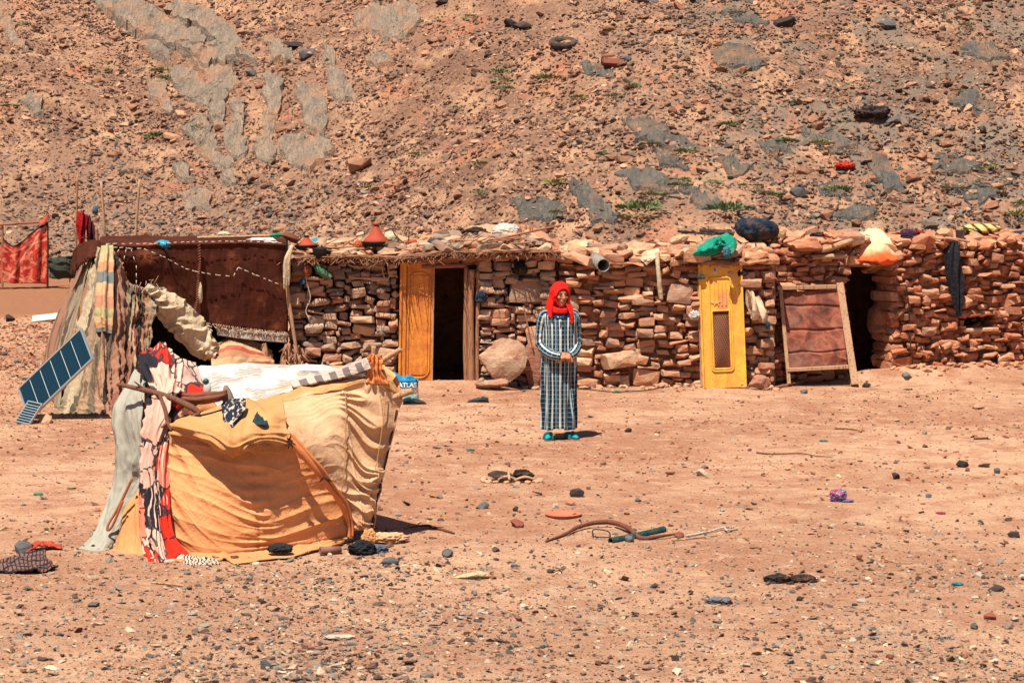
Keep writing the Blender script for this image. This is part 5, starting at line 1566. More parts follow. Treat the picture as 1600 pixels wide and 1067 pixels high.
ob = cloth("dark_garment", rows, 26, 34, lambda U, V, A: .015 * np.sin(U * 12 + V * 4), cloth_mat("maroon_cloth", T(92, 16, 26), .9, .3, 60, T(30, 22, 30)), None, .025); rezero(ob); tag(ob, "dark maroon garment hanging beside the bright red one", "garment", "clothes hung behind the tent")
bag("rag", "small grey blue rag caught above the dark garment", "rag", 149, 334, 30.4, .07, .11, simple_mat("grey_blue_rag", T(84, 110, 124), .9, .2, 10, .2), 9)
ob = new_obj("pole", tube_mesh("pole", [P(152, 385, 30), P(151, 355, 30)], .022, rough=.2), None, MATS['wood']); rezero(ob); tag(ob, "short stump of pole beside the dark maroon garment", "pole", "poles standing behind the tent")

# ================================================================== THE CLOTH SHELTER IN FRONT
def canvas(name, a, b, k=1.0):
    t = NT(name); v = t.coord('Object')
    n = t.noise(v, 2.2, 5, .65); f = t.noise(v, 180, 2, .5); g = t.noise(t.coord('Object', (1, 1, .25)), 5, 4, .7)
    c = t.mix(t.ramp(n, [(.38, 0.0), (.66, 1.0)]), a, b)
    c = hsv_var(t, c, g, .88, 1.10); c = hsv_var(t, c, f, .92, 1.08)
    z = t.sep(t.coord('World'))[2]
    mr_ = t.n("ShaderNodeMapRange"); t.l(t.math('ADD', z, t.math('MULTIPLY', n, .25)), mr_.inputs[0]); mr_.inputs[1].default_value = .02; mr_.inputs[2].default_value = .42; mr_.inputs[3].default_value = .45; mr_.inputs[4].default_value = 0.0
    c = t.mix(mr_.outputs[0], c, T(206, 130, 84, 1.3))
    st_ = t.ramp(t.noise(v, 4.5, 5, .7, .8), [(.56, 0.0), (.64, 1.0)])
    c = t.mix(t.math('MULTIPLY', st_, .28), c, T(190, 128, 90, 1.4)); c = hsv_var(t, c, t.noise(v, 45, 4, .7), .86, 1.12)
    return t.done(c, .92, t.bump(t.math('ADD', t.math('MULTIPLY', f, .6), t.math('MULTIPLY', crumple(t, v, 4.0), 4.5)), .40, .006))
MATS['orange'] = canvas("orange_canvas", T(238, 168, 112, 1.2), T(228, 150, 96, 1.25))
MATS['tan'] = canvas("tan_canvas", T(232, 186, 144, 1.42), T(218, 168, 126, 1.46))
MATS['orange_lt'] = canvas("pale_orange_canvas", T(244, 184, 122, 1.8), T(232, 162, 102, 1.85))
MATS['felt'] = simple_mat("grey_green_felt", T(180, 174, 158, 1.5), .95, .22, 7, .5, .01, fine=90)
shel = empty("cloth_shelter", (P(400, 860, 16.9).x, 17.5, 0)); tag(shel, "low pen-like shelter wrapped in orange and tan canvas, standing in the yard", "shelter")
def PS(px, py, d):
    """the shelter is a shallow wedge: its right end is hardly deeper than its front"""
    k = 1 - .84 * float(sstep(380, 585, px))
    if d > 17.0: d = 17.0 + (d - 17.0) * k
    return P(px, py, d)
rows = [
 [PS(266, 672, 16.72), PS(315, 672, 16.70), PS(360, 676, 16.70), PS(405, 682, 16.72), PS(455, 692, 16.76)],
 [PS(262, 720, 16.66), PS(315, 722, 16.62), PS(365, 725, 16.64), PS(420, 728, 16.70), PS(488, 735, 16.84)],
 [PS(262, 770, 16.62), PS(315, 775, 16.56), PS(370, 778, 16.58), PS(435, 778, 16.70), PS(525, 780, 16.98)],
 [PS(266, 820, 16.60), PS(320, 828, 16.52), PS(380, 830, 16.56), PS(450, 825, 16.72), PS(545, 818, 17.10)],
 [PS(271, 862, 16.58), PS(325, 868, 16.50), PS(385, 868, 16.54), PS(455, 855, 16.74), PS(545, 840, 17.14)]]
def dfront(U, V, A):
    sag = V + .55 * (U - .55) ** 2 - .20 * (U > .55) * (U - .55)
    big = ridges(sag * 1.2 + .12 * vnoise(U * 2, V * 2, 0, 3), U, 6.5, 2, stretch=9, ang=1.57, warp=1)
    sm = ridges(sag * 1.2 + .08 * vnoise(U * 3, V * 3, 0, 4), U, 15, 5, stretch=7, ang=1.57, warp=1)
    seam = np.exp(-((U - (.66 - .09 * V)) / .012) ** 2)
    puck = np.exp(-np.abs(U - (.66 - .09 * V)) / .07)
    left = (1 - sstep(.05, .5, U))
    diag = ridges(U - .2 * V, V - 1.1 * U, 9, 11, stretch=6, ang=.6, warp=1)
    wt = .5 + .5 * sstep(.25, .8, V)
    msk = sstep(-.35, .35, fbm(U * 3, V * 4, 0, 77, 2))
    return .015 * big * wt * (.35 + .65 * msk) + .010 * sm * (.35 + puck) + .010 * puck * np.sin(V * 62 + 2 * vnoise(V * 7, 0, 0, 6)) - .006 * seam + .014 * left * diag + .03 * np.sin(U * math.pi) * np.sin(V * math.pi)
cloth("front_panel", rows, 200, 170, dfront, MATS['orange'], shel, .006)
rows = [
 [PS(432, 632, 17.10), PS(480, 614, 17.30), PS(530, 604, 17.50), PS(578, 598, 17.80), PS(628, 625, 18.30)],
 [PS(446, 660, 16.86), PS(492, 655, 17.00), PS(540, 650, 17.20), PS(587, 650, 17.50), PS(620, 655, 18.10)],
 [PS(458, 692, 16.76), PS(502, 700, 16.90), PS(545, 705, 17.10), PS(585, 708, 17.40), PS(608, 708, 17.90)],
 [PS(492, 738, 16.86), PS(520, 742, 16.95), PS(552, 745, 17.10), PS(582, 748, 17.32), PS(597, 750, 17.70)],
 [PS(525, 780, 17.00), PS(541, 782, 17.05), PS(562, 784, 17.15), PS(580, 786, 17.32), PS(588, 788, 17.60)],
 [PS(544, 826, 17.14), PS(553, 828, 17.18), PS(564, 828, 17.22), PS(575, 828, 17.33), PS(580, 826, 17.50)]]
def dtan(U, V, A):
    s1_ = .52; right = sstep(s1_ - .10, s1_ + .05, U) * (1 - sstep(.78, .84, U) * .4)
    lines = ridges(V * 1.0 + .07 * vnoise(U * 4, V * 3, 0, 8) + .05 * np.sin(U * 5), U, 22, 21, stretch=10, ang=1.57, warp=1)
    fan = ridges(V * 1.0 - .5 * (U - .0) * (V - .45), U, 15, 22, stretch=10, ang=1.57, warp=1) * sstep(.45, .8, V)
    dg_ = ridges(U + .3 * V, V - .9 * U, 8, 23, stretch=5, ang=.5, warp=1) * (1 - right) * (1 - sstep(.3, .6, V))
    seam = np.exp(-((U - s1_) / .008) ** 2) + np.exp(-((U - .81) / .008) ** 2)
    return .026 * lines * (.16 + right) + .020 * fan + .012 * dg_ + .008 * seam + .02 * np.sin(U * math.pi) * np.sin(V * math.pi)
cloth("side_panel", rows, 200, 200, dtan, MATS['tan'], shel, .006)
rows = [
 [PS(277, 652, 17.05), PS(320, 638, 17.15), PS(362, 624, 17.25), PS(405, 624, 17.25), PS(440, 618, 17.25)],
 [PS(270, 659, 16.80), PS(318, 650, 16.72), PS(362, 646, 16.72), PS(408, 650, 16.74), PS(446, 650, 16.86)],
 [PS(267, 667, 16.68), PS(315, 668, 16.52), PS(360, 676, 16.44), PS(404, 676, 16.48), PS(452, 678, 16.70)],
 [PS(267, 674, 16.68), PS(318, 686, 16.50), PS(356, 704, 16.40), PS(402, 697, 16.46), PS(458, 693, 16.70)],
 [PS(268, 678, 16.72), PS(320, 690, 16.60), PS(358, 706, 16.56), PS(402, 700, 16.58), PS(459, 696, 16.74)]]
def dswag(U, V, A):
    f = ridges(U * 1.2 + .25 * (V - .5) * np.sign(U - .55), V, 9, 31, stretch=3, ang=0.0, warp=1)
    g = ridges(U - .4 * V, V, 6, 32, stretch=4, ang=.8, warp=1)
    return .028 * f * V + .022 * g + .012 * np.sin(U * 40 + 6 * vnoise(U * 3, V * 2, 0, 9)) * V * sstep(.3, .6, U)
cloth("folded_flap", rows, 170, 110, dswag, MATS['orange_lt'], shel, .008, facing=(0, -1, 1))
rows = [[PS(408, 612, 17.65), PS(470, 597, 17.85), PS(530, 587, 17.95), PS(575, 579, 18.0), PS(600, 578, 18.1)],
        [PS(402, 628, 17.3), PS(468, 609, 17.5), PS(530, 597, 17.65), PS(580, 588, 17.85), PS(612, 592, 18.1)],
        [PS(408, 642, 17.04), PS(462, 622, 17.20), PS(528, 607, 17.44), PS(580, 598, 17.75), PS(630, 624, 18.28)]]
cloth("top_panel", rows, 130, 60, lambda U, V, A: .018 * ridges(V, U, 5, 41, stretch=8, ang=0.0) * (V * (1 - V) * 4) + .012 * fbm(U * 12, V * 5, 0, 42, 3), MATS['orange_lt'], shel, .008, facing=(0, -.3, 1))
rows = [[PS(212, 742, 17.05), PS(228, 740, 17.0), PS(247, 738, 16.92)], [PS(198, 790, 16.95), PS(220, 790, 16.85), PS(249, 790, 16.78)], [PS(184, 836, 16.8), PS(215, 836, 16.7), PS(250, 838, 16.62)], [PS(170, 868, 16.66), PS(205, 874, 16.52), PS(255, 874, 16.46)]]
cloth("corner_flap", rows, 60, 80, lambda U, V, A: .02 * ridges(U, V, 5, 44, stretch=4, ang=1.3) + .012 * fbm(U * 8, V * 8, 0, 45, 3), MATS['orange_lt'], shel, .007, ground=.01)
rows = [[PS(262, 860, 16.6), PS(320, 867, 16.5), PS(390, 866, 16.56), PS(465, 852, 16.80), PS(550, 838, 17.12)],
        [PS(264, 872, 16.5), PS(320, 874, 16.42), PS(392, 872, 16.46), PS(465, 862, 16.66), PS(540, 846, 17.02)],
        [PS(270, 882, 16.28), PS(322, 885, 16.20), PS(390, 885, 16.22), PS(462, 876, 16.40), PS(530, 856, 16.88)]]
cloth("trailing_hem", rows, 170, 40, lambda U, V, A: .018 + .020 * ridges(U * 1.5, V, 8, 47, stretch=4, ang=.2) * (V + .2) + .012 * fbm(U * 20, V * 6, 0, 48, 3), MATS['orange_lt'], shel, .007, ground=.014, facing=(0, -.2, 1),
      jag=lambda U, V, A: np.stack([0 * U, .10 * sstep(.9, 1, V) * vnoise(U * 14, 0, 0, 12), .05 * np.exp(-((U - .36) / .025) ** 2) * V], -1))
for rws, nm in (([[PS(215, 590, 18.9), PS(400, 575, 18.95), PS(600, 570, 18.9)], [PS(215, 780, 18.95), PS(400, 780, 18.98), PS(590, 780, 18.9)]], "back_panel"),
                ([[PS(628, 625, 18.30), PS(622, 590, 18.6), PS(600, 572, 18.9)], [PS(596, 750, 17.75), PS(594, 750, 18.3), PS(592, 745, 18.85)], [PS(580, 826, 17.5), PS(585, 805, 18.2), PS(588, 790, 18.85)]], "end_panel"),
                ([[PS(225, 600, 17.2), PS(222, 590, 18.0), PS(220, 585, 18.9)], [PS(222, 720, 17.0), PS(222, 710, 18.0), PS(220, 700, 18.9)], [PS(225, 850, 16.95), PS(222, 810, 18.0), PS(220, 785, 18.9)]], "inner_side")):
    o_ = cloth(nm, rws, 40, 40, lambda U, V, A: .02 * ridges(U, V, 5, 49), MATS['orange'], shel, .007)
    co = o_.data.vertices
    for v_ in co: v_.co.z = max(v_.co.z, .005)
seams = [[(540, 609, 17.48), (541, 650, 17.14), (540, 705, 17.02), (537, 745, 16.98), (531, 786, 16.98)], [(603, 612, 17.96), (600, 650, 17.66), (592, 706, 17.50), (584, 748, 17.36)]]
set_parent(new_obj("seam_cord", tubes_mesh("seam_cord", [dict(pts=[PS(*q) - Vector((0, .035, 0)) for q in s_], radii=.004, seg=5) for s_ in seams]), None, simple_mat("seam_cord", T(206, 150, 100), .8, .2, 20, 0)), shel)
set_parent(new_obj("edge_cord", tube_mesh("edge_cord", [PS(620, 640, 18.12), PS(606, 708, 17.86), PS(596, 750, 17.64), PS(587, 790, 17.55), PS(580, 826, 17.44)], .007, rough=.3), None, simple_mat("dark_edge_cord", T(74, 44, 34), .9, .3, 20, 0)), shel)
# rolled strap and its ties
strap = [PS(450, 682, 16.66), PS(470, 706, 16.68), PS(495, 735, 16.74), PS(518, 766, 16.86), PS(536, 792, 16.96), PS(545, 822, 17.02), PS(545, 842, 17.04)]
set_parent(new_obj("rolled_strap", tubes_mesh("rolled_strap", [dict(pts=strap, radii=[.02, .028, .026, .018, .026, .014, .016], seg=10, rough=.3, freq=9), dict(pts=[p + Vector((.026, .01, .018)) for p in strap], radii=[.014, .018, .018, .012, .016, .01, .01], seg=8, rough=.3, freq=9, seed=4)]), None, simple_mat("rolled_orange", T(216, 132, 80, 1.2), .9, .25, 14, .3)), shel)
r = random.Random(4); kn = []
for (px, py, d, m) in ((452, 688, 16.58, 12), (507, 745, 16.72, 8), (545, 842, 16.96, 10)):
    for _ in range(m):
        a = PS(px, py, d); kn.append(dict(pts=[a, a + Vector((r.gauss(0, .03), -.01, r.gauss(-.01, .025)))], radii=[.009, .004], seg=5, sub=1))
set_parent(new_obj("knots", tubes_mesh("knots", kn), None, simple_mat("dark_knots", T(70, 44, 36), .9, .3, 20, 0)), shel)
bpy.data.objects['knots']['kind'] = 'stuff'
# gathered orange tuft and frame poles at the far corner
rows = [[PS(577, 556, 17.75), PS(584, 553, 17.68), PS(594, 556, 17.75)], [PS(569, 564, 17.7), PS(583, 563, 17.6), PS(598, 565, 17.7)], [PS(576, 580, 17.72), PS(585, 582, 17.64), PS(597, 580, 17.74)], [PS(568, 596, 17.76), PS(588, 600, 17.66), PS(610, 600, 17.86)]]
cloth("gathered_tuft", rows, 50, 50, lambda U, V, A: .012 * np.sin(U * 26 + V * 4) + .02 * fbm(U * 5, V * 5, 0, 51, 3), simple_mat("burnt_orange", T(226, 136, 78, 1.3), .9, .3, 12, .3), shel, .012)
for pts, rr_ in (([PS(583, 700, 17.9), PS(583, 580, 17.85), PS(584, 541, 17.85)], .018), ([PS(560, 585, 18.3), PS(598, 563, 18.1), PS(627, 545, 17.95)], .020), ([PS(560, 640, 18.4), PS(612, 622, 18.2), PS(645, 610, 18.0)], .022), ([PS(545, 850, 17.5), PS(560, 700, 17.6), PS(575, 600, 17.8)], .025), ([PS(280, 860, 16.9), PS(282, 700, 16.95), PS(284, 665, 16.95)], .025)):
    set_parent(new_obj("frame_pole", tube_mesh("frame_pole", pts, rr_, rough=.2, freq=8, seed=int(rr_ * 1000)), None, MATS['wood_pale']), shel)
me = tube_mesh("wooden_stub", [PS(358, 650, 17.0), PS(356, 622, 17.0), PS(352, 602, 17.02)], [.055, .042, .012], seg=12, rough=.25)
set_parent(new_obj("wooden_stub", me, None, simple_mat("grey_wood", T(150, 128, 110), .9, .3, 9, .3)), shel)

# blankets laid over the shelter
t = NT("grey_white_blanket"); v = t.coord('UV', (3, 2, 1))
wv = t.n("ShaderNodeTexWave"); wv.wave_type = 'RINGS'; wv.inputs["Scale"].default_value = 4.6; wv.inputs["Distortion"].default_value = 5.0; wv.inputs["Detail"].default_value = 3; wv.inputs["Detail Scale"].default_value = 1.2
t.l(v, wv.inputs["Vector"])
area = t.ramp(t.noise(t.coord('UV', (2.6, 2.0, 1)), 1.6, 4, .6), [(.46, 0.0), (.53, 1.0)])
lines = t.ramp(wv.outputs["Fac"], [(.35, 0.0), (.6, 1.0)])
c = t.mix(t.math('MULTIPLY', area, .55), T(238, 230, 218, 1.5), T(176, 162, 152, 1.5)); c = t.mix(t.math('MULTIPLY', t.math('MULTIPLY', area, lines), .6), c, T(132, 118, 110, 1.5))
c = t.mix(t.math('MULTIPLY', t.ramp(t.noise(t.coord('UV', (30, 16, 1)), 1.0, 3, .6), [(.52, 0.0), (.60, 1.0)]), t.math('MULTIPLY', area, .55)), c, T(176, 160, 148, 1.5))
c = hsv_var(t, c, t.noise(t.coord('Object'), 9, 4, .6), .85, 1.1)
MATS['wblank'] = t.done(c, .9, t.bump(t.noise(t.coord('Object'), 130, 2, .5), .2, .004))
rows = [
 [PS(310, 578, 18.75), PS(370, 569, 18.8), PS(440, 571, 18.8), PS(500, 571, 18.75), PS(545, 574, 18.6), PS(582, 561, 18.4)],
 [PS(318, 598, 18.2), PS(380, 592, 18.3), PS(440, 590, 18.3), PS(500, 586, 18.2), PS(548, 583, 18.1), PS(580, 572, 18.05)],
 [PS(330, 622, 17.6), PS(385, 614, 17.7), PS(432, 609, 17.75), PS(482, 601, 17.85), PS(530, 592, 17.95), PS(575, 581, 17.95)],
 [PS(352, 646, 17.1), PS(392, 634, 17.2), PS(424, 620, 17.4), PS(470, 607, 17.62), PS(525, 597, 17.8), PS(573, 588, 17.88)]]
ob = cloth("blanket", rows, 170, 110, lambda U, V, A: .016 + .022 * ridges(U, V, 4, 61, stretch=3, ang=.5, warp=1) + .02 * fbm(U * 7, V * 5, 0, 62, 3), MATS['wblank'], None, .012, facing=(0, -.2, 1)); rezero(ob); tag(ob, "white and grey patterned blanket spread over the top of the orange shelter", "blanket")
t = NT("grey_checked_edge"); v = t.coord('UV'); s_ = t.sep(v)
chk = t.math('MULTIPLY', t.math('GREATER_THAN', t.math('FRACT', t.math('MULTIPLY', s_[0], 5.5)), .5), t.math('GREATER_THAN', s_[1], .22))
c = t.mix(chk, T(206, 188, 176, 1.5), T(128, 112, 108, 1.5)); c = hsv_var(t, c, t.noise(t.coord('Object'), 14, 4, .6), .85, 1.12)
MATS['gchk'] = t.done(c, .9)
rows = [[PS(455, 601, 17.72), PS(500, 588, 17.85), PS(540, 574, 17.9), PS(576, 560, 17.85)], [PS(458, 606, 17.60), PS(503, 594, 17.72), PS(543, 582, 17.78), PS(579, 567, 17.72)], [PS(462, 609, 17.56), PS(506, 600, 17.62), PS(546, 590, 17.68), PS(582, 576, 17.66)]]
ob = cloth("blanket", rows, 90, 30, lambda U, V, A: .03 + .012 * fbm(U * 8, V * 3, 0, 66, 3), MATS['gchk'], None, .014, facing=(0, -.3, 1)); rezero(ob); tag(ob, "strip of grey checked blanket along the upper right edge of the shelter", "blanket")
t = NT("pink_black_red_blanket"); v = t.coord('UV', (3.2, 9.5, 1)); vw = t.n("ShaderNodeVectorMath"); vw.operation = 'ADD'
nz = t.n("ShaderNodeTexNoise"); nz.inputs["Scale"].default_value = 1.3; t.l(v, nz.inputs["Vector"]); t.l(v, vw.inputs[0]); t.l(nz.outputs["Color"], vw.inputs[1])
cellc = t.voro(vw.outputs[0], .75, 'F1', 'Color'); cs = t.sep(cellc)
c = t.ramp(cs[0], [(0, T(226, 178, 158, 1.35)), (.34, T(34, 30, 38, 1.35)), (.54, T(222, 44, 22, 1.35)), (.72, T(236, 124, 96, 1.35)), (.84, T(230, 186, 168, 1.35))], 'CONSTANT')
wv = t.n("ShaderNodeTexWave"); wv.inputs["Scale"].default_value = 1.2; wv.inputs["Distortion"].default_value = 9; wv.inputs["Detail"].default_value = 2; wv.inputs["Detail Scale"].default_value = .8; t.l(v, wv.inputs["Vector"])
ln = t.math('MULTIPLY', t.math('GREATER_THAN', wv.outputs["Fac"], .86), t.math('GREATER_THAN', cs[1], .45))
c = t.mix(ln, c, t.mix(t.math('GREATER_THAN', cs[0], .4), T(40, 32, 40, 1.35), T(236, 190, 172, 1.35)))
c = t.mix(t.math('MULTIPLY', t.math('LESS_THAN', t.voro(vw.outputs[0], .75, 'DISTANCE_TO_EDGE'), .035), .9), c, T(44, 34, 42, 1.35))
c = hsv_var(t, c, t.noise(t.coord('Object'), 11, 4, .6), .85, 1.12)
MATS['pblank'] = t.done(c, .9, t.bump(t.noise(t.coord('Object'), 120, 2, .5), .25, .004))
rows = [
 [PS(228, 562, 18.0), PS(240, 546, 18.05), PS(258, 541, 18.1), PS(282, 553, 18.15), PS(308, 558, 18.2)],
 [PS(220, 590, 17.45), PS(240, 572, 17.4), PS(264, 566, 17.45), PS(294, 573, 17.65), PS(322, 588, 17.85)],
 [PS(222, 622, 17.1), PS(244, 604, 16.98), PS(268, 598, 17.0), PS(298, 606, 17.15), PS(332, 622, 17.4)],
 [PS(222, 652, 16.95), PS(240, 640, 16.82), PS(256, 638, 16.78), PS(276, 640, 16.9), PS(296, 640, 17.1)],
 [PS(218, 690, 16.9), PS(231, 690, 16.74), PS(244, 692, 16.68), PS(256, 690, 16.70), PS(268, 684, 16.78)],
 [PS(214, 735, 16.88), PS(227, 735, 16.70), PS(240, 738, 16.64), PS(251, 738, 16.62), PS(263, 736, 16.68)],
 [PS(215, 785, 16.82), PS(228, 788, 16.62), PS(241, 790, 16.56), PS(253, 788, 16.55), PS(264, 790, 16.60)],
 [PS(218, 835, 16.68), PS(231, 840, 16.48), PS(245, 842, 16.42), PS(258, 840, 16.42), PS(272, 838, 16.50)],
 [PS(226, 868, 16.48), PS(240, 882, 16.24), PS(262, 885, 16.20), PS(280, 880, 16.28), PS(292, 866, 16.44)]]
def dpb(U, V, A):
    f = ridges(U, V * .5, 5.0, 71, stretch=4, ang=1.45, warp=2); g = ridges(U, V * .6, 11, 72, stretch=4, ang=1.65, warp=2)
    top_ = 1 - sstep(.22, .4, V)
    return .05 * f * (1 - .5 * top_) + .018 * g + .05 * fbm(U * 3, V * 9, 0, 73, 3) * top_ + .035 * ridges(U, V * 3, 3, 74, ang=.8, stretch=3) * top_
ob = cloth("blanket", rows, 130, 260, dpb, MATS['pblank'], None, .012, ground=.012); rezero(ob); tag(ob, "pink, black and red patterned blanket hanging down the shelter's left corner", "blanket")
rows = [[PS(286, 870, 16.3), PS(310, 873, 16.25), PS(340, 878, 16.24)], [PS(288, 886, 16.12), PS(312, 887, 16.08), PS(344, 886, 16.12)]]
t = NT("zebra_print"); wv = t.n("ShaderNodeTexWave"); wv.inputs["Scale"].default_value = 3.0; wv.inputs["Distortion"].default_value = 10; wv.inputs["Detail"].default_value = 2; t.l(t.coord('UV', (1, 1, 1)), wv.inputs["Vector"])
MATS['zebra'] = t.done(t.mix(t.ramp(wv.outputs["Fac"], [(.55, 0.0), (.62, 1.0)]), T(224, 190, 170, 1.4), T(50, 40, 42, 1.4)), .9)
ob = cloth("cloth_scrap", rows, 60, 20, lambda U, V, A: .02 + .012 * fbm(U * 9, V * 5, 0, 76, 3), MATS['zebra'], None, .01, ground=.012, facing=(0, -.2, 1)); rezero(ob); tag(ob, "zebra-striped cloth scrap on the ground beside the hanging blanket's red hem", "cloth")
rows = [
 [PS(214, 578, 17.9), PS(221, 588, 17.5), PS(229, 600, 17.15)], [PS(178, 640, 17.55), PS(200, 636, 17.2), PS(226, 650, 16.98)], [PS(181, 700, 17.4), PS(203, 702, 17.05), PS(223, 712, 16.93)],
 [PS(179, 748, 17.35), PS(199, 752, 17.05), PS(219, 750, 16.95)], [PS(161, 805, 17.15), PS(181, 802, 16.98), PS(205, 790, 16.92)], [PS(142, 845, 16.9), PS(166, 842, 16.82), PS(190, 826, 16.86)], [PS(124, 864, 16.74), PS(152, 868, 16.62), PS(180, 856, 16.74)]]
ob = cloth("felt_blanket", rows, 60, 160, lambda U, V, A: .03 * ridges(U, V * .6, 3.5, 81, stretch=4, ang=1.4) + .025 * fbm(U * 4, V * 10, 0, 82, 3), MATS['felt'], None, .02, ground=.015, facing=(-.5, -1, 0)); rezero(ob); tag(ob, "grey-green felt blanket covering the shelter's left side down to the ground", "blanket")
ob = new_obj("rope_loop", tube_mesh("rope_loop", [PS(206, 748, 16.85), PS(186, 790, 16.82), PS(170, 818, 16.78), PS(168, 828, 16.76), PS(176, 820, 16.76), PS(192, 782, 16.80)], .010, rough=.2), None, simple_mat("rust_rope", T(176, 96, 62), .9, .3, 20, .2)); rezero(ob); tag(ob, "rusty red rope loop hanging on the grey-green felt blanket", "rope")
# branch and rolled cord on top
ob = new_obj("branch", tubes_mesh("branch", [
 dict(pts=[PS(184, 601, 17.15), PS(212, 606, 17.0), PS(240, 613, 16.9), PS(268, 622, 16.82), PS(298, 636, 16.78), PS(312, 646, 16.76)], radii=[.014, .019, .022, .025, .025, .017], seg=12, rough=.3, freq=11),
 dict(pts=[PS(312, 646, 16.76), PS(300, 652, 16.74), PS(284, 664, 16.72)], radii=[.019, .014, .008], seg=9, rough=.3, freq=11),
 dict(pts=[PS(250, 618, 16.82), PS(258, 640, 16.74), PS(262, 660, 16.70), PS(268, 672, 16.66)], radii=[.014, .016, .015, .009], seg=9, rough=.3, freq=11),
 dict(pts=[PS(262, 660, 16.70), PS(252, 668, 16.66)], radii=[.014, .006], seg=6), dict(pts=[PS(225, 608, 16.95), PS(210, 596, 16.95)], radii=[.012, .005], seg=6)]), None, wood_mat("bark", T(150, 98, 76), T(112, 72, 58), T(60, 38, 32), 9)); rezero(ob); tag(ob, "crooked brown branch lying across the shelter's left corner", "branch")
rl = []
for k, (o1, o2) in enumerate(((0, 0), (.035, .012), (-.03, .022), (.01, .045))):
    rl.append(dict(pts=[PS(286, 626, 16.95) + Vector((0, o1, o2)), PS(305, 628, 16.9) + Vector((0, o1, o2)), PS(326, 626, 16.86) + Vector((0, o1, o2)), PS(346, 622, 16.9) + Vector((0, o1, o2 * .8)), PS(354, 616, 17.0) + Vector((0, o1, o2 * .6))], radii=[.014, .020, .022, .020, .011], seg=9, rough=.3, freq=14, seed=k))
ob = new_obj("rolled_cord", tubes_mesh("rolled_cord", rl), None, simple_mat("brown_cord", T(136, 84, 64), .9, .35, 16, .4)); rezero(ob); tag(ob, "thick roll of brown twisted cord on the shelter beside the branch", "cord")
ob = bag("plastic_bottle", "small white bottle with teal cap beside the brown rolled cord", "bottle", 324, 616, 17.3, .06, .10, simple_mat("white_plastic", T(226, 226, 220), .4, .1, 10, 0), 33, amp=.08, crease=0)
new_obj("cap", lump_mesh("cap", (.025, .025, .02), 4, .2, 2, 2), ob, simple_mat("teal_cap", T(20, 96, 92), .5, .1, 10, 0)).location = (-.01, 0, .10)
t = NT("navy_floral"); n_ = t.noise(t.coord('UV', (5, 4, 1)), 1.4, 3, .6, .5)
MATS['navyf'] = t.done(t.mix(t.ramp(n_, [(.54, 0.0), (.58, 1.0)]), T(26, 34, 52, 1.3), T(206, 186, 164, 1.3)), .9)
rows = [[PS(350, 642, 16.9), PS(366, 633, 16.95), PS(384, 634, 16.95)], [PS(352, 656, 16.70), PS(366, 652, 16.68), PS(382, 650, 16.72)], [PS(354, 674, 16.56), PS(364, 676, 16.54), PS(374, 664, 16.60)]]
ob = cloth("cloth_scrap", rows, 30, 30, lambda U, V, A: .055 + .01 * fbm(U * 5, V * 5, 0, 91, 2), MATS['navyf'], None, .01, facing=(0, -1, .5)); rezero(ob); tag(ob, "navy floral cloth scrap tucked in the orange fold, left one of two", "cloth")
rows = [[PS(396, 650, 16.9), PS(402, 654, 16.9), PS(408, 660, 16.9)], [PS(396, 662, 16.68), PS(403, 665, 16.66), PS(411, 668, 16.70)], [PS(398, 672, 16.60), PS(406, 674, 16.58), PS(415, 675, 16.62)]]
ob = cloth("cloth_scrap", rows, 24, 24, lambda U, V, A: .055 + .01 * fbm(U * 5, V * 5, 0, 92, 2), simple_mat("teal_black_cloth", T(34, 58, 62, 1.3), .9, .4, 20, .2), None, .01, facing=(0, -1, .5)); rezero(ob); tag(ob, "small dark teal cloth scrap tucked in the fold nearer the knot", "cloth")
# heap of rags at the right foot
hp = [("rag_bundle", "black and white crumpled rag at the shelter's right foot", 565, 866, 16.55, .17, .10, simple_mat("black_rag", T(34, 36, 42), .9, .3, 14, .3), 11),
      ("rag_bundle", "tan canvas end spread on the ground at the shelter's right foot", 605, 848, 17.05, .26, .07, MATS['tan'], 12),
      ("rag_bundle", "blue-grey checked rag on the ground just right of the black rag", 586, 864, 16.62, .17, .06, simple_mat("blue_grey_rag", T(96, 104, 122), .9, .4, 30, .3), 13),
      ("rag_bundle", "twisted orange rag end standing between the black rag and tan canvas", 576, 850, 16.85, .09, .13, MATS['orange_lt'], 14)]
for nm, lb, px, py, d, w, h, m, sd in hp: bag(nm, lb, "rag", px, py, d, w, h, m, sd, amp=.4, crease=.14, freq=1.8).location.z = .0
ob = new_obj("pipe", tube_mesh("pipe", [G(500, 866) + Vector((0, 0, .03)), G(532, 866) + Vector((0, .05, .025))], .028, seg=14, cap=False, sub=1), None, simple_mat("brown_pipe", T(150, 104, 90), .7, .2, 9, .1)); rezero(ob)
ob.modifiers.new("wall", 'SOLIDIFY').thickness = .006; tag(ob, "short brown pipe end sticking out below the shelter's hem", "pipe")
bag("rag", "little black rag caught under the shelter's front hem", "rag", 437, 862, 16.45, .16, .06, simple_mat("black_rag_small", T(44, 42, 44), .9, .4, 20, .2), 15, amp=.4, crease=.15)

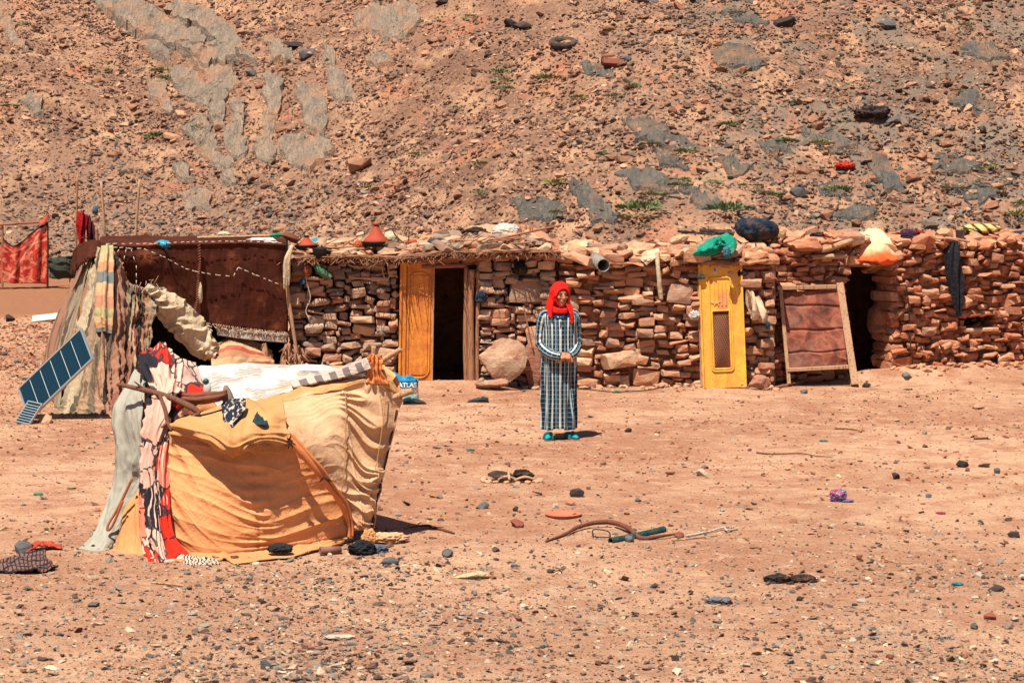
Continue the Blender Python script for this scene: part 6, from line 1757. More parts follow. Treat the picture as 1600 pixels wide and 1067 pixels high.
# ================================================================== THE WOMAN
FX, FY = 873, 686
pf = GT(FX, FY)
per = empty("person", (pf.x, pf.y, pf.z), math.radians(6))
tag(per, "woman in red headscarf and long blue checked robe standing with hands clasped", "person")
def soup():
    return [[], []]
def add(sp_, VF):
    o = len(sp_[0]); sp_[0] += [tuple(v) for v in VF[0]]; sp_[1] += [tuple(i + o for i in f) for f in VF[1]]
def ell(c, r, rot=None, sub=3):
    bm = bmesh.new(); bmesh.ops.create_icosphere(bm, subdivisions=sub, radius=1.0)
    M = Matrix.Translation(Vector(c)) @ ((Euler(rot).to_matrix().to_4x4()) if rot else Matrix()) @ Matrix.Diagonal((*r, 1))
    V = [M @ v.co for v in bm.verts]; Fc = [tuple(v.index for v in f.verts) for f in bm.faces]; bm.free()
    return V, Fc
B = soup()
HC = Vector((.012, -.005, 1.452))        # head centre
HR = Euler((math.radians(2), 0, math.radians(14)))   # nodding a little, turned to her left
def hp_(x, y, z): return HC + HR.to_matrix() @ Vector((x, y, z))
def add_e(c, r, rot=None, sub=3): add(B, ell(c, r, rot, sub))
add_e(HC, (.072, .088, .104), (HR.x, 0, HR.z), 4)
add_e(hp_(0, -.035, -.055), (.052, .050, .052), (HR.x, 0, HR.z))          # jaw
add_e(hp_(0, -.070, -.088), (.022, .018, .018), (HR.x, 0, HR.z))          # chin
add_e(hp_(0, -.072, .030), (.052, .016, .012), (HR.x, 0, HR.z))           # brow ridge
for s in (-1, 1):
    add_e(hp_(s * .036, -.066, -.018), (.022, .020, .018), (HR.x, 0, HR.z))   # cheeks
    add_e(hp_(s * .072, .004, -.004), (.010, .016, .028), (HR.x, 0, HR.z))    # ears
add(B, tube_arrays([hp_(0, -.080, .022), hp_(0, -.098, -.006), hp_(0, -.106, -.024), hp_(0, -.090, -.032)], [.008, .010, .014, .010], 10))
for s in (-1, 1): add_e(hp_(s * .011, -.094, -.028), (.007, .008, .006))
add(B, tube_arrays([hp_(-.024, -.078, -.050), hp_(-.010, -.092, -.048), hp_(0, -.094, -.050), hp_(.010, -.092, -.048), hp_(.024, -.078, -.050)], [.003, .006, .006, .006, .003], 8))
add(B, tube_arrays([hp_(-.022, -.078, -.060), hp_(0, -.092, -.068), hp_(.022, -.078, -.060)], [.003, .007, .003], 8))
add(B, tube_arrays([(0, .02, 1.20), (.002, .012, 1.30), (.008, .0, 1.40)], [.060, .050, .052], 14))
add(B, tube_arrays([(0, .0, .78), (0, .0, .90), (0, .005, 1.04), (0, .0, 1.16), (0, .012, 1.27)], [.10, .105, .10, .10, .07], 20, squash=.85))
SH = {-1: [(-.135, .012, 1.235), (-.168, .035, 1.06), (-.172, .0, .945), (-.10, -.135, .872), (.005, -.178, .845)],
      1: [(.140, .012, 1.235), (.172, .035, 1.06), (.176, .0, .945), (.125, -.130, .878), (.075, -.172, .852)]}
for s in (-1, 1):
    sh_, ua, el, fo, wr_ = [Vector(q) for q in SH[s]]
    add(B, tube_arrays([Vector((s * .05, .01, 1.24)), sh_, ua, el, fo, wr_], [.06, .052, .044, .038, .033, .024], 14))
    add(B, tube_arrays([(s * .075, 0, .84), (s * .085, -.01, .62), (s * .085, .0, .45), (s * .088, .012, .30), (s * .09, .01, .09)], [.088, .068, .052, .050, .033], 14))
# hands folded one over the other: palm, four fingers bent round, thumb
def hand(w, d, up, side, curl, k=1.0):
    """w wrist, d direction of the hand, up back-of-hand normal, side towards the thumb"""
    w, d, up, side = Vector(w), Vector(d).normalized(), Vector(up).normalized(), Vector(side).normalized()
    add(B, tube_arrays([w - d * .02, w + d * .02, w + d * .055, w + d * .085], [.022, .030, .036, .034], 12, squash=.5) if False else
        ell(w + d * .045, (.052, .040, .020), None, 3) if False else tube_arrays([w - d * .02, w + d * .025, w + d * .06, w + d * .088], [.021, .029, .036, .033], 12, squash=.62))
    for i, (off, L) in enumerate(((.026, .068), (.009, .076), (-.009, .071), (-.026, .056))):
        b = w + d * .080 + side * off
        a1 = curl * .6; a2 = curl * 1.5; a3 = curl * 2.2
        f1 = b + (d * math.cos(a1) - up * math.sin(a1)) * L * .45
        f2 = f1 + (d * math.cos(a2) - up * math.sin(a2)) * L * .32
        f3 = f2 + (d * math.cos(a3) - up * math.sin(a3)) * L * .23
        add(B, tube_arrays([b - d * .03, b, f1, f2, f3], [.009, .0095, .0088, .008, .0062], 8, sub=3))
    tb = w + d * .020 + side * .024
    t1 = tb + (side * .6 + d * .8 - up * .15).normalized() * .036; t2 = t1 + (d * .95 + side * .1 - up * .3).normalized() * .030
    add(B, tube_arrays([tb - d * .015, tb, t1, t2], [.012, .0125, .0105, .008], 8, sub=3))
hand(SH[-1][4], (.93, -.10, -.16), (.05, -.95, .25), (.1, .2, 1), .42)
hand(SH[1][4], (-.90, -.16, -.22), (-.05, -.90, .40), (-.1, .3, 1), .50)
# feet
for s, yaw, fx, fy in ((-1, -18, -.088, .0), (1, 32, .092, .01)):
    a = math.radians(yaw); d = Vector((math.sin(a), -math.cos(a), 0)); b = Vector((fx, fy, 0))
    add(B, tube_arrays([b - d * .045 + Vector((0, 0, .035)), b + Vector((0, 0, .050)), b + d * .06 + Vector((0, 0, .044)), b + d * .12 + Vector((0, 0, .030)), b + d * .165 + Vector((0, 0, .026))], [.024, .033, .033, .031, .014], 14, squash=.8))
me = mesh_from("body", B[0], B[1], True)
body = new_obj("body", me, per)
md = body.modifiers.new("skin_over", 'REMESH'); md.mode = 'VOXEL'; md.voxel_size = .0045; md.use_smooth_shade = True
md2 = body.modifiers.new("relax", 'SMOOTH'); md2.iterations = 3; md2.factor = .5
t = NT("skin_and_socks"); v = t.coord('Object'); s_ = t.sep(v); n = t.noise(v, 30, 4, .6)
skin = hsv_var(t, t.mix(n, T(196, 130, 94, 1.15), T(172, 108, 78, 1.15)), n, .85, 1.15)
c = t.mix(t.math('LESS_THAN', s_[2], .26), skin, T(20, 150, 160, 1.3))
MATS['skin'] = t.done(c, .6); body.data.materials.append(MATS['skin'])
# eyes, brows, teeth
for s in (-1, 1):
    e = new_obj("eye", mesh_from("eye", *ell(hp_(s * .030, -.080, .008), (.0125, .007, .0065), (HR.x, 0, HR.z)), smooth_on=True), per, simple_mat("eye_white", T(150, 130, 118, 1.3), .3, .05, 10, 0))
    new_obj("iris", mesh_from("iris", *ell(hp_(s * .030 + .001, -.0855, .007), (.006, .003, .006), (HR.x, 0, HR.z)), smooth_on=True), e, simple_mat("dark_iris", T(30, 18, 14), .4, .05, 10, 0))
    new_obj("eyebrow", tube_mesh("eyebrow", [hp_(s * .014, -.088, .026), hp_(s * .030, -.089, .032), hp_(s * .048, -.078, .026)], [.002, .0036, .0016], seg=6), per, simple_mat("dark_brow", T(36, 22, 18), .9, .2, 20, 0))
new_obj("teeth", tube_mesh("teeth", [hp_(-.015, -.089, -.057), hp_(0, -.0955, -.059), hp_(.015, -.089, -.057)], [.0018, .0034, .0018], seg=8), per, simple_mat("teeth", T(226, 214, 196, 1.2), .4, .05, 10, 0))
new_obj("lips", tubes_mesh("lips", [dict(pts=[hp_(-.024, -.081, -.052), hp_(-.008, -.097, -.051), hp_(.008, -.097, -.051), hp_(.024, -.081, -.052)], radii=[.002, .0042, .0042, .002], seg=7), dict(pts=[hp_(-.020, -.082, -.061), hp_(0, -.099, -.069), hp_(.020, -.082, -.061)], radii=[.002, .0055, .002], seg=7)]), per, simple_mat("lips", T(146, 70, 60, 1.2), .5, .1, 10, 0))

# robe
t = NT("checked_robe"); v = t.coord('UV'); s_ = t.sep(v)
u_, v_ = s_[0], s_[1]
def band(a, per_, off, w):
    fr_ = t.math('FRACT', t.math('ADD', t.math('DIVIDE', a, per_), off)); return t.math('LESS_THAN', fr_, w)
navy = T(8, 36, 62, 1.4)
c = t.mix(t.math('MULTIPLY', band(v_, .046, 0, .18), .38), navy, T(150, 186, 190, 1.2))
c = t.mix(t.math('MULTIPLY', band(v_, .092, .3, .10), .30), c, T(14, 100, 120, 1.2))
c = t.mix(t.math('MULTIPLY', band(u_, .080, 0, .21), .93), c, T(206, 208, 200, 1.25))
c = t.mix(t.math('MULTIPLY', band(u_, .080, .47, .12), .75), c, T(180, 196, 196, 1.25))
c = t.mix(t.math('MULTIPLY', band(u_, .080, .255, .05), .6), c, T(150, 186, 190, 1.2))
c = t.mix(t.math('MULTIPLY', band(v_, .046, 0, .18), t.math('MULTIPLY', band(u_, .080, 0, .21), .35)), c, T(238, 238, 228, 1.2))
c = hsv_var(t, c, t.noise(t.coord('Object'), 18, 4, .6), .82, 1.15)
MATS['robe'] = t.done(c, .8, t.bump(t.noise(t.coord('Object'), 60, 3, .6), .15, .004))
prof = [(1.345, .052, .052, .012), (1.325, .072, .066, .01), (1.295, .125, .082, .008), (1.262, .172, .096, .005), (1.22, .182, .108, .0), (1.14, .172, .120, -.006), (1.04, .168, .128, -.010), (.92, .170, .130, -.012), (.84, .174, .134, -.012), (.70, .172, .132, -.010), (.50, .166, .130, -.006), (.30, .168, .132, -.002), (.115, .172, .134, 0)]
nz_, nt_ = 150, 260
zs2 = np.linspace(1.345, .112, nz_); pz = np.array(prof)[::-1]
a_ = np.interp(zs2, pz[:, 0], pz[:, 1]); b_ = np.interp(zs2, pz[:, 0], pz[:, 2]); oy = np.interp(zs2, pz[:, 0], pz[:, 3])
th = np.linspace(0, 2 * np.pi, nt_)
TH, ZZ = np.meshgrid(th, zs2); AA, BB, OY = a_[:, None], b_[:, None], oy[:, None]
lower = sstep(.95, .3, ZZ) if False else (1 - sstep(.3, .95, ZZ))
thw = TH + .25 * vnoise(np.cos(TH) * 1.3, np.sin(TH) * 1.3, ZZ * 1.5, 5)
fold = .017 * np.sin(thw * 8 + 1.6 * ZZ) * (.2 + .95 * lower) + .012 * ridges(TH * .6 + ZZ * .25, ZZ, 4.5, 6, stretch=6, ang=1.57) * .6 + .007 * np.sin(thw * 17 + 2) * (.3 + lower) + .008 * fbm(np.cos(TH) * 3, np.sin(TH) * 3, ZZ * 5, 8, 3)
front = np.exp(-((TH - 1.5 * np.pi) / .16) ** 2)
fold = fold - .022 * front * (1 - sstep(.55, .8, ZZ))           # the skirt falls in between the legs
RX = (AA + fold) * np.sign(np.cos(TH)) * np.abs(np.cos(TH)) ** .9; RY = (BB + fold) * np.sign(np.sin(TH)) * np.abs(np.sin(TH)) ** .9
Vr = np.stack([RX, RY + OY, ZZ + .008 * np.sin(TH * 3) * (ZZ < .16)], -1)
idx = np.arange(nz_ * nt_).reshape(nz_, nt_)
Fr = np.stack([idx[:-1, :-1], idx[1:, :-1], idx[1:, 1:], idx[:-1, 1:]], -1).reshape(-1, 4)
me = np_mesh("robe", Vr.reshape(-1, 3), Fr, smooth_on=True)
def set_uv(me, U, Vv):
    uvl = me.uv_layers.new(name="UVMap"); li = np.empty(len(me.loops), np.int32); me.loops.foreach_get('vertex_index', li)
    uvl.data.foreach_set('uv', np.stack([U.ravel()[li], Vv.ravel()[li]], -1).astype(np.float32).ravel())
set_uv(me, TH * .172 + 0 * ZZ, ZZ)
ro = new_obj("robe", me, per, MATS['robe']); md = ro.modifiers.new("thickness", 'SOLIDIFY'); md.thickness = .004
# yoke with white specks
ym = (np.abs(((TH[:-1, :-1] - 1.5 * np.pi) * .14) ** 2 + (ZZ[:-1, :-1] - 1.335) ** 2) < .112 ** 2) & (ZZ[:-1, :-1] < 1.34) | (ZZ[:-1, :-1] > 1.275) & (ZZ[:-1, :-1] < 1.34)
nrm = np.stack([np.cos(TH), np.sin(TH), 0 * TH + .4], -1)
me = np_mesh("yoke", (Vr + nrm * .005).reshape(-1, 3), Fr.reshape(nz_ - 1, nt_ - 1, 4)[ym], smooth_on=True)
set_uv(me, TH * .172 + 0 * ZZ, ZZ)
t = NT("dotted_yoke"); vd = t.voro(t.coord('UV', (42, 42, 1)), 1.0, 'F1', 'Distance', .7)
MATS['yoke'] = t.done(t.mix(t.ramp(vd, [(.20, 1.0), (.28, 0.0)]), T(12, 46, 80, 1.2), T(190, 208, 214, 1.2)), .8)
bmy = bmesh.new(); bmy.from_mesh(me); bmesh.ops.delete(bmy, geom=[v for v in bmy.verts if not v.link_faces], context='VERTS'); bmy.to_mesh(me); bmy.free()
yk = new_obj("yoke", me, per, MATS['yoke']); yk.modifiers.new("thickness", 'SOLIDIFY').thickness = .003
# sleeves
def sleeve(s):
    pts = [Vector(q) for q in SH[s]]; top_ = Vector((s * .105, .008, 1.248))
    path = [top_, pts[0] + Vector((s * .012, 0, .0)), pts[1] + Vector((s * .006, 0, 0)), pts[2], pts[3], pts[4] - (pts[4] - pts[3]).normalized() * .012]
    rad = [.050, .064, .060, .055, .050, .043]
    V, Fc = tube_arrays(path, rad, 30, sub=14, cap=False)
    V = np.array([list(p) for p in V]); n = len(V) // 30
    cen = V.reshape(n, 30, 3).mean(1, keepdims=True); L = np.concatenate([[0], np.cumsum(np.linalg.norm(np.diff(cen[:, 0], axis=0), axis=1))])[:, None]
    d = V.reshape(n, 30, 3) - cen
    al = np.linspace(0, 2 * np.pi, 30, endpoint=False)[None]
    el_ = np.exp(-((L - L[int(n * .58)]) / .08) ** 2)
    w = 1 + .10 * np.sin(L * 85 + np.sin(al + 1) * 1.6) * (.25 + el_) + .08 * fbm(np.cos(al) * 2, np.sin(al) * 2, L * 9, 7 + s, 3)
    Vn = (cen + d * w[..., None]).reshape(-1, 3)
    me = mesh_from("sleeve", Vn, Fc, True)
    uvl = me.uv_layers.new(name="UVMap")
    for p in me.polygons:
        ks = [me.loops[li].vertex_index % 30 for li in p.loop_indices]
        wrap = max(ks) - min(ks) > 15
        for li in p.loop_indices:
            vi = me.loops[li].vertex_index; k = vi % 30
            if wrap and k == 0: k = 30
            uvl.data[li].uv = (k / 30 * .32, float(L[vi // 30, 0]))
    o = new_obj("sleeve", me, per, MATS['robe']); o.modifiers.new("thickness", 'SOLIDIFY').thickness = .004
for s in (-1, 1): sleeve(s)
new_obj("button_placket", tube_mesh("button_placket", [(.0, -.126, 1.20), (.0, -.134, 1.13)], .005, seg=6, sub=2), per, simple_mat("black_thread", T(18, 22, 30), .8, .1, 10, 0))

# headscarf: hood, wrap under the chin, two tails
MATS['scarf'] = cloth_mat("red_scarf", T(232, 26, 8, 1.25), .85, .10, 240, T(206, 14, 6, 1.25), bump=.15)
nu_, nv_ = 150, 110
ph = np.linspace(-np.pi, np.pi, nu_); ze = np.linspace(.02, 2.75, nv_)
PH, ZE = np.meshgrid(ph, ze)
sx_ = np.sin(ZE) * np.sin(PH); sy_ = -np.sin(ZE) * np.cos(PH); sz_ = np.cos(ZE)
rr = 1 + .05 * ridges(PH * 1.2, ZE, 3.2, 3, stretch=3, ang=1.2) * (.3 + sstep(.5, 1.5, ZE)) + .05 * fbm(sx_ * 3, sy_ * 3, sz_ * 3, 4, 3)
rxs = .098 + .014 * sstep(1.6, 2.4, ZE); 
X_ = sx_ * rxs * rr; Y_ = sy_ * .106 * rr + .012; Z_ = sz_ * .124 * rr + .008
fm = (((X_) / .070) ** 2 + ((Z_ + .018) / .094) ** 2 < 1) & (Y_ < 0)
Mh = np.array(HR.to_matrix())
Vh = np.stack([X_, Y_, Z_], -1).reshape(-1, 3) @ Mh.T + np.array(HC)
idx = np.arange(nu_ * nv_).reshape(nv_, nu_)
Fh = np.stack([idx[:-1, :-1], idx[1:, :-1], idx[1:, 1:], idx[:-1, 1:]], -1)
Fh = Fh[~fm[:-1, :-1]]
me = np_mesh("headscarf", Vh, Fh, smooth_on=True)
bmy = bmesh.new(); bmy.from_mesh(me); bmesh.ops.delete(bmy, geom=[v for v in bmy.verts if not v.link_faces], context='VERTS'); bmesh.ops.remove_doubles(bmy, verts=bmy.verts, dist=.0006); bmy.to_mesh(me); bmy.free()
hs = new_obj("headscarf", me, per, MATS['scarf']); md = hs.modifiers.new("thickness", 'SOLIDIFY'); md.thickness = .010; md.offset = 0
hs.data.polygons.foreach_set('use_smooth', [True] * len(hs.data.polygons))
rim = []
for k in range(25):
    a = 2 * math.pi * k / 24
    rim.append(hp_(.068 * math.cos(a), -.058 - .026 * abs(math.sin(a)) * (1 if math.sin(a) > 0 else .4), -.018 + .092 * math.sin(a)))
new_obj("scarf_fold", tube_mesh("scarf_fold", rim, .007, seg=8, sub=3, cap=False, rough=.35, freq=18), per, MATS['scarf'])
new_obj("scarf_wrap", tubes_mesh("scarf_wrap", [
 dict(pts=[(-.095, .02, 1.40), (-.080, -.050, 1.338), (-.03, -.084, 1.306), (.03, -.086, 1.300), (.078, -.055, 1.312), (.09, .01, 1.34)], radii=[.020, .024, .024, .024, .024, .020], seg=12, rough=.3, freq=14),
 dict(pts=[(-.10, .03, 1.36), (-.09, -.05, 1.315), (-.045, -.085, 1.290), (.03, -.090, 1.285), (.08, -.05, 1.29), (.09, .03, 1.32)], radii=[.024, .024, .022, .022, .022, .024], seg=12, rough=.35, freq=12, seed=4),
 dict(pts=[(-.10, .03, 1.34), (-.06, .075, 1.33), (0, .095, 1.33), (.06, .075, 1.33), (.10, .03, 1.34)], radii=[.034, .036, .036, .036, .032], seg=12, rough=.3)]), per, MATS['scarf'])
def local_cloth(name, rows, nu, nv, disp, mat, thick=.008):
    rows = [[Vector(q) for q in r] for r in rows]
    A = catmull_grid(rows, nu, nv); N_ = grid_normals(A)
    sgn = np.sign((N_ * np.array((0, -1, .2))).sum(2).mean()) or 1
    U, Vv = np.meshgrid(np.linspace(0, 1, nu), np.linspace(0, 1, nv)); A = A + N_ * sgn * disp(U, Vv, A)[..., None]
    idx = np.arange(nu * nv).reshape(nv, nu); Fc = np.stack([idx[:-1, :-1], idx[:-1, 1:], idx[1:, 1:], idx[1:, :-1]], -1).reshape(-1, 4)
    o = new_obj(name, np_mesh(name, A.reshape(-1, 3), Fc, smooth_on=True), per, mat); o.modifiers.new("thickness", 'SOLIDIFY').thickness = thick
    return o
local_cloth("scarf_tail", [[(-.090, .02, 1.44), (-.082, -.03, 1.42), (-.07, -.06, 1.40)], [(-.112, .01, 1.36), (-.100, -.06, 1.35), (-.075, -.088, 1.34)], [(-.118, .0, 1.30), (-.102, -.08, 1.285), (-.080, -.104, 1.285)], [(-.104, -.06, 1.25), (-.094, -.104, 1.235), (-.084, -.112, 1.245)]], 30, 50, lambda U, V, A: .010 * np.sin(U * 16 + V * 3), MATS['scarf'])
local_cloth("scarf_tail", [[(.065, -.085, 1.36), (.090, -.065, 1.36), (.112, -.02, 1.36)], [(.085, -.115, 1.28), (.108, -.090, 1.28), (.128, -.05, 1.29)], [(.096, -.126, 1.22), (.110, -.112, 1.22), (.122, -.09, 1.23)], [(.108, -.130, 1.178), (.112, -.125, 1.175), (.117, -.118, 1.18)]], 30, 50, lambda U, V, A: .009 * np.sin(U * 15 + V * 2), MATS['scarf'])
# sandals
for s, yaw, fx, fy in ((-1, -18, -.088, .0), (1, 32, .092, .01)):
    a = math.radians(yaw); d = Vector((math.sin(a), -math.cos(a), 0)); sd_ = Vector((d.y, -d.x, 0)); b = Vector((fx, fy, 0))
    out = []
    for k in range(24):
        q = 2 * math.pi * k / 24; l = math.cos(q); w = math.sin(q)
        out.append(b + d * (.058 + .125 * l) + sd_ * w * (.040 + .008 * l))
    n = len(out); V = [p + Vector((0, 0, -.004)) for p in out] + [p + Vector((0, 0, .012)) for p in out]
    Fc = [tuple(range(n - 1, -1, -1)), tuple(range(n, 2 * n))] + [(k, (k + 1) % n, n + (k + 1) % n, n + k) for k in range(n)]
    sandal = new_obj("sandal", mesh_from("sandal", V, Fc), per, simple_mat("sandal_sole", T(128, 104, 86, 1.4), .8, .2, 10, .1))
    m_ = b + d * .085
    new_obj("strap", tube_mesh("strap", [m_ + sd_ * .043 + Vector((0, 0, .01)), m_ + sd_ * .03 + Vector((0, 0, .055)), m_ + Vector((0, 0, .072)), m_ - sd_ * .03 + Vector((0, 0, .055)), m_ - sd_ * .043 + Vector((0, 0, .01))], .010, seg=8, squash=2.0), sandal, simple_mat("teal_strap", T(30, 110, 112, 1.3), .6, .1, 10, 0))

# ================================================================== THINGS ON THE HUT ROOFS
def zroof1(px): return z1(s1(px)) + .04
BLACKM = simple_mat("sooty_black", T(34, 28, 28), .6, .3, 14, .2)
TERRA = simple_mat("terracotta", T(186, 78, 52), .75, .22, 9, .2)
def tagine(px, py, d, w, hcone, label, knob):
    root = empty("tagine", P(px, py, d)); tag(root, label, "tagine", "tagines on the left hut roof")
    R = w / 2
    new_obj("base", lathe_mesh("base", [(R * .55, 0), (R * .82, .01), (R * 1.0, .045), (R * 1.02, .06), (R * .96, .06), (R * .8, .035), (.01, .03)]), root, BLACKM)
    new_obj("lid", lathe_mesh("lid", [(R * .84, .055), (R * .86, .065), (R * .62, .055 + hcone * .22), (R * .38, .055 + hcone * .52), (R * .20, .055 + hcone * .80), (R * .17, .055 + hcone * .88), (.008, .055 + hcone * .88)]), root, TERRA)
    new_obj("knob", lathe_mesh("knob", [(R * .14, .055 + hcone * .86), (R * .14, .055 + hcone * .90), (R * .24, .055 + hcone * .95), (R * .22, .055 + hcone * 1.04), (.01, .055 + hcone * 1.05)], 20), root, knob)
    return root
tagine(479, 390.5, 27.78, .29, .115, "squat red tagine with black knob at the left end of the roof", BLACKM)
tagine(588, 385, 27.85, .38, .22, "tall conical terracotta tagine on a black dish", TERRA)
pot = empty("cooking_pot", P(503, 403.5, 27.62)); tag(pot, "small black cooking pot at the roof edge beside the squat tagine", "pot")
new_obj("pot_body", lathe_mesh("pot_body", [(.09, 0), (.108, .012), (.112, .08), (.120, .115), (.120, .125), (.108, .122), (.10, .09), (.09, .02), (.01, .015)]), pot, BLACKM)
new_obj("handle", tube_mesh("handle", [(.0, .0, .13), (.0, .0, .16)], .008, seg=6, sub=1), pot, BLACKM); new_obj("pot_lid", lathe_mesh("pot_lid", [(.106, .118), (.08, .128), (.01, .134)]), pot, BLACKM)
def M_(n, c, r=.9, v=.3, s=14):
    t = NT(n); co = t.coord('Object'); a = t.noise(co, s, 5, .65); cz = crumple(t, co, 11)
    dust = t.ramp(t.noise(co, 7, 4, .7), [(.46, 0.0), (.7, 1.0)])
    k = hsv_var(t, hsv_var(t, c, a, 1 - v, 1 + v), cz, .8, 1.15)
    k = t.mix(t.math('MULTIPLY', dust, .30), k, T(190, 140, 108))
    return t.done(k, max(r, .55), t.bump(cz, .8, .03))
bag("plastic_bag", "small light blue plastic bag behind the squat red tagine", "bag", 494, 385, 28.1, .12, .11, M_("light_blue_plastic", T(90, 190, 205), .4), 41, crease=.12)
bag("sack", "cream cloth bundle tucked behind the tall terracotta tagine", "sack", 611, 380, 28.1, .17, .15, MATS['cream'], 42)
bag("rag", "orange red rag lying left of the tall terracotta tagine", "rag", 561, 388, 27.8, .12, .09, M_("orange_red_rag", T(214, 100, 60)), 43, amp=.4, crease=.15)
bag("pot_shard", "terracotta shard on the roof rubble right of the tall tagine", "shard", 644, 385, 27.95, .15, .09, TERRA, 44, crease=.0, amp=.35)
bag("plastic_bag", "dark blue plastic bundle on the roof above the orange door", "bag", 684, 385, 27.85, .22, .10, M_("dark_blue_plastic", T(50, 78, 96), .5), 45, crease=.15, amp=.35)
bag("rag", "black rag with a teal end on the roof above the doorway", "rag", 742, 371, 28.5, .30, .12, M_("black_rag_roof", T(52, 40, 40)), 46, crease=.12, amp=.4)
bag("sack", "yellowish crumpled sack on the roof behind the black rag", "sack", 755, 363, 29.4, .42, .09, M_("yellow_sack", T(222, 180, 128)), 47, crease=.1, amp=.35)
bag("sack", "plump white sack on the left hut's roof", "sack", 790, 370, 28.5, .32, .17, M_("white_sack", T(240, 224, 208)), 48, crease=.08, amp=.25)
bag("rag", "orange cloth lying below the plump white sack", "rag", 777, 375, 28.2, .22, .07, M_("orange_cloth", T(226, 122, 76)), 49, crease=.12, amp=.35)
bag("rag", "dark green rag on the roof corner above the woman", "rag", 842, 380, 28.2, .14, .08, M_("dark_green_rag", T(52, 82, 70)), 50, crease=.12, amp=.35)
ob = new_obj("thin_pole", tube_mesh("thin_pole", [P(705, 386, 27.62), P(770, 375, 27.75), P(830, 362, 27.95), P(876, 352, 28.1)], [.016, .015, .014, .011], rough=.2, freq=8), None, MATS['wood_x']); rezero(ob); tag(ob, "long thin wooden pole lying across the left hut's roof edge", "pole")
def wire(label, pts, rad=.006, col=None, name="wire", cat="wire"):
    ob = new_obj(name, tube_mesh(name, pts, rad, seg=6), None, col or MATS['rust']); rezero(ob); tag(ob, label, cat); return ob
blkw = M_("black_wire", T(40, 36, 38), .6)
wire("curved black wire handle sticking up right of the tall tagine", [P(602, 361, 27.9), P(612, 358, 27.9), P(618, 368, 27.88), P(631, 380, 27.85)], .008, blkw)
wire("hooked thin wire standing on the roof above the orange door", [P(632, 362, 28), P(636, 356, 28), P(639, 358, 28), P(638, 385, 27.9)], .006, blkw)
for k, (px, py) in enumerate(((813, 354), (822, 350), (828, 351), (832, 352))):
    ob = new_obj("stick", tube_mesh("stick", [P(px + rnd.uniform(-3, 3), 372, 28.25), P(px, py, 28.2)], [.010, .008], rough=.2, sub=3), None, MATS['wood_x']); rezero(ob); tag(ob, ("leftmost", "second from left", "third from left", "rightmost")[k] + " of four dark sticks upright right of the white sack", "stick", "sticks standing in the roof rubble")
# pvc pipe
d_ = 27.74
pa, pb_ = P(927, 404, d_ + .35), P(943, 415, d_ - .22)
V, Fc = tube_arrays([pa, pb_], .080, 24, sub=1, cap=False)
ob = new_obj("drain_pipe", mesh_from("drain_pipe", V, Fc, True), None, M_("grey_pvc", T(178, 170, 160), .5, .15)); md = ob.modifiers.new("wall", 'SOLIDIFY'); md.thickness = .008; rezero(ob); tag(ob, "grey plastic drain pipe poking out of the middle hut's wall", "pipe")
# white rag with long roll hanging
rag = empty("hanging_rag", P(1020, 400, 27.75)); tag(rag, "dirty white rag draped over the eave with a long roll hanging down", "rag")
rows = [[P(998, 402, 27.95), P(1012, 393, 27.9), P(1030, 390, 27.9)], [P(1002, 407, 27.78), P(1014, 402, 27.72), P(1031, 396, 27.72)], [P(1008, 414, 27.72), P(1018, 408, 27.68), P(1031, 403, 27.70)]]
cloth("rag_cloth", rows, 40, 30, lambda U, V, A: .025 * ridges(U, V, 6, 3) + .015 * fbm(U * 6, V * 6, 0, 4, 3), MATS['cream'], rag, .012)
set_parent(new_obj("rag_roll", tube_mesh("rag_roll", [P(1027, 394, 27.70), P(1028, 415, 27.66), P(1030, 440, 27.66), P(1033, 468, 27.68)], [.026, .024, .030, .026], seg=12, rough=.3, freq=13), None, MATS['cream']), rag)
def folded_body(name, path, radii, seed, amp=.2, seg=40, sub=14, squash=.8):
    """stuffed cloth: a fat tube with folds running along and across it"""
    V, Fc = tube_arrays(path, radii, seg, sub=sub, squash=squash)
    n = len(V) // seg; V = np.array([list(v) for v in V]); A = V.reshape(n, seg, 3); cen = A.mean(1, keepdims=True); d = A - cen
    al = np.linspace(0, 2 * np.pi, seg, endpoint=False)[None]; L = np.linspace(0, 1, n)[:, None]
    f = ridges(L * 3 + .5 * np.cos(al + seed), np.sin(al) * 1.5 + L * 2, 3.2, seed, stretch=3, ang=.9, warp=2) + .5 * ridges(L * 5, np.cos(al * 1) * 2 + np.sin(al), 4, seed + 2, stretch=2, ang=.3, warp=2)
    A = cen + d * (1 + amp * f * .8 + amp * .5 * fbm(np.cos(al) * 1.5, np.sin(al) * 1.5, L * 5, seed, 3))[..., None]
    return mesh_from(name, A.reshape(-1, 3), Fc, True)
ob = new_obj("sack", folded_body("sack", [P(1082, 397, 27.72), P(1092, 393, 27.74), P(1108, 388, 27.76), P(1122, 382, 27.78), P(1134, 377, 27.74), P(1142, 384, 27.66), P(1142, 398, 27.60)], [.02, .07, .10, .12, .11, .06, .03], 3, .32), None, M_("teal_cloth", T(12, 172, 142), .85, .15, 8)); rezero(ob); tag(ob, "bright teal stuffed cloth sack on the roof above the yellow door", "sack")
bag("rag", "small blue spotted rag end hanging at the teal sack's right", "rag", 1136, 404, 27.58, .09, .15, M_("blue_spot_rag", T(60, 130, 150), .9, .6, 40), 62, crease=.1, amp=.35)
bag("gourd_sack", "pale tan pear-shaped sack lying left of the teal sack", "sack", 1063, 380, 28.3, .24, .11, M_("pale_sack", T(232, 190, 152)), 63, crease=.03, amp=.15, tilt=math.radians(-18))
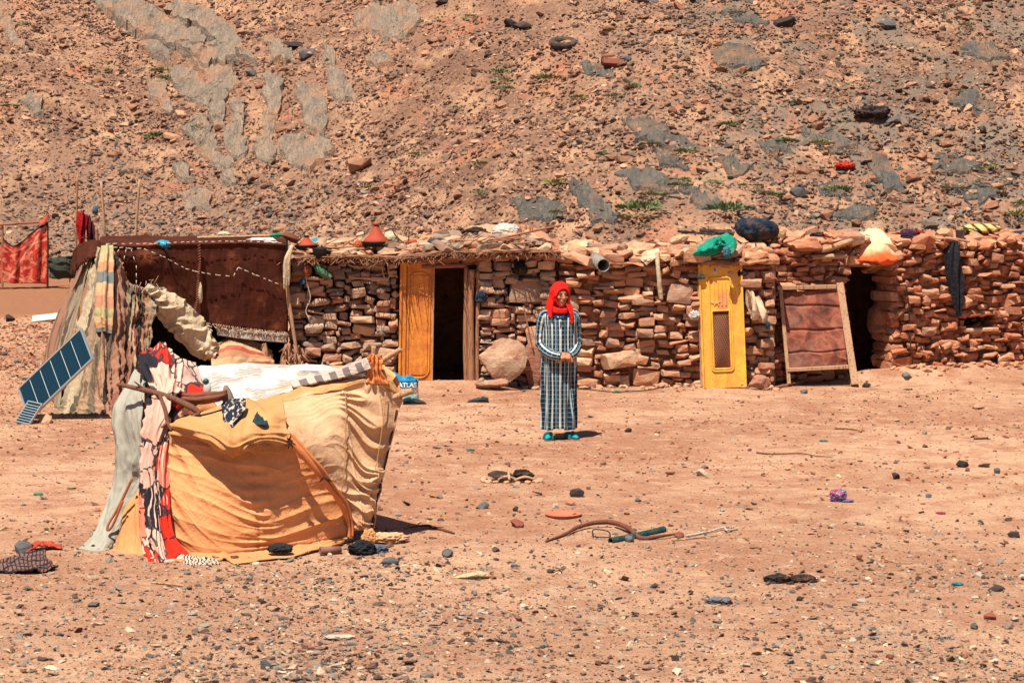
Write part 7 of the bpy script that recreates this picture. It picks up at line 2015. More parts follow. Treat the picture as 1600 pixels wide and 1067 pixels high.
ob = new_obj("board", box_mesh("board", .42, .12, .05, .01), None, M_("black_board", T(52, 46, 46), .8)); ob.location = P(1120, 363, 28.5); ob.rotation_euler = (.2, .06, .2); tag(ob, "short black plank behind the teal sack", "board")
ob = new_obj("board", box_mesh("board", .46, .03, .03, .006), None, M_("black_bar", T(60, 50, 48), .8)); ob.location = P(1088, 364, 28.3); ob.rotation_euler = (0, .08, -.1); tag(ob, "thin dark bar sticking out left of the black plank", "bar")
ob = new_obj("bundle", folded_body("bundle", [P(1153, 346, 28.5), P(1162, 354, 28.48), P(1176, 358, 28.46), P(1192, 358, 28.46), P(1204, 356, 28.48), P(1209, 350, 28.5)], [.05, .13, .15, .15, .13, .05], 9, .15, squash=1.0), None, M_("navy_bundle", T(20, 44, 66), .85, .4, 12)); rezero(ob); tag(ob, "big navy blue knotted bundle on the roof right of the teal sack", "bundle")
ob = new_obj("tin_can", lathe_mesh("tin_can", [(.05, 0), (.052, .004), (.052, .10), (.047, .104), (.01, .10)], 20), None, M_("yellow_tin", T(226, 178, 122), .5, .2)); ob.location = P(1221, 371, 28.6); ob.rotation_euler = (0, .15, 0); tag(ob, "small pale yellow tin beside the navy bundle", "tin")
bag("rag", "small black rag on the roof above the framed rusty sheet", "rag", 1277, 372, 28.9, .17, .07, M_("black_rag_r", T(36, 32, 38)), 65, crease=.12, amp=.4)
for k, (a, b, r_, lb) in enumerate((((1284, 391), (1303, 387), .034, "stub of sawn log poking out over the framed sheet, upper left one"), ((1302, 386), (1331, 376), .036, "sawn log poking out of the right hut's roof, highest of the three"), ((1268, 402), (1322, 400), .034, "sawn log under the other two at the top of the right hut's wall"))):
    dd = y3(1295) - .10
    ob = new_obj("log", tube_mesh("log", [P(*a, dd - .05), P(*b, dd + .06)], r_, seg=14, sub=3, rough=.12, seed=k), None, MATS['wood_pale_x']); rezero(ob); tag(ob, lb, "log")
d_ = y3(1365) - .12
rows = [[P(1343, 363, d_ + .30), P(1362, 359, d_ + .28), P(1380, 363, d_ + .26), P(1390, 370, d_ + .24)], [P(1352, 373, d_ + .10), P(1368, 373, d_ + .06), P(1384, 376, d_ + .03), P(1397, 384, d_ + .06)],
        [P(1328, 398, d_ + .06), P(1354, 392, d_), P(1380, 388, d_ - .02), P(1401, 394, d_ + .05)], [P(1326, 404, d_), P(1350, 408, d_ - .06), P(1376, 409, d_ - .1), P(1402, 404, d_)], [P(1330, 407, d_ + .06), P(1352, 411, d_ + .05), P(1376, 411, d_ + .03), P(1396, 410, d_ + .08)]]
t = NT("orange_fade_cloth"); v = t.coord('UV'); c = t.mix(t.ramp(t.math('ADD', t.sep(v)[1], t.math('MULTIPLY', t.noise(t.coord('Object'), 5, 3, .6), .3)), [(.62, 0.0), (.76, 1.0)]), T(250, 206, 160, 1.35), T(244, 104, 50, 1.3)); c = hsv_var(t, c, t.noise(t.coord('Object'), 20, 3, .6), .9, 1.1)
MATS['orfade'] = t.done(c, .85)
ob = cloth("cloth", rows, 70, 70, lambda U, V, A: .03 * ridges(U + .4 * V, V, 4, 7, stretch=3, ang=.6) + .01 * fbm(U * 8, V * 8, 0, 8, 2), MATS['orfade'], None, .012, facing=(0, -.4, 1)); rezero(ob); tag(ob, "cream and orange cloth draped over the right hut's dark doorway", "cloth")
bag("bag", "deep purple bag on the roof right of the orange cloth", "bag", 1418, 378, y3(1418) + .15, .19, .17, M_("purple_bag", T(66, 38, 70)), 66, crease=.1, amp=.3)
bag("rag", "small crimson rag between the purple bag and the bucket", "rag", 1436, 366, y3(1436) + .3, .12, .05, M_("crimson_rag", T(176, 40, 52)), 67, crease=.15, amp=.4)
stone_thing(1476, 372, 30, "rounded brown boulder on the roof left of the grey bucket", MATS['tan_rock'], .7, d=y3(1476) + .2)
ob = new_obj("bucket", lathe_mesh("bucket", [(.045, 0), (.048, .003), (.062, .125), (.066, .13), (.058, .128), (.04, .01)], 20), None, M_("grey_bucket", T(140, 132, 126), .6)); ob.location = P(1500, 375, y3(1500) + .1); tag(ob, "small grey bucket standing on the right hut's roof edge", "bucket")
ob = new_obj("stick", tube_mesh("stick", [P(1462, 373, y3(1462) - .06), P(1490, 373, y3(1490) - .08), P(1515, 378, y3(1515) - .08)], .015, rough=.2), None, MATS['wood_pale_x']); rezero(ob); tag(ob, "pale stick laid along the roof edge above the black garment", "stick")
d_ = y3(1490) - .09
rows = [[P(1483, 378, d_), P(1491, 376, d_ - .02), P(1499, 378, d_)], [P(1477, 395, d_ - .02), P(1489, 395, d_ - .07), P(1502, 396, d_ - .02)], [P(1478, 425, d_ - .02), P(1490, 425, d_ - .08), P(1504, 426, d_ - .02)], [P(1482, 455, d_), P(1494, 456, d_ - .07), P(1505, 456, d_)], [P(1491, 478, d_), P(1496, 480, d_ - .05), P(1503, 476, d_)], [P(1494, 492, d_), P(1497, 494, d_ - .02), P(1501, 492, d_)]]
ob = cloth("garment", rows, 50, 90, lambda U, V, A: .02 * np.sin(U * 17 + V * 5 + 2 * vnoise(V * 4, U, 0, 3)) + .01 * fbm(U * 5, V * 9, 0, 3, 2), cloth_mat("black_garment_cloth", T(34, 34, 42, 1.2), .8, .15, 200, T(24, 24, 30, 1.2)), None, .012); rezero(ob); tag(ob, "long black garment hanging down the right hut's wall", "garment")
ob = bag("sack", "yellow and black striped sack on the far right roof", "sack", 1533, 364, y3(1533) + .5, .50, .12, stripes_mat("striped_sack", [T(232, 206, 122), T(236, 210, 130), T(70, 64, 40)], 3.0, .05), 68, crease=.06, amp=.25)
ob.data.uv_layers.new(name="UVMap")
for lp, uvd in zip(ob.data.loops, ob.data.uv_layers[0].data): co = ob.data.vertices[lp.vertex_index].co; uvd.uv = (co.x * 2.4 + co.z * 2, co.z * 4)
bag("blanket_roll", "dark blue-green blanket roll at the right edge of the picture's roof", "blanket", 1596, 371, y3(1590) + .4, .34, .09, M_("dark_teal_roll", T(30, 62, 74)), 69, crease=.08, amp=.25)
bag("rag", "bright red rag lying on the slope above the right hut", "rag", 1321, 268, on_hill(1321, 267).y, .34, .13, M_("bright_red_rag", T(226, 50, 36)), 70, crease=.15, amp=.45).location = on_hill(1321, 267)
bag("cloth_heap", "black cloth heap on the slope above the orange cloth", "cloth", 1362, 190, on_hill(1362, 190).y, .62, .26, M_("black_heap", T(40, 34, 40)), 71, crease=.12, amp=.45).location = on_hill(1362, 190)
# tyre and marked boulders on the slope
p = on_hill(880, 72)
bm = bmesh.new()
ty = tube_mesh("tyre", [(.24 * math.cos(a), .24 * math.sin(a), 0) for a in [2 * math.pi * k / 24 for k in range(25)]], .075, seg=12, sub=1, cap=False)
ob = new_obj("tyre", ty, None, M_("old_tyre", T(84, 74, 68))); ob.location = p + Vector((0, 0, .06)); ob.rotation_euler = (math.radians(18), 0, 0); tag(ob, "old dark tyre lying flat high on the slope", "tyre")
def hill_rock(px, py, w, label, mat, h=.6, slab_=False):
    p = on_hill(px, py); s = w / 2 * p.y / FPX
    me = rnd.choice(ROCKM).copy(); me.materials.clear(); me.materials.append(mat)
    o = new_obj("boulder", me); o.location = p + Vector((0, 0, s * h * .5)); o.scale = (s * 1.15, s * .9, s * h); o.rotation_euler = (rnd.gauss(0, .15), rnd.gauss(0, .15), rnd.uniform(-.4, .4)); tag(o, label, "boulder")
    for k in range(5):
        q = on_hill(px + rnd.uniform(-w, w) * .5, py + rnd.uniform(2, 8))
    return o
hill_rock(563, 265, 38, "large orange brown split boulder low on the left slope", MATS['piece_hill'], .75)
hill_rock(797, 43, 24, "dark boulder near the top of the slope, left one of a pair", MATS['black_rock'], .6)
hill_rock(815, 46, 26, "dark boulder near the top of the slope, right one of a pair", MATS['black_rock'], .55)
hill_rock(957, 106, 34, "leaning reddish brown boulder right of the tyre", MATS['red_rock'], .5)
hill_rock(977, 96, 20, "small grey boulder just above the leaning reddish one", MATS['grey_rock'], .5)
hill_rock(480, 88, 32, "squarish grey block between the pale bedrock strips", MATS['grey_rock'], .5)
hill_rock(460, 74, 36, "dark flat boulder above the squarish grey block", MATS['black_rock'], .35)
hill_rock(392, 120, 20, "small dark boulder beside the biggest pale bedrock slab", MATS['grey_rock'], .6)
hill_rock(1248, 308, 28, "grey squarish boulder on the slope above the tin and navy bundle", MATS['grey_rock'], .6)
hill_rock(268, 218, 30, "flat tan boulder beside the green tuft low on the left slope", MATS['piece_hill'], .4)
hill_rock(1385, 45, 30, "dark grey boulder near the slope's upper right corner", MATS['grey_rock'], .5)
hill_rock(1225, 38, 34, "dark ledge-like boulder at the upper right of the slope", MATS['black_rock'], .4)
hill_rock(1010, 5, 30, "grey boulder at the top middle edge of the slope", MATS['grey_rock'], .5)
hill_rock(690, 8, 22, "brown boulder at the top edge right of the pale bedrock patch", MATS['black_rock'], .6)
hill_rock(1395, 195, 24, "grey boulder right of the black cloth heap", MATS['grey_rock'], .5)

# ================================================================== THINGS AT THE WALLS
# rusty sheet in a wooden frame leaning on the right hut
lf = empty("framed_sheet", P(1232, 602, 28.12)); lf.location.z = hz(lf.location.x, 28.12); tag(lf, "rusty metal sheet in a pale wooden frame leaning beside the doorway", "framed sheet")
TL, BL, TR, BR = P(1219, 448, 28.16), P(1233, 600, 27.95), P(1312, 442, 28.36), P(1336, 601, 27.95)
def beam(name, a, b, w, dp, mat, parent):
    e = b - a; L = e.length; me = box_mesh(name, w, dp, L, .005, (0, 0, L / 2)); o = new_obj(name, me, None, mat)
    z = e.normalized(); x = Vector((1, 0, 0)); x = (x - z * x.dot(z)).normalized() if abs(z.x) < .8 else (Vector((0, 0, 1)) - z * z.z).normalized(); y = z.cross(x)
    o.data.transform(Matrix((x, y, z)).transposed().to_4x4()); o.data.transform(Matrix.Translation(a)); set_parent(o, parent); return o
beam("frame_post", BL, TL, .045, .04, MATS['wood_pale'], lf); beam("frame_post", BR, TR, .088, .04, MATS['wood_pale'], lf)
beam("frame_rail", P(1214, 450, 28.12), P(1306, 448, 28.30), .05, .035, MATS['wood_pale'], lf); beam("frame_rail", P(1230, 578, 27.96), P(1326, 573, 27.96), .045, .035, MATS['wood_pale'], lf)
t = NT("rusty_sheet"); v = t.coord('Object'); n = t.noise(v, 4, 6, .7, .5); m = t.noise(v, 1.8, 4, .6); f = t.noise(v, 30, 4, .7)
c = t.ramp(n, [(.34, T(84, 46, 40, 1.35)), (.46, T(132, 70, 54, 1.35)), (.55, T(168, 96, 72, 1.35)), (.66, T(112, 62, 50, 1.35))]); c = t.mix(t.math('MULTIPLY', t.ramp(m, [(.50, 0.0), (.68, 1.0)]), .6), c, T(116, 100, 88, 1.35)); c = hsv_var(t, c, f, .7, 1.25)
MATS['rsheet'] = t.done(c, .75, t.bump(n, .5, .02))
rows = [[P(1222, 456, 28.18), P(1260, 455, 28.24), P(1309, 454, 28.32)], [P(1226, 500, 28.10), P(1264, 500, 28.14), P(1315, 498, 28.20)], [P(1229, 540, 28.04), P(1268, 540, 28.06), P(1320, 537, 28.08)], [P(1232, 576, 27.99), P(1272, 574, 28.0), P(1324, 570, 28.0)]]
def dsh(U, V, A):
    r_ = 0
    for c0 in (.17, .47, .76): r_ = r_ - .022 * np.exp(-((V - c0 - .02 * vnoise(U * 3, 0, 0, int(c0 * 100))) / .012) ** 2)
    return .02 * fbm(U * 3, V * 4, 0, 5, 3) + .014 * ridges(U, V, 5, 6, stretch=2, ang=.4) + r_
cloth("rusty_sheet", rows, 90, 110, dsh, MATS['rsheet'], lf, .004)
ob = new_obj("stick", tube_mesh("stick", [GT(1206, 609) + Vector((0, 0, .02)), GT(1240, 603) + Vector((0, 0, .03)), GT(1271, 597) + Vector((0, 0, .05))], [.016, .014, .010], rough=.2), None, MATS['wood_x']); rezero(ob); tag(ob, "thin brown stick on the ground in front of the framed sheet", "stick")
# striped rag hanging between the yellow door and the framed sheet
d_ = Y2 - .13
rows = [[P(1166, 452, d_), P(1174, 456, d_ - .03), P(1184, 464, d_)], [P(1167, 470, d_), P(1180, 472, d_ - .08), P(1195, 482, d_)], [P(1170, 488, d_), P(1184, 490, d_ - .10), P(1203, 496, d_)], [P(1172, 498, d_), P(1186, 502, d_ - .06), P(1200, 508, d_)]]
ob = cloth("rag", rows, 50, 50, lambda U, V, A: .025 * np.sin(U * 14 + V * 5) + .01 * fbm(U * 6, V * 6, 0, 3, 2), stripes_mat("striped_cream_rag", [T(240, 214, 180), T(236, 206, 170), T(150, 106, 84), T(240, 214, 180)], 2.2, .3, dirt=T(206, 160, 124)), None, .012); rezero(ob); tag(ob, "cream striped rag hanging on the wall right of the yellow door", "rag")
bag("rag", "teal rag end hanging below the cream striped rag", "rag", 1200, 514, Y2 - .16, .06, .09, M_("teal_rag", T(20, 72, 84)), 72, crease=.1, amp=.3)
bag("rag", "white crumpled rag stuck in the wall left of the yellow door", "rag", 1085, 500, Y2 - .14, .11, .12, M_("white_crumpled", T(232, 226, 220)), 73, crease=.14, amp=.35)
bag("rag", "teal tie knotted at the top of the pale post by the yellow door", "rag", 1095, 436, Y2 - .14, .09, .05, M_("teal_tie", T(34, 84, 88)), 74, crease=.14, amp=.4)
bag("rag", "black strap bundle at the top right corner of the yellow door", "rag", 1160, 432, Y2 - .10, .12, .09, M_("black_strap", T(30, 26, 28)), 75, crease=.1, amp=.3)
# hanging bits under hut 1's eave
d_ = Y1 - .12
ob = new_obj("plastic_bottle", tube_mesh("plastic_bottle", [P(493, 413, d_), P(497, 418, d_ - .02), P(505, 426, d_ - .03), P(518, 434, d_ - .03)], [.02, .05, .055, .025], seg=14), None, M_("green_bottle", T(90, 150, 110), .35, .6, 16)); rezero(ob); tag(ob, "green patterned plastic bottle hanging under the left hut's eave", "bottle")
bag("rag", "orange brown rag hanging left of the green bottle", "rag", 480, 432, d_, .09, .15, M_("orange_brown_rag", T(196, 104, 70)), 76, crease=.1)
bag("rag", "small bright blue rag on the wall below the orange brown rag", "rag", 473, 445, d_ + .02, .07, .07, M_("blue_rag_wall", T(24, 110, 150)), 77, crease=.14, amp=.4)
wire("long pale string hanging down the left hut's wall", [P(476, 410, d_), P(479, 440, d_ - .01), P(485, 465, d_), P(478, 485, d_ + .01), P(483, 498, d_)], .005, MATS['white_thread'], "string", "string")
wire("looped pale cord hanging from the eave left of the orange door", [P(595, 400, d_), P(598, 425, d_ - .01), P(602, 435, d_), P(608, 432, d_), P(604, 410, d_ - .03), P(598, 402, d_)], .007, MATS['wood_pale'], "cord", "cord")
bag("net_ball", "tangled dark blue net on the wall right of the door posts", "net", 752, 473, Y1 - .06, .12, .14, M_("blue_net", T(30, 60, 84), .9, .5, 40), 78, crease=.2, amp=.4, freq=2.4)
bag("net_ball", "tangled black wad hanging high on the wall left of the woman", "net", 812, 428, Y1 - .05, .15, .16, M_("black_wad", T(34, 30, 32), .9, .5, 40), 79, crease=.2, amp=.4, freq=2.4)
wire("thin dark stick leaning on the wall left of the woman", [P(818, 478, Y1 - .08), P(827, 520, Y1 - .12), P(833, 546, Y1 - .14)], .010, MATS['wood_x'], "stick", "stick")
wire("bent wire bracket with a hanging cord right of the black doorway", [P(1385, 446, y3(1385) - .1), P(1410, 446, y3(1410) - .1), P(1416, 449, y3(1416) - .12), P(1420, 480, y3(1420) - .1), P(1422, 530, y3(1422) - .1), P(1428, 583, y3(1428) - .12)], .008, blkw)
wire("pink cord hanging from the orange cloth's right corner", [P(1398, 408, y3(1400) - .1), P(1402, 425, y3(1400) - .12), P(1398, 440, y3(1400) - .1), P(1404, 443, y3(1400) - .1)], .008, M_("pink_cord", T(220, 140, 110)), "cord", "cord")
# boulders leaning at hut 1's right end
def big_boulder(px, py, w, h, label, mat, d, seed, rz=0):
    p = P(px, py, d); p.z = hz(p.x, d); R = d / FPX
    bm = bmesh.new(); bmesh.ops.create_icosphere(bm, subdivisions=4, radius=1.0)
    co = np.array([v.co[:] for v in bm.verts]); rg_ = np.random.default_rng(seed); nn = rg_.normal(0, 1, (15, 3)); nn /= np.linalg.norm(nn, axis=1, keepdims=True); dd_ = rg_.uniform(.52, .92, 15)
    dp = co @ nn.T; rr_ = np.where(dp > .05, dd_[None] / np.maximum(dp, .05), 9).min(1); co = co * np.minimum(rr_, 1.12)[:, None] * 1.08
    n_ = fbm(co[:, 0] * 1.2, co[:, 1] * 1.2, co[:, 2] * 1.2, seed, 4); q = np.round((co @ np.array([.5, .3, .8])) * 4 + n_ * 2) / 4
    co = co * (1 + .16 * n_ + .09 * (q - (co @ np.array([.5, .3, .8]))) + .05 * fbm(co[:, 0] * 6, co[:, 1] * 6, co[:, 2] * 6, seed + 1, 3))[:, None]
    co = co * np.array((w * R / 2, w * R / 2 * .55, h * R / 2))
    for v, c_ in zip(bm.verts, co): v.co = c_
    o = new_obj("boulder", bm_mesh("boulder", bm, False), None, mat); o.location = p + Vector((0, .05, h * R / 2 * .80)); o.rotation_euler = (0, 0, rz); tag(o, label, "boulder"); return o
MATS['bould'] = piece_stone("pale_boulder", [T(206, 168, 138), T(196, 158, 130)], T(176, 112, 82), sc=4, dustamt=.85)
MATS['bould2'] = piece_stone("brown_boulder", [T(206, 136, 108), T(190, 124, 100)], T(160, 130, 112), sc=5, dustamt=.6)
big_boulder(785, 606, 76, 76, "big pale lumpy boulder at the foot of the left hut's wall", MATS['bould'], 27.52, 5)
big_boulder(770, 608, 44, 22, "low pale rock at the foot of the big lumpy boulder", MATS['bould'], 27.30, 9)
big_boulder(838, 606, 42, 78, "tall brown boulder standing between big pale boulder and woman", MATS['bould2'], 27.66, 12)
big_boulder(1188, 607, 34, 24, "squared grey stone on the ground right of the yellow door", MATS['bould2'], 27.55, 15)

# cement bag with lettering
cb = empty("cement_bag", GT(632, 627)); tag(cb, "blue and white paper bag lettered ATLAS standing by the orange door", "bag")
cb.rotation_euler = (0, 0, math.radians(-4))
W_, H_ = .34, .30
V, Fc = [], []; nx2, nz2 = 26, 24
for sd_ in (-1, 1):
    for j in range(nz2):
        for i in range(nx2):
            u, w = i / (nx2 - 1), j / (nz2 - 1)
            e = math.sin(math.pi * u) ** .6 * (1 - w ** 3 * .85) * .085
            x = (u - .5) * W_ * (1 - .06 * math.sin(w * 3)); z = w * H_ + (.018 * math.sin(u * 11) + .022 * math.sin(u * 4 + 1)) * (w > .9) 
            y = sd_ * (e + .004) + .012 * float(vnoise(u * 6, w * 7, sd_, 5)) * (sd_ < 0) - .03 * w * w
            V.append((x, y, z))
off = nx2 * nz2
for sd_ in (0, 1):
    for j in range(nz2 - 1):
        for i in range(nx2 - 1):
            a = sd_ * off + j * nx2 + i; Fc.append((a, a + 1, a + nx2 + 1, a + nx2))
for j in range(nz2 - 1):
    for i in (0, nx2 - 1):
        a = j * nx2 + i; Fc.append((a, a + nx2, a + nx2 + off, a + off))
for i in range(nx2 - 1):
    Fc.append((i, i + 1, i + 1 + off, i + off)); a = (nz2 - 1) * nx2 + i; Fc.append((a, a + 1, a + 1 + off, a + off))
t = NT("printed_paper_bag"); v = t.coord('Object'); s_ = t.sep(v); n = t.noise(v, 26, 4, .6); nb = t.noise(v, 9, 3, .6)
lowc = t.mix(t.ramp(nb, [(.5, 0.0), (.56, 1.0)]), T(216, 206, 184, 1.2), T(130, 184, 176, 1.2))
c = t.mix(t.math('GREATER_THAN', t.math('ADD', s_[2], t.math('MULTIPLY', s_[0], -.06)), .158), lowc, T(10, 130, 176, 1.2)); c = t.mix(t.math('LESS_THAN', s_[2], .03), c, T(200, 160, 130, 1.2)); c = hsv_var(t, c, n, .75, 1.2)
me = mesh_from("paper_bag", V, Fc, True); bmy = bmesh.new(); bmy.from_mesh(me); bmesh.ops.recalc_face_normals(bmy, faces=bmy.faces); bmy.to_mesh(me); bmy.free()
new_obj("paper_bag", me, cb, t.done(c, .6))
def text_mesh(name, body, size, mat, extrude=.001, bold=.002):
    fc = bpy.data.curves.new(name, 'FONT'); fc.body = body; fc.size = size; fc.extrude = extrude; fc.align_x = 'CENTER'; fc.align_y = 'CENTER'; fc.offset = bold
    f_ = bpy.data.objects.new(name, fc); COL.objects.link(f_)
    mm = bpy.data.meshes.new_from_object(f_.evaluated_get(bpy.context.evaluated_depsgraph_get())); bpy.data.objects.remove(f_)
    return new_obj(name, mm, None, mat)
tx = text_mesh("lettering", "ATLAS", .072, simple_mat("white_print", T(240, 240, 236, 1.2), .6, .05, 10, 0)); tx.parent = cb
for v in tx.data.vertices:
    x = v.co.x + .045; z = v.co.y + .195; u = x / W_ + .5; w = z / H_
    e = math.sin(math.pi * min(max(u, 0), 1)) ** .6 * (1 - w ** 3 * .85) * .085
    v.co = (x, -(e + .004) + .012 * float(vnoise(u * 6, w * 7, -1, 5)) - .03 * w * w - .006 - v.co.z * .5, z)
new_obj("cord", tube_mesh("cord", [(-.165, -.03, .235), (-.06, -.075, .228), (.05, -.078, .238), (.165, -.03, .245)], .004, seg=6), cb, blkw)
# shoes
def shoe(px, py, L, label, col, yaw, ah=.05):
    root = empty("shoe", GT(px, py), math.radians(yaw)); tag(root, label, "shoe")
    V, Fc = [], []; n_, m_ = 20, 16
    for i in range(n_):
        u = i / (n_ - 1); wd_ = L * .17 * (math.sin(math.pi * min(1, .08 + u * .9)) ** .45) * (1 - .18 * math.exp(-((u - .42) / .14) ** 2)); h = ah * (1.0 + .35 * (u < .35)) * (1 - .55 * u ** 2) * (math.sin(math.pi * min(.98, .06 + u * .92)) ** .35)
        for k in range(m_):
            a = 2 * math.pi * k / m_
            V.append(((u - .5) * L, wd_ * math.cos(a), max(0, h * (.5 + .5 * math.sin(a)) * (1 if not (.08 < u < .42 and math.sin(a) > .75) else .55))))
    for i in range(n_ - 1):
        for k in range(m_): Fc.append((i * m_ + k, i * m_ + (k + 1) % m_, (i + 1) * m_ + (k + 1) % m_, (i + 1) * m_ + k))
    Fc += [tuple(range(m_ - 1, -1, -1)), tuple((n_ - 1) * m_ + k for k in range(m_))]
    new_obj("upper", mesh_from("upper", V, Fc, True), root, col)
    new_obj("sole", lump_mesh("sole", (L * .53, L * .19, .012), 3, .03, 1, 3), root, BLACKM)
    return root
shoe(648, 631, .26, "black-green shoe lying in front of the lettered bag", M_("dark_green_shoe", T(24, 56, 62)), 4, .075)
shoe(747, 628, .24, "dark grey slipper lying alone before the black doorway", M_("grey_slipper", T(70, 84, 84)), 182, .06)
shoe(736, 903, .24, "cream canvas shoe lying in the gravel, nearest of the shoes", M_("cream_shoe", T(234, 206, 160)), 184, .045)

# ================================================================== THINGS LYING IN THE YARD
def gtube(name, label, cat, pix, rad, mat, lift=.012, seg=8, rough=.25, parent=None, cap=True):
    pts = []
    for q in pix:
        p = GT(q[0], q[1]); p.z += lift + (q[2] if len(q) > 2 else 0); pts.append(p)
    ob = new_obj(name, tube_mesh(name, pts, rad, seg=seg, rough=rough, freq=10, cap=cap), None, mat); rezero(ob)
    if label: tag(ob, label, cat)
    return ob
bk = wood_mat("dry_branch", T(150, 92, 70), T(112, 66, 52), T(64, 38, 32), 9)
gtube("branch", "long curved dry branch beside the green pipe in the yard", "branch", [(852, 848), (880, 838), (905, 829, .02), (935, 824, .03), (962, 825, .03), (985, 834, .02), (1002, 843, .0), (1030, 842, .01), (1058, 838, .01)], [.006, .012, .017, .019, .020, .020, .017, .013, .006], bk)
gp = gtube("pipe", "dark green plastic pipe lying next to the curved branch", "pipe", [(954, 848, .01), (995, 840, .01), (1037, 830, .01)], .027, M_("green_pipe", T(10, 84, 84), .5, .2), lift=.005, seg=16, rough=0, cap=False); gp.modifiers.new("wall", 'SOLIDIFY').thickness = .008
gtube("metal_strip", "bent white metal strip lying right of the green pipe", "strip", [(1072, 839), (1108, 832), (1130, 828, .01), (1136, 832, .01), (1152, 828, .0)], .007, M_("white_strip", T(230, 224, 214), .4, .1), lift=.01, rough=0)
gtube("metal_strip", "thin pale slat beneath the bent white strip", "strip", [(1050, 846), (1085, 842), (1120, 838)], .006, MATS['wood_pale_x'], lift=.01, rough=.1)
gtube("branch", "thin red-brown branch right of the shelter's foot", "branch", [(640, 826), (665, 825, .01), (685, 828, .0), (710, 835)], [.006, .010, .012, .006], bk)
gtube("wire_box", "small rectangle of dark wire beside the green pipe", "wire", [(926, 840), (928, 833, .01), (950, 836, .01), (951, 843), (926, 842)], .005, blkw, lift=.02, rough=0)
gtube("stick", "long thin dark stick in the yard right of the woman", "stick", [(1182, 709), (1205, 711), (1250, 710), (1275, 714), (1300, 716)], [.008, .007, .006, .005, .003], bk, lift=.012)
gtube("stick", "short dark stick lying farther off above the long thin one", "stick", [(1304, 671), (1330, 672), (1345, 676)], [.006, .007, .004], bk, lift=.012)
gtube("stick", "short brown stick near the right edge of the yard", "stick", [(1522, 687), (1544, 686)], .012, bk, lift=.012)
gtube("stick", "pale straw stick among the gravel in front of the shelter", "stick", [(236, 912), (262, 914), (288, 917)], .006, MATS['wood_pale_x'], lift=.01)
gtube("stick", "pale curved straw lying in the right foreground gravel", "stick", [(1382, 875), (1400, 880), (1425, 882)], .004, MATS['wood_pale_x'], lift=.01)
gtube("wire", "dark wire trailing along the foot of the wall behind the woman", "wire", [(790, 611), (840, 610), (900, 608), (960, 614), (1030, 608), (1056, 596, .06)], .006, blkw, lift=.015, rough=0)
bag("rag", "small bright green rag on the ground by the trailing wire", "rag", 964, 613, 27.2, .09, .03, M_("green_rag", T(20, 150, 96)), 80, crease=.14, amp=.3).location = GT(964, 614)
# sunken hearth with sticks
hc = GT(800, 752)
hearth = empty("fire_pit", hc); tag(hearth, "small blackened fire pit with charred lid and sticks in the yard", "fire pit")
V = []; 
for k in range(20):
    a = 2 * math.pi * k / 20; V.append((.22 * math.cos(a), .12 * math.sin(a), .010))
new_obj("ash_bed", mesh_from("ash_bed", V, [tuple(range(20))]), hearth, M_("ash", T(40, 26, 22)))
me = lump_mesh("charred_lid", (.11, .08, .012), 3, .35, 2.5, 3); ob = new_obj("charred_lid", me, hearth, M_("charred", T(74, 56, 50))); ob.location = (-.10, .08, .045); ob.rotation_euler = (math.radians(18), math.radians(8), 0)
ob = new_obj("charred_pot", lump_mesh("charred_pot", (.085, .06, .045), 5, .4, 2.5, 3, 0, .06), hearth, M_("charred_pot", T(36, 24, 24))); ob.location = (.10, .03, .05)
for k, (x0, x1, yy0) in enumerate(((-.12, .02, -.05), (.02, .20, -.07), (-.02, -.03, -.10))):
    new_obj("hearth_stick", tube_mesh("hearth_stick", [(x0, yy0, .02), ((x0 + x1) / 2, yy0 - .01, .05), (x1, yy0 + (.14 if k == 2 else 0), .03 + (.05 if k == 2 else 0))], [.012, .014, .009], rough=.25, seed=k), hearth, MATS['wood_pale_x'])
for k in range(16):
    a = 2 * math.pi * k / 16 + .2
    if math.sin(a) > .3: continue
    o = bpy.data.objects.new("hearth_stone", ROCKM[k % 20]); COL.objects.link(o); o.parent = hearth; o.location = (.25 * math.cos(a), .15 * math.sin(a), .01); o.scale = (.04, .03, .02); o.rotation_euler = (0, 0, a)
    o.material_slots[0].link = 'OBJECT'; o.material_slots[0].material = MATS['tan_rock']
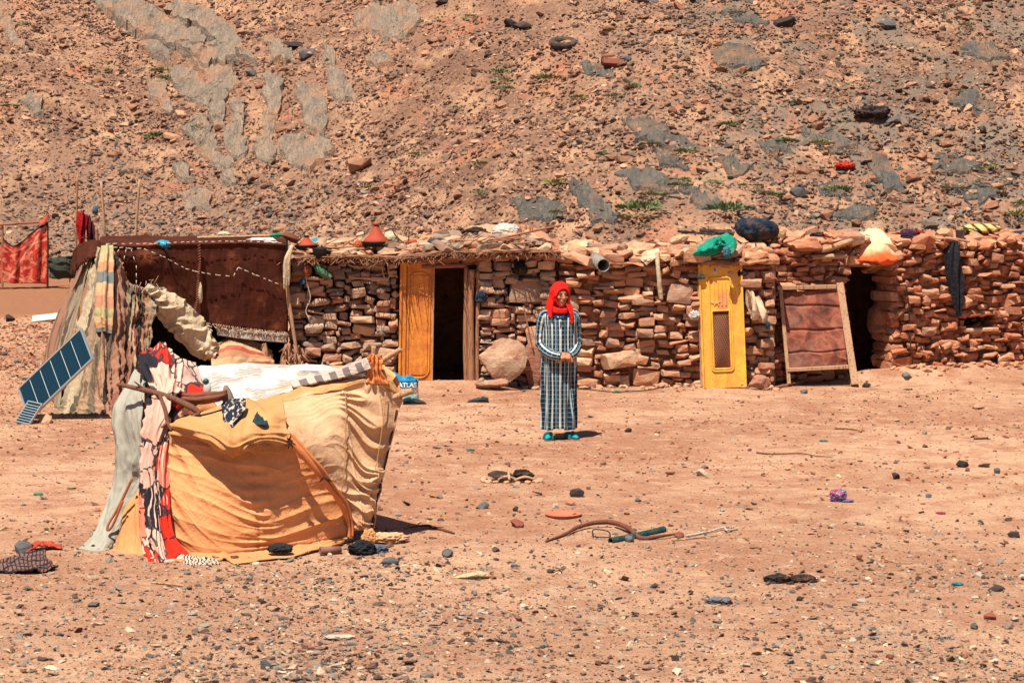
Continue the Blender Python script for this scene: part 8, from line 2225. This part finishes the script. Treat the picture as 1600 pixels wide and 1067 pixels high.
# terracotta dish
dsh_ = empty("dish", GT(880, 806)); tag(dsh_, "round terracotta dish lying in the yard near the fire pit", "dish")
new_obj("plate", lathe_mesh("plate", [(.11, 0), (.138, .002), (.148, .018), (.150, .024), (.138, .024), (.125, .010), (.01, .006)], 40), dsh_, simple_mat("terracotta_dish", T(206, 122, 92), .85, .3, 12, .3))
stone_thing(893, 789, 24, "flat brown stone resting on the far rim of the terracotta dish", MATS['bould2'], .4)
stone_thing(868, 794, 12, "small pale stone at the left rim of the terracotta dish", MATS['pale_rock'], .9)
for a in [(902, 774, 26, "dark clod lying above the terracotta dish", 'black_rock', .7), (753, 793, 20, "grey rounded stone alone in the yard left of the dish", 'grey_rock', .8), (808, 822, 26, "brown flat stone between the two branches", 'red_rock', .6),
          (699, 868, 22, "dark grey angular stone right of the shelter, upper one", 'grey_rock', .9), (608, 882, 32, "grey flat stone closest to the shelter's right foot", 'grey_rock', .55), (806, 797, 12, "small dark clod left of the terracotta dish", 'black_rock', .8),
          (984, 845, 16, "small grey stone touching the green pipe", 'grey_rock', .9), (1062, 838, 18, "brown clod at the far end of the curved branch", 'red_rock', .6), (1097, 742, 18, "pale stone alone in the yard between woman and wrapper", 'pale_rock', .8),
          (1399, 747, 17, "round dark clod right of the coloured wrapper", 'black_rock', .8), (1505, 728, 22, "black clod, larger one of the pair at the right", 'black_rock', .6), (1540, 729, 22, "long black clod beside the larger one at the right", 'black_rock', .4), (1558, 738, 14, "small grey brown stone right of the two black clods", 'grey_rock', .9),
          (1451, 776, 13, "small grey oval stone in the right of the yard", 'grey_rock', .6), (982, 674, 10, "small black green clod in the yard right of the woman's feet", 'black_rock', .9), (1585, 838, 22, "dark block-like stone at the right edge of the yard", 'black_rock', .6),
          (36, 862, 32, "grey stone beside the red cloth at the left", 'grey_rock', .8), (415, 1042, 22, "dark grey faceted stone in the near gravel, left of centre", 'grey_rock', .9), (484, 1050, 12, "small dark blue-grey stone near the bottom edge", 'grey_rock', .8), (65, 1031, 24, "thin dark flake of stone in the lower left gravel", 'black_rock', .25),
          (146, 946, 26, "flat grey stone in the gravel below the checked cloth", 'grey_rock', .4), (1343, 873, 13, "round red-brown stone in the right foreground", 'red_rock', .8), (1548, 966, 22, "red-brown stone near the lower right corner", 'red_rock', .6), (1523, 981, 15, "grey stone just left below the red-brown stone", 'grey_rock', .8),
          (1250, 937, 13, "dark pointed pebble below the black debris", 'black_rock', .9), (1238, 925, 14, "grey oval stone just under the black debris", 'grey_rock', .5), (1556, 922, 26, "dark flat stone near the right edge of the gravel", 'black_rock', .45), (1390, 1028, 15, "brown stone near the bottom edge right of centre", 'red_rock', .7), (1055, 1030, 13, "black pebble near the bottom edge right of centre", 'black_rock', .9),
          (1529, 637, 28, "curved tan shard lying far off in the yard at the right", 'tan_rock', .4), (1354, 604, 16, "dark stone on the ground before the right doorway", 'black_rock', .7), (1256, 614, 14, "grey stone in front of the framed sheet", 'grey_rock', .6), (1417, 590, 20, "grey rounded stone on the earth bank by the wire", 'grey_rock', .7)]:
    stone_thing(a[0], a[1] + a[2] * a[5] * .12, a[2], a[3], MATS[a[4]], a[5])
# debris, wrapper, cloths
db_ = bag("debris", "black crumpled plastic debris in the right foreground gravel", "debris", 1216, 908, 15.6, .16, .055, M_("black_debris", T(44, 40, 44), .6), 82, crease=.15, amp=.4); db_.location = GT(1216, 909)
db_ = bag("debris", "flattened dark brown shard beside the black crumpled debris", "debris", 1255, 906, 15.6, .17, .045, M_("brown_debris", T(64, 40, 36), .8), 83, crease=.1, amp=.4); db_.location = GT(1255, 908)
t = NT("printed_wrapper"); n = t.noise(t.coord('Object', (1, 1, 1)), 26, 3, .6)
wm = t.done(t.ramp(n, [(0, T(40, 110, 180)), (.46, T(206, 50, 60)), (.54, T(60, 120, 176)), (.62, T(236, 230, 226))], 'CONSTANT'), .4)
db_ = bag("wrapper", "crumpled red and blue printed wrapper in the yard", "wrapper", 1309, 782, 19, .12, .10, wm, 84, crease=.18, amp=.35); db_.location = GT(1309, 783)
db_ = bag("wrapper", "flat white and blue wrapper piece beside the red and blue one", "wrapper", 1324, 783, 19, .09, .025, wm, 85, crease=.18, amp=.35); db_.location = GT(1324, 784)
def gcloth(name, label, cat, pix, mat, nu, nv, disp, thick=.012):
    rows = []
    for r_ in pix:
        rr_ = []
        for q in r_:
            p = GT(q[0], q[1]); p.z += .015 + (q[2] if len(q) > 2 else 0); rr_.append(p)
        rows.append(rr_)
    ob = cloth(name, rows, nu, nv, disp, mat, None, thick, facing=(0, 0, 1)); rezero(ob); tag(ob, label, cat); return ob
gcloth("red_cloth", "flat red cloth strip on the ground at the left", "cloth", [[(40, 860), (58, 856, .03), (76, 854, .03), (96, 853)], [(38, 868), (58, 864, .04), (76, 860, .03), (97, 860)]], M_("red_ground_cloth", T(214, 76, 56)), 40, 16, lambda U, V, A: .015 * fbm(U * 8, V * 4, 0, 3, 3))
t = NT("brown_check"); v = t.coord('UV', (16, 9, 1)); s_ = t.sep(v); g1 = t.math('LESS_THAN', t.math('FRACT', s_[0]), .32); g2 = t.math('LESS_THAN', t.math('FRACT', s_[1]), .32)
MATS['check'] = t.done(t.mix(t.math('MAXIMUM', g1, g2), T(132, 96, 84), T(46, 32, 38)), .9)
gcloth("checked_cloth", "brown and black checked cloth crumpled on the ground, far left", "cloth", [[(-6, 882), (18, 878, .02), (45, 878, .06), (66, 878, .07), (74, 882, .02)], [(-8, 889), (16, 887, .02), (42, 886, .05), (68, 886, .04), (84, 888, .01)], [(-8, 896), (20, 897, .01), (45, 897, .02), (68, 896, .01), (90, 890)]], MATS['check'], 80, 40, lambda U, V, A: .02 * ridges(U, V, 7, 3, stretch=2, ang=.5) + .012 * fbm(U * 10, V * 6, 0, 4, 3))
for (px, py, c_, lb) in ((1496, 914, (20, 140, 160), "tiny bright turquoise scrap in the right foreground gravel"), (1470, 803, (222, 60, 110), "tiny pink scrap lying in the yard at the right"), (1287, 690, (40, 150, 130), "tiny green scrap far off in the yard at the right"), (735, 704, (50, 150, 140), "tiny teal scrap in the yard between shelter and woman"), (60, 773, (90, 170, 140), "flattened pale green scrap in the yard left of the shelter")):
    o = bag("scrap", lb, "scrap", px, py, 20, .07, .02, M_("scrap_%d" % px if False else "plastic_scrap", T(*c_), .5), px, crease=.15, amp=.4); o.location = GT(px, py)
bag("rag", "flattened blue-grey plastic scrap in the near gravel right of centre", "scrap", 1122, 942, 15, .16, .04, M_("blue_grey_scrap", T(120, 130, 138), .5), 88, crease=.15, amp=.4).location = GT(1122, 942)
bag("rag", "white crumpled paper in the near gravel left of centre", "paper", 532, 996, 14, .16, .02, M_("white_paper", T(236, 214, 190), .7), 89, crease=.15, amp=.4).location = GT(532, 997)
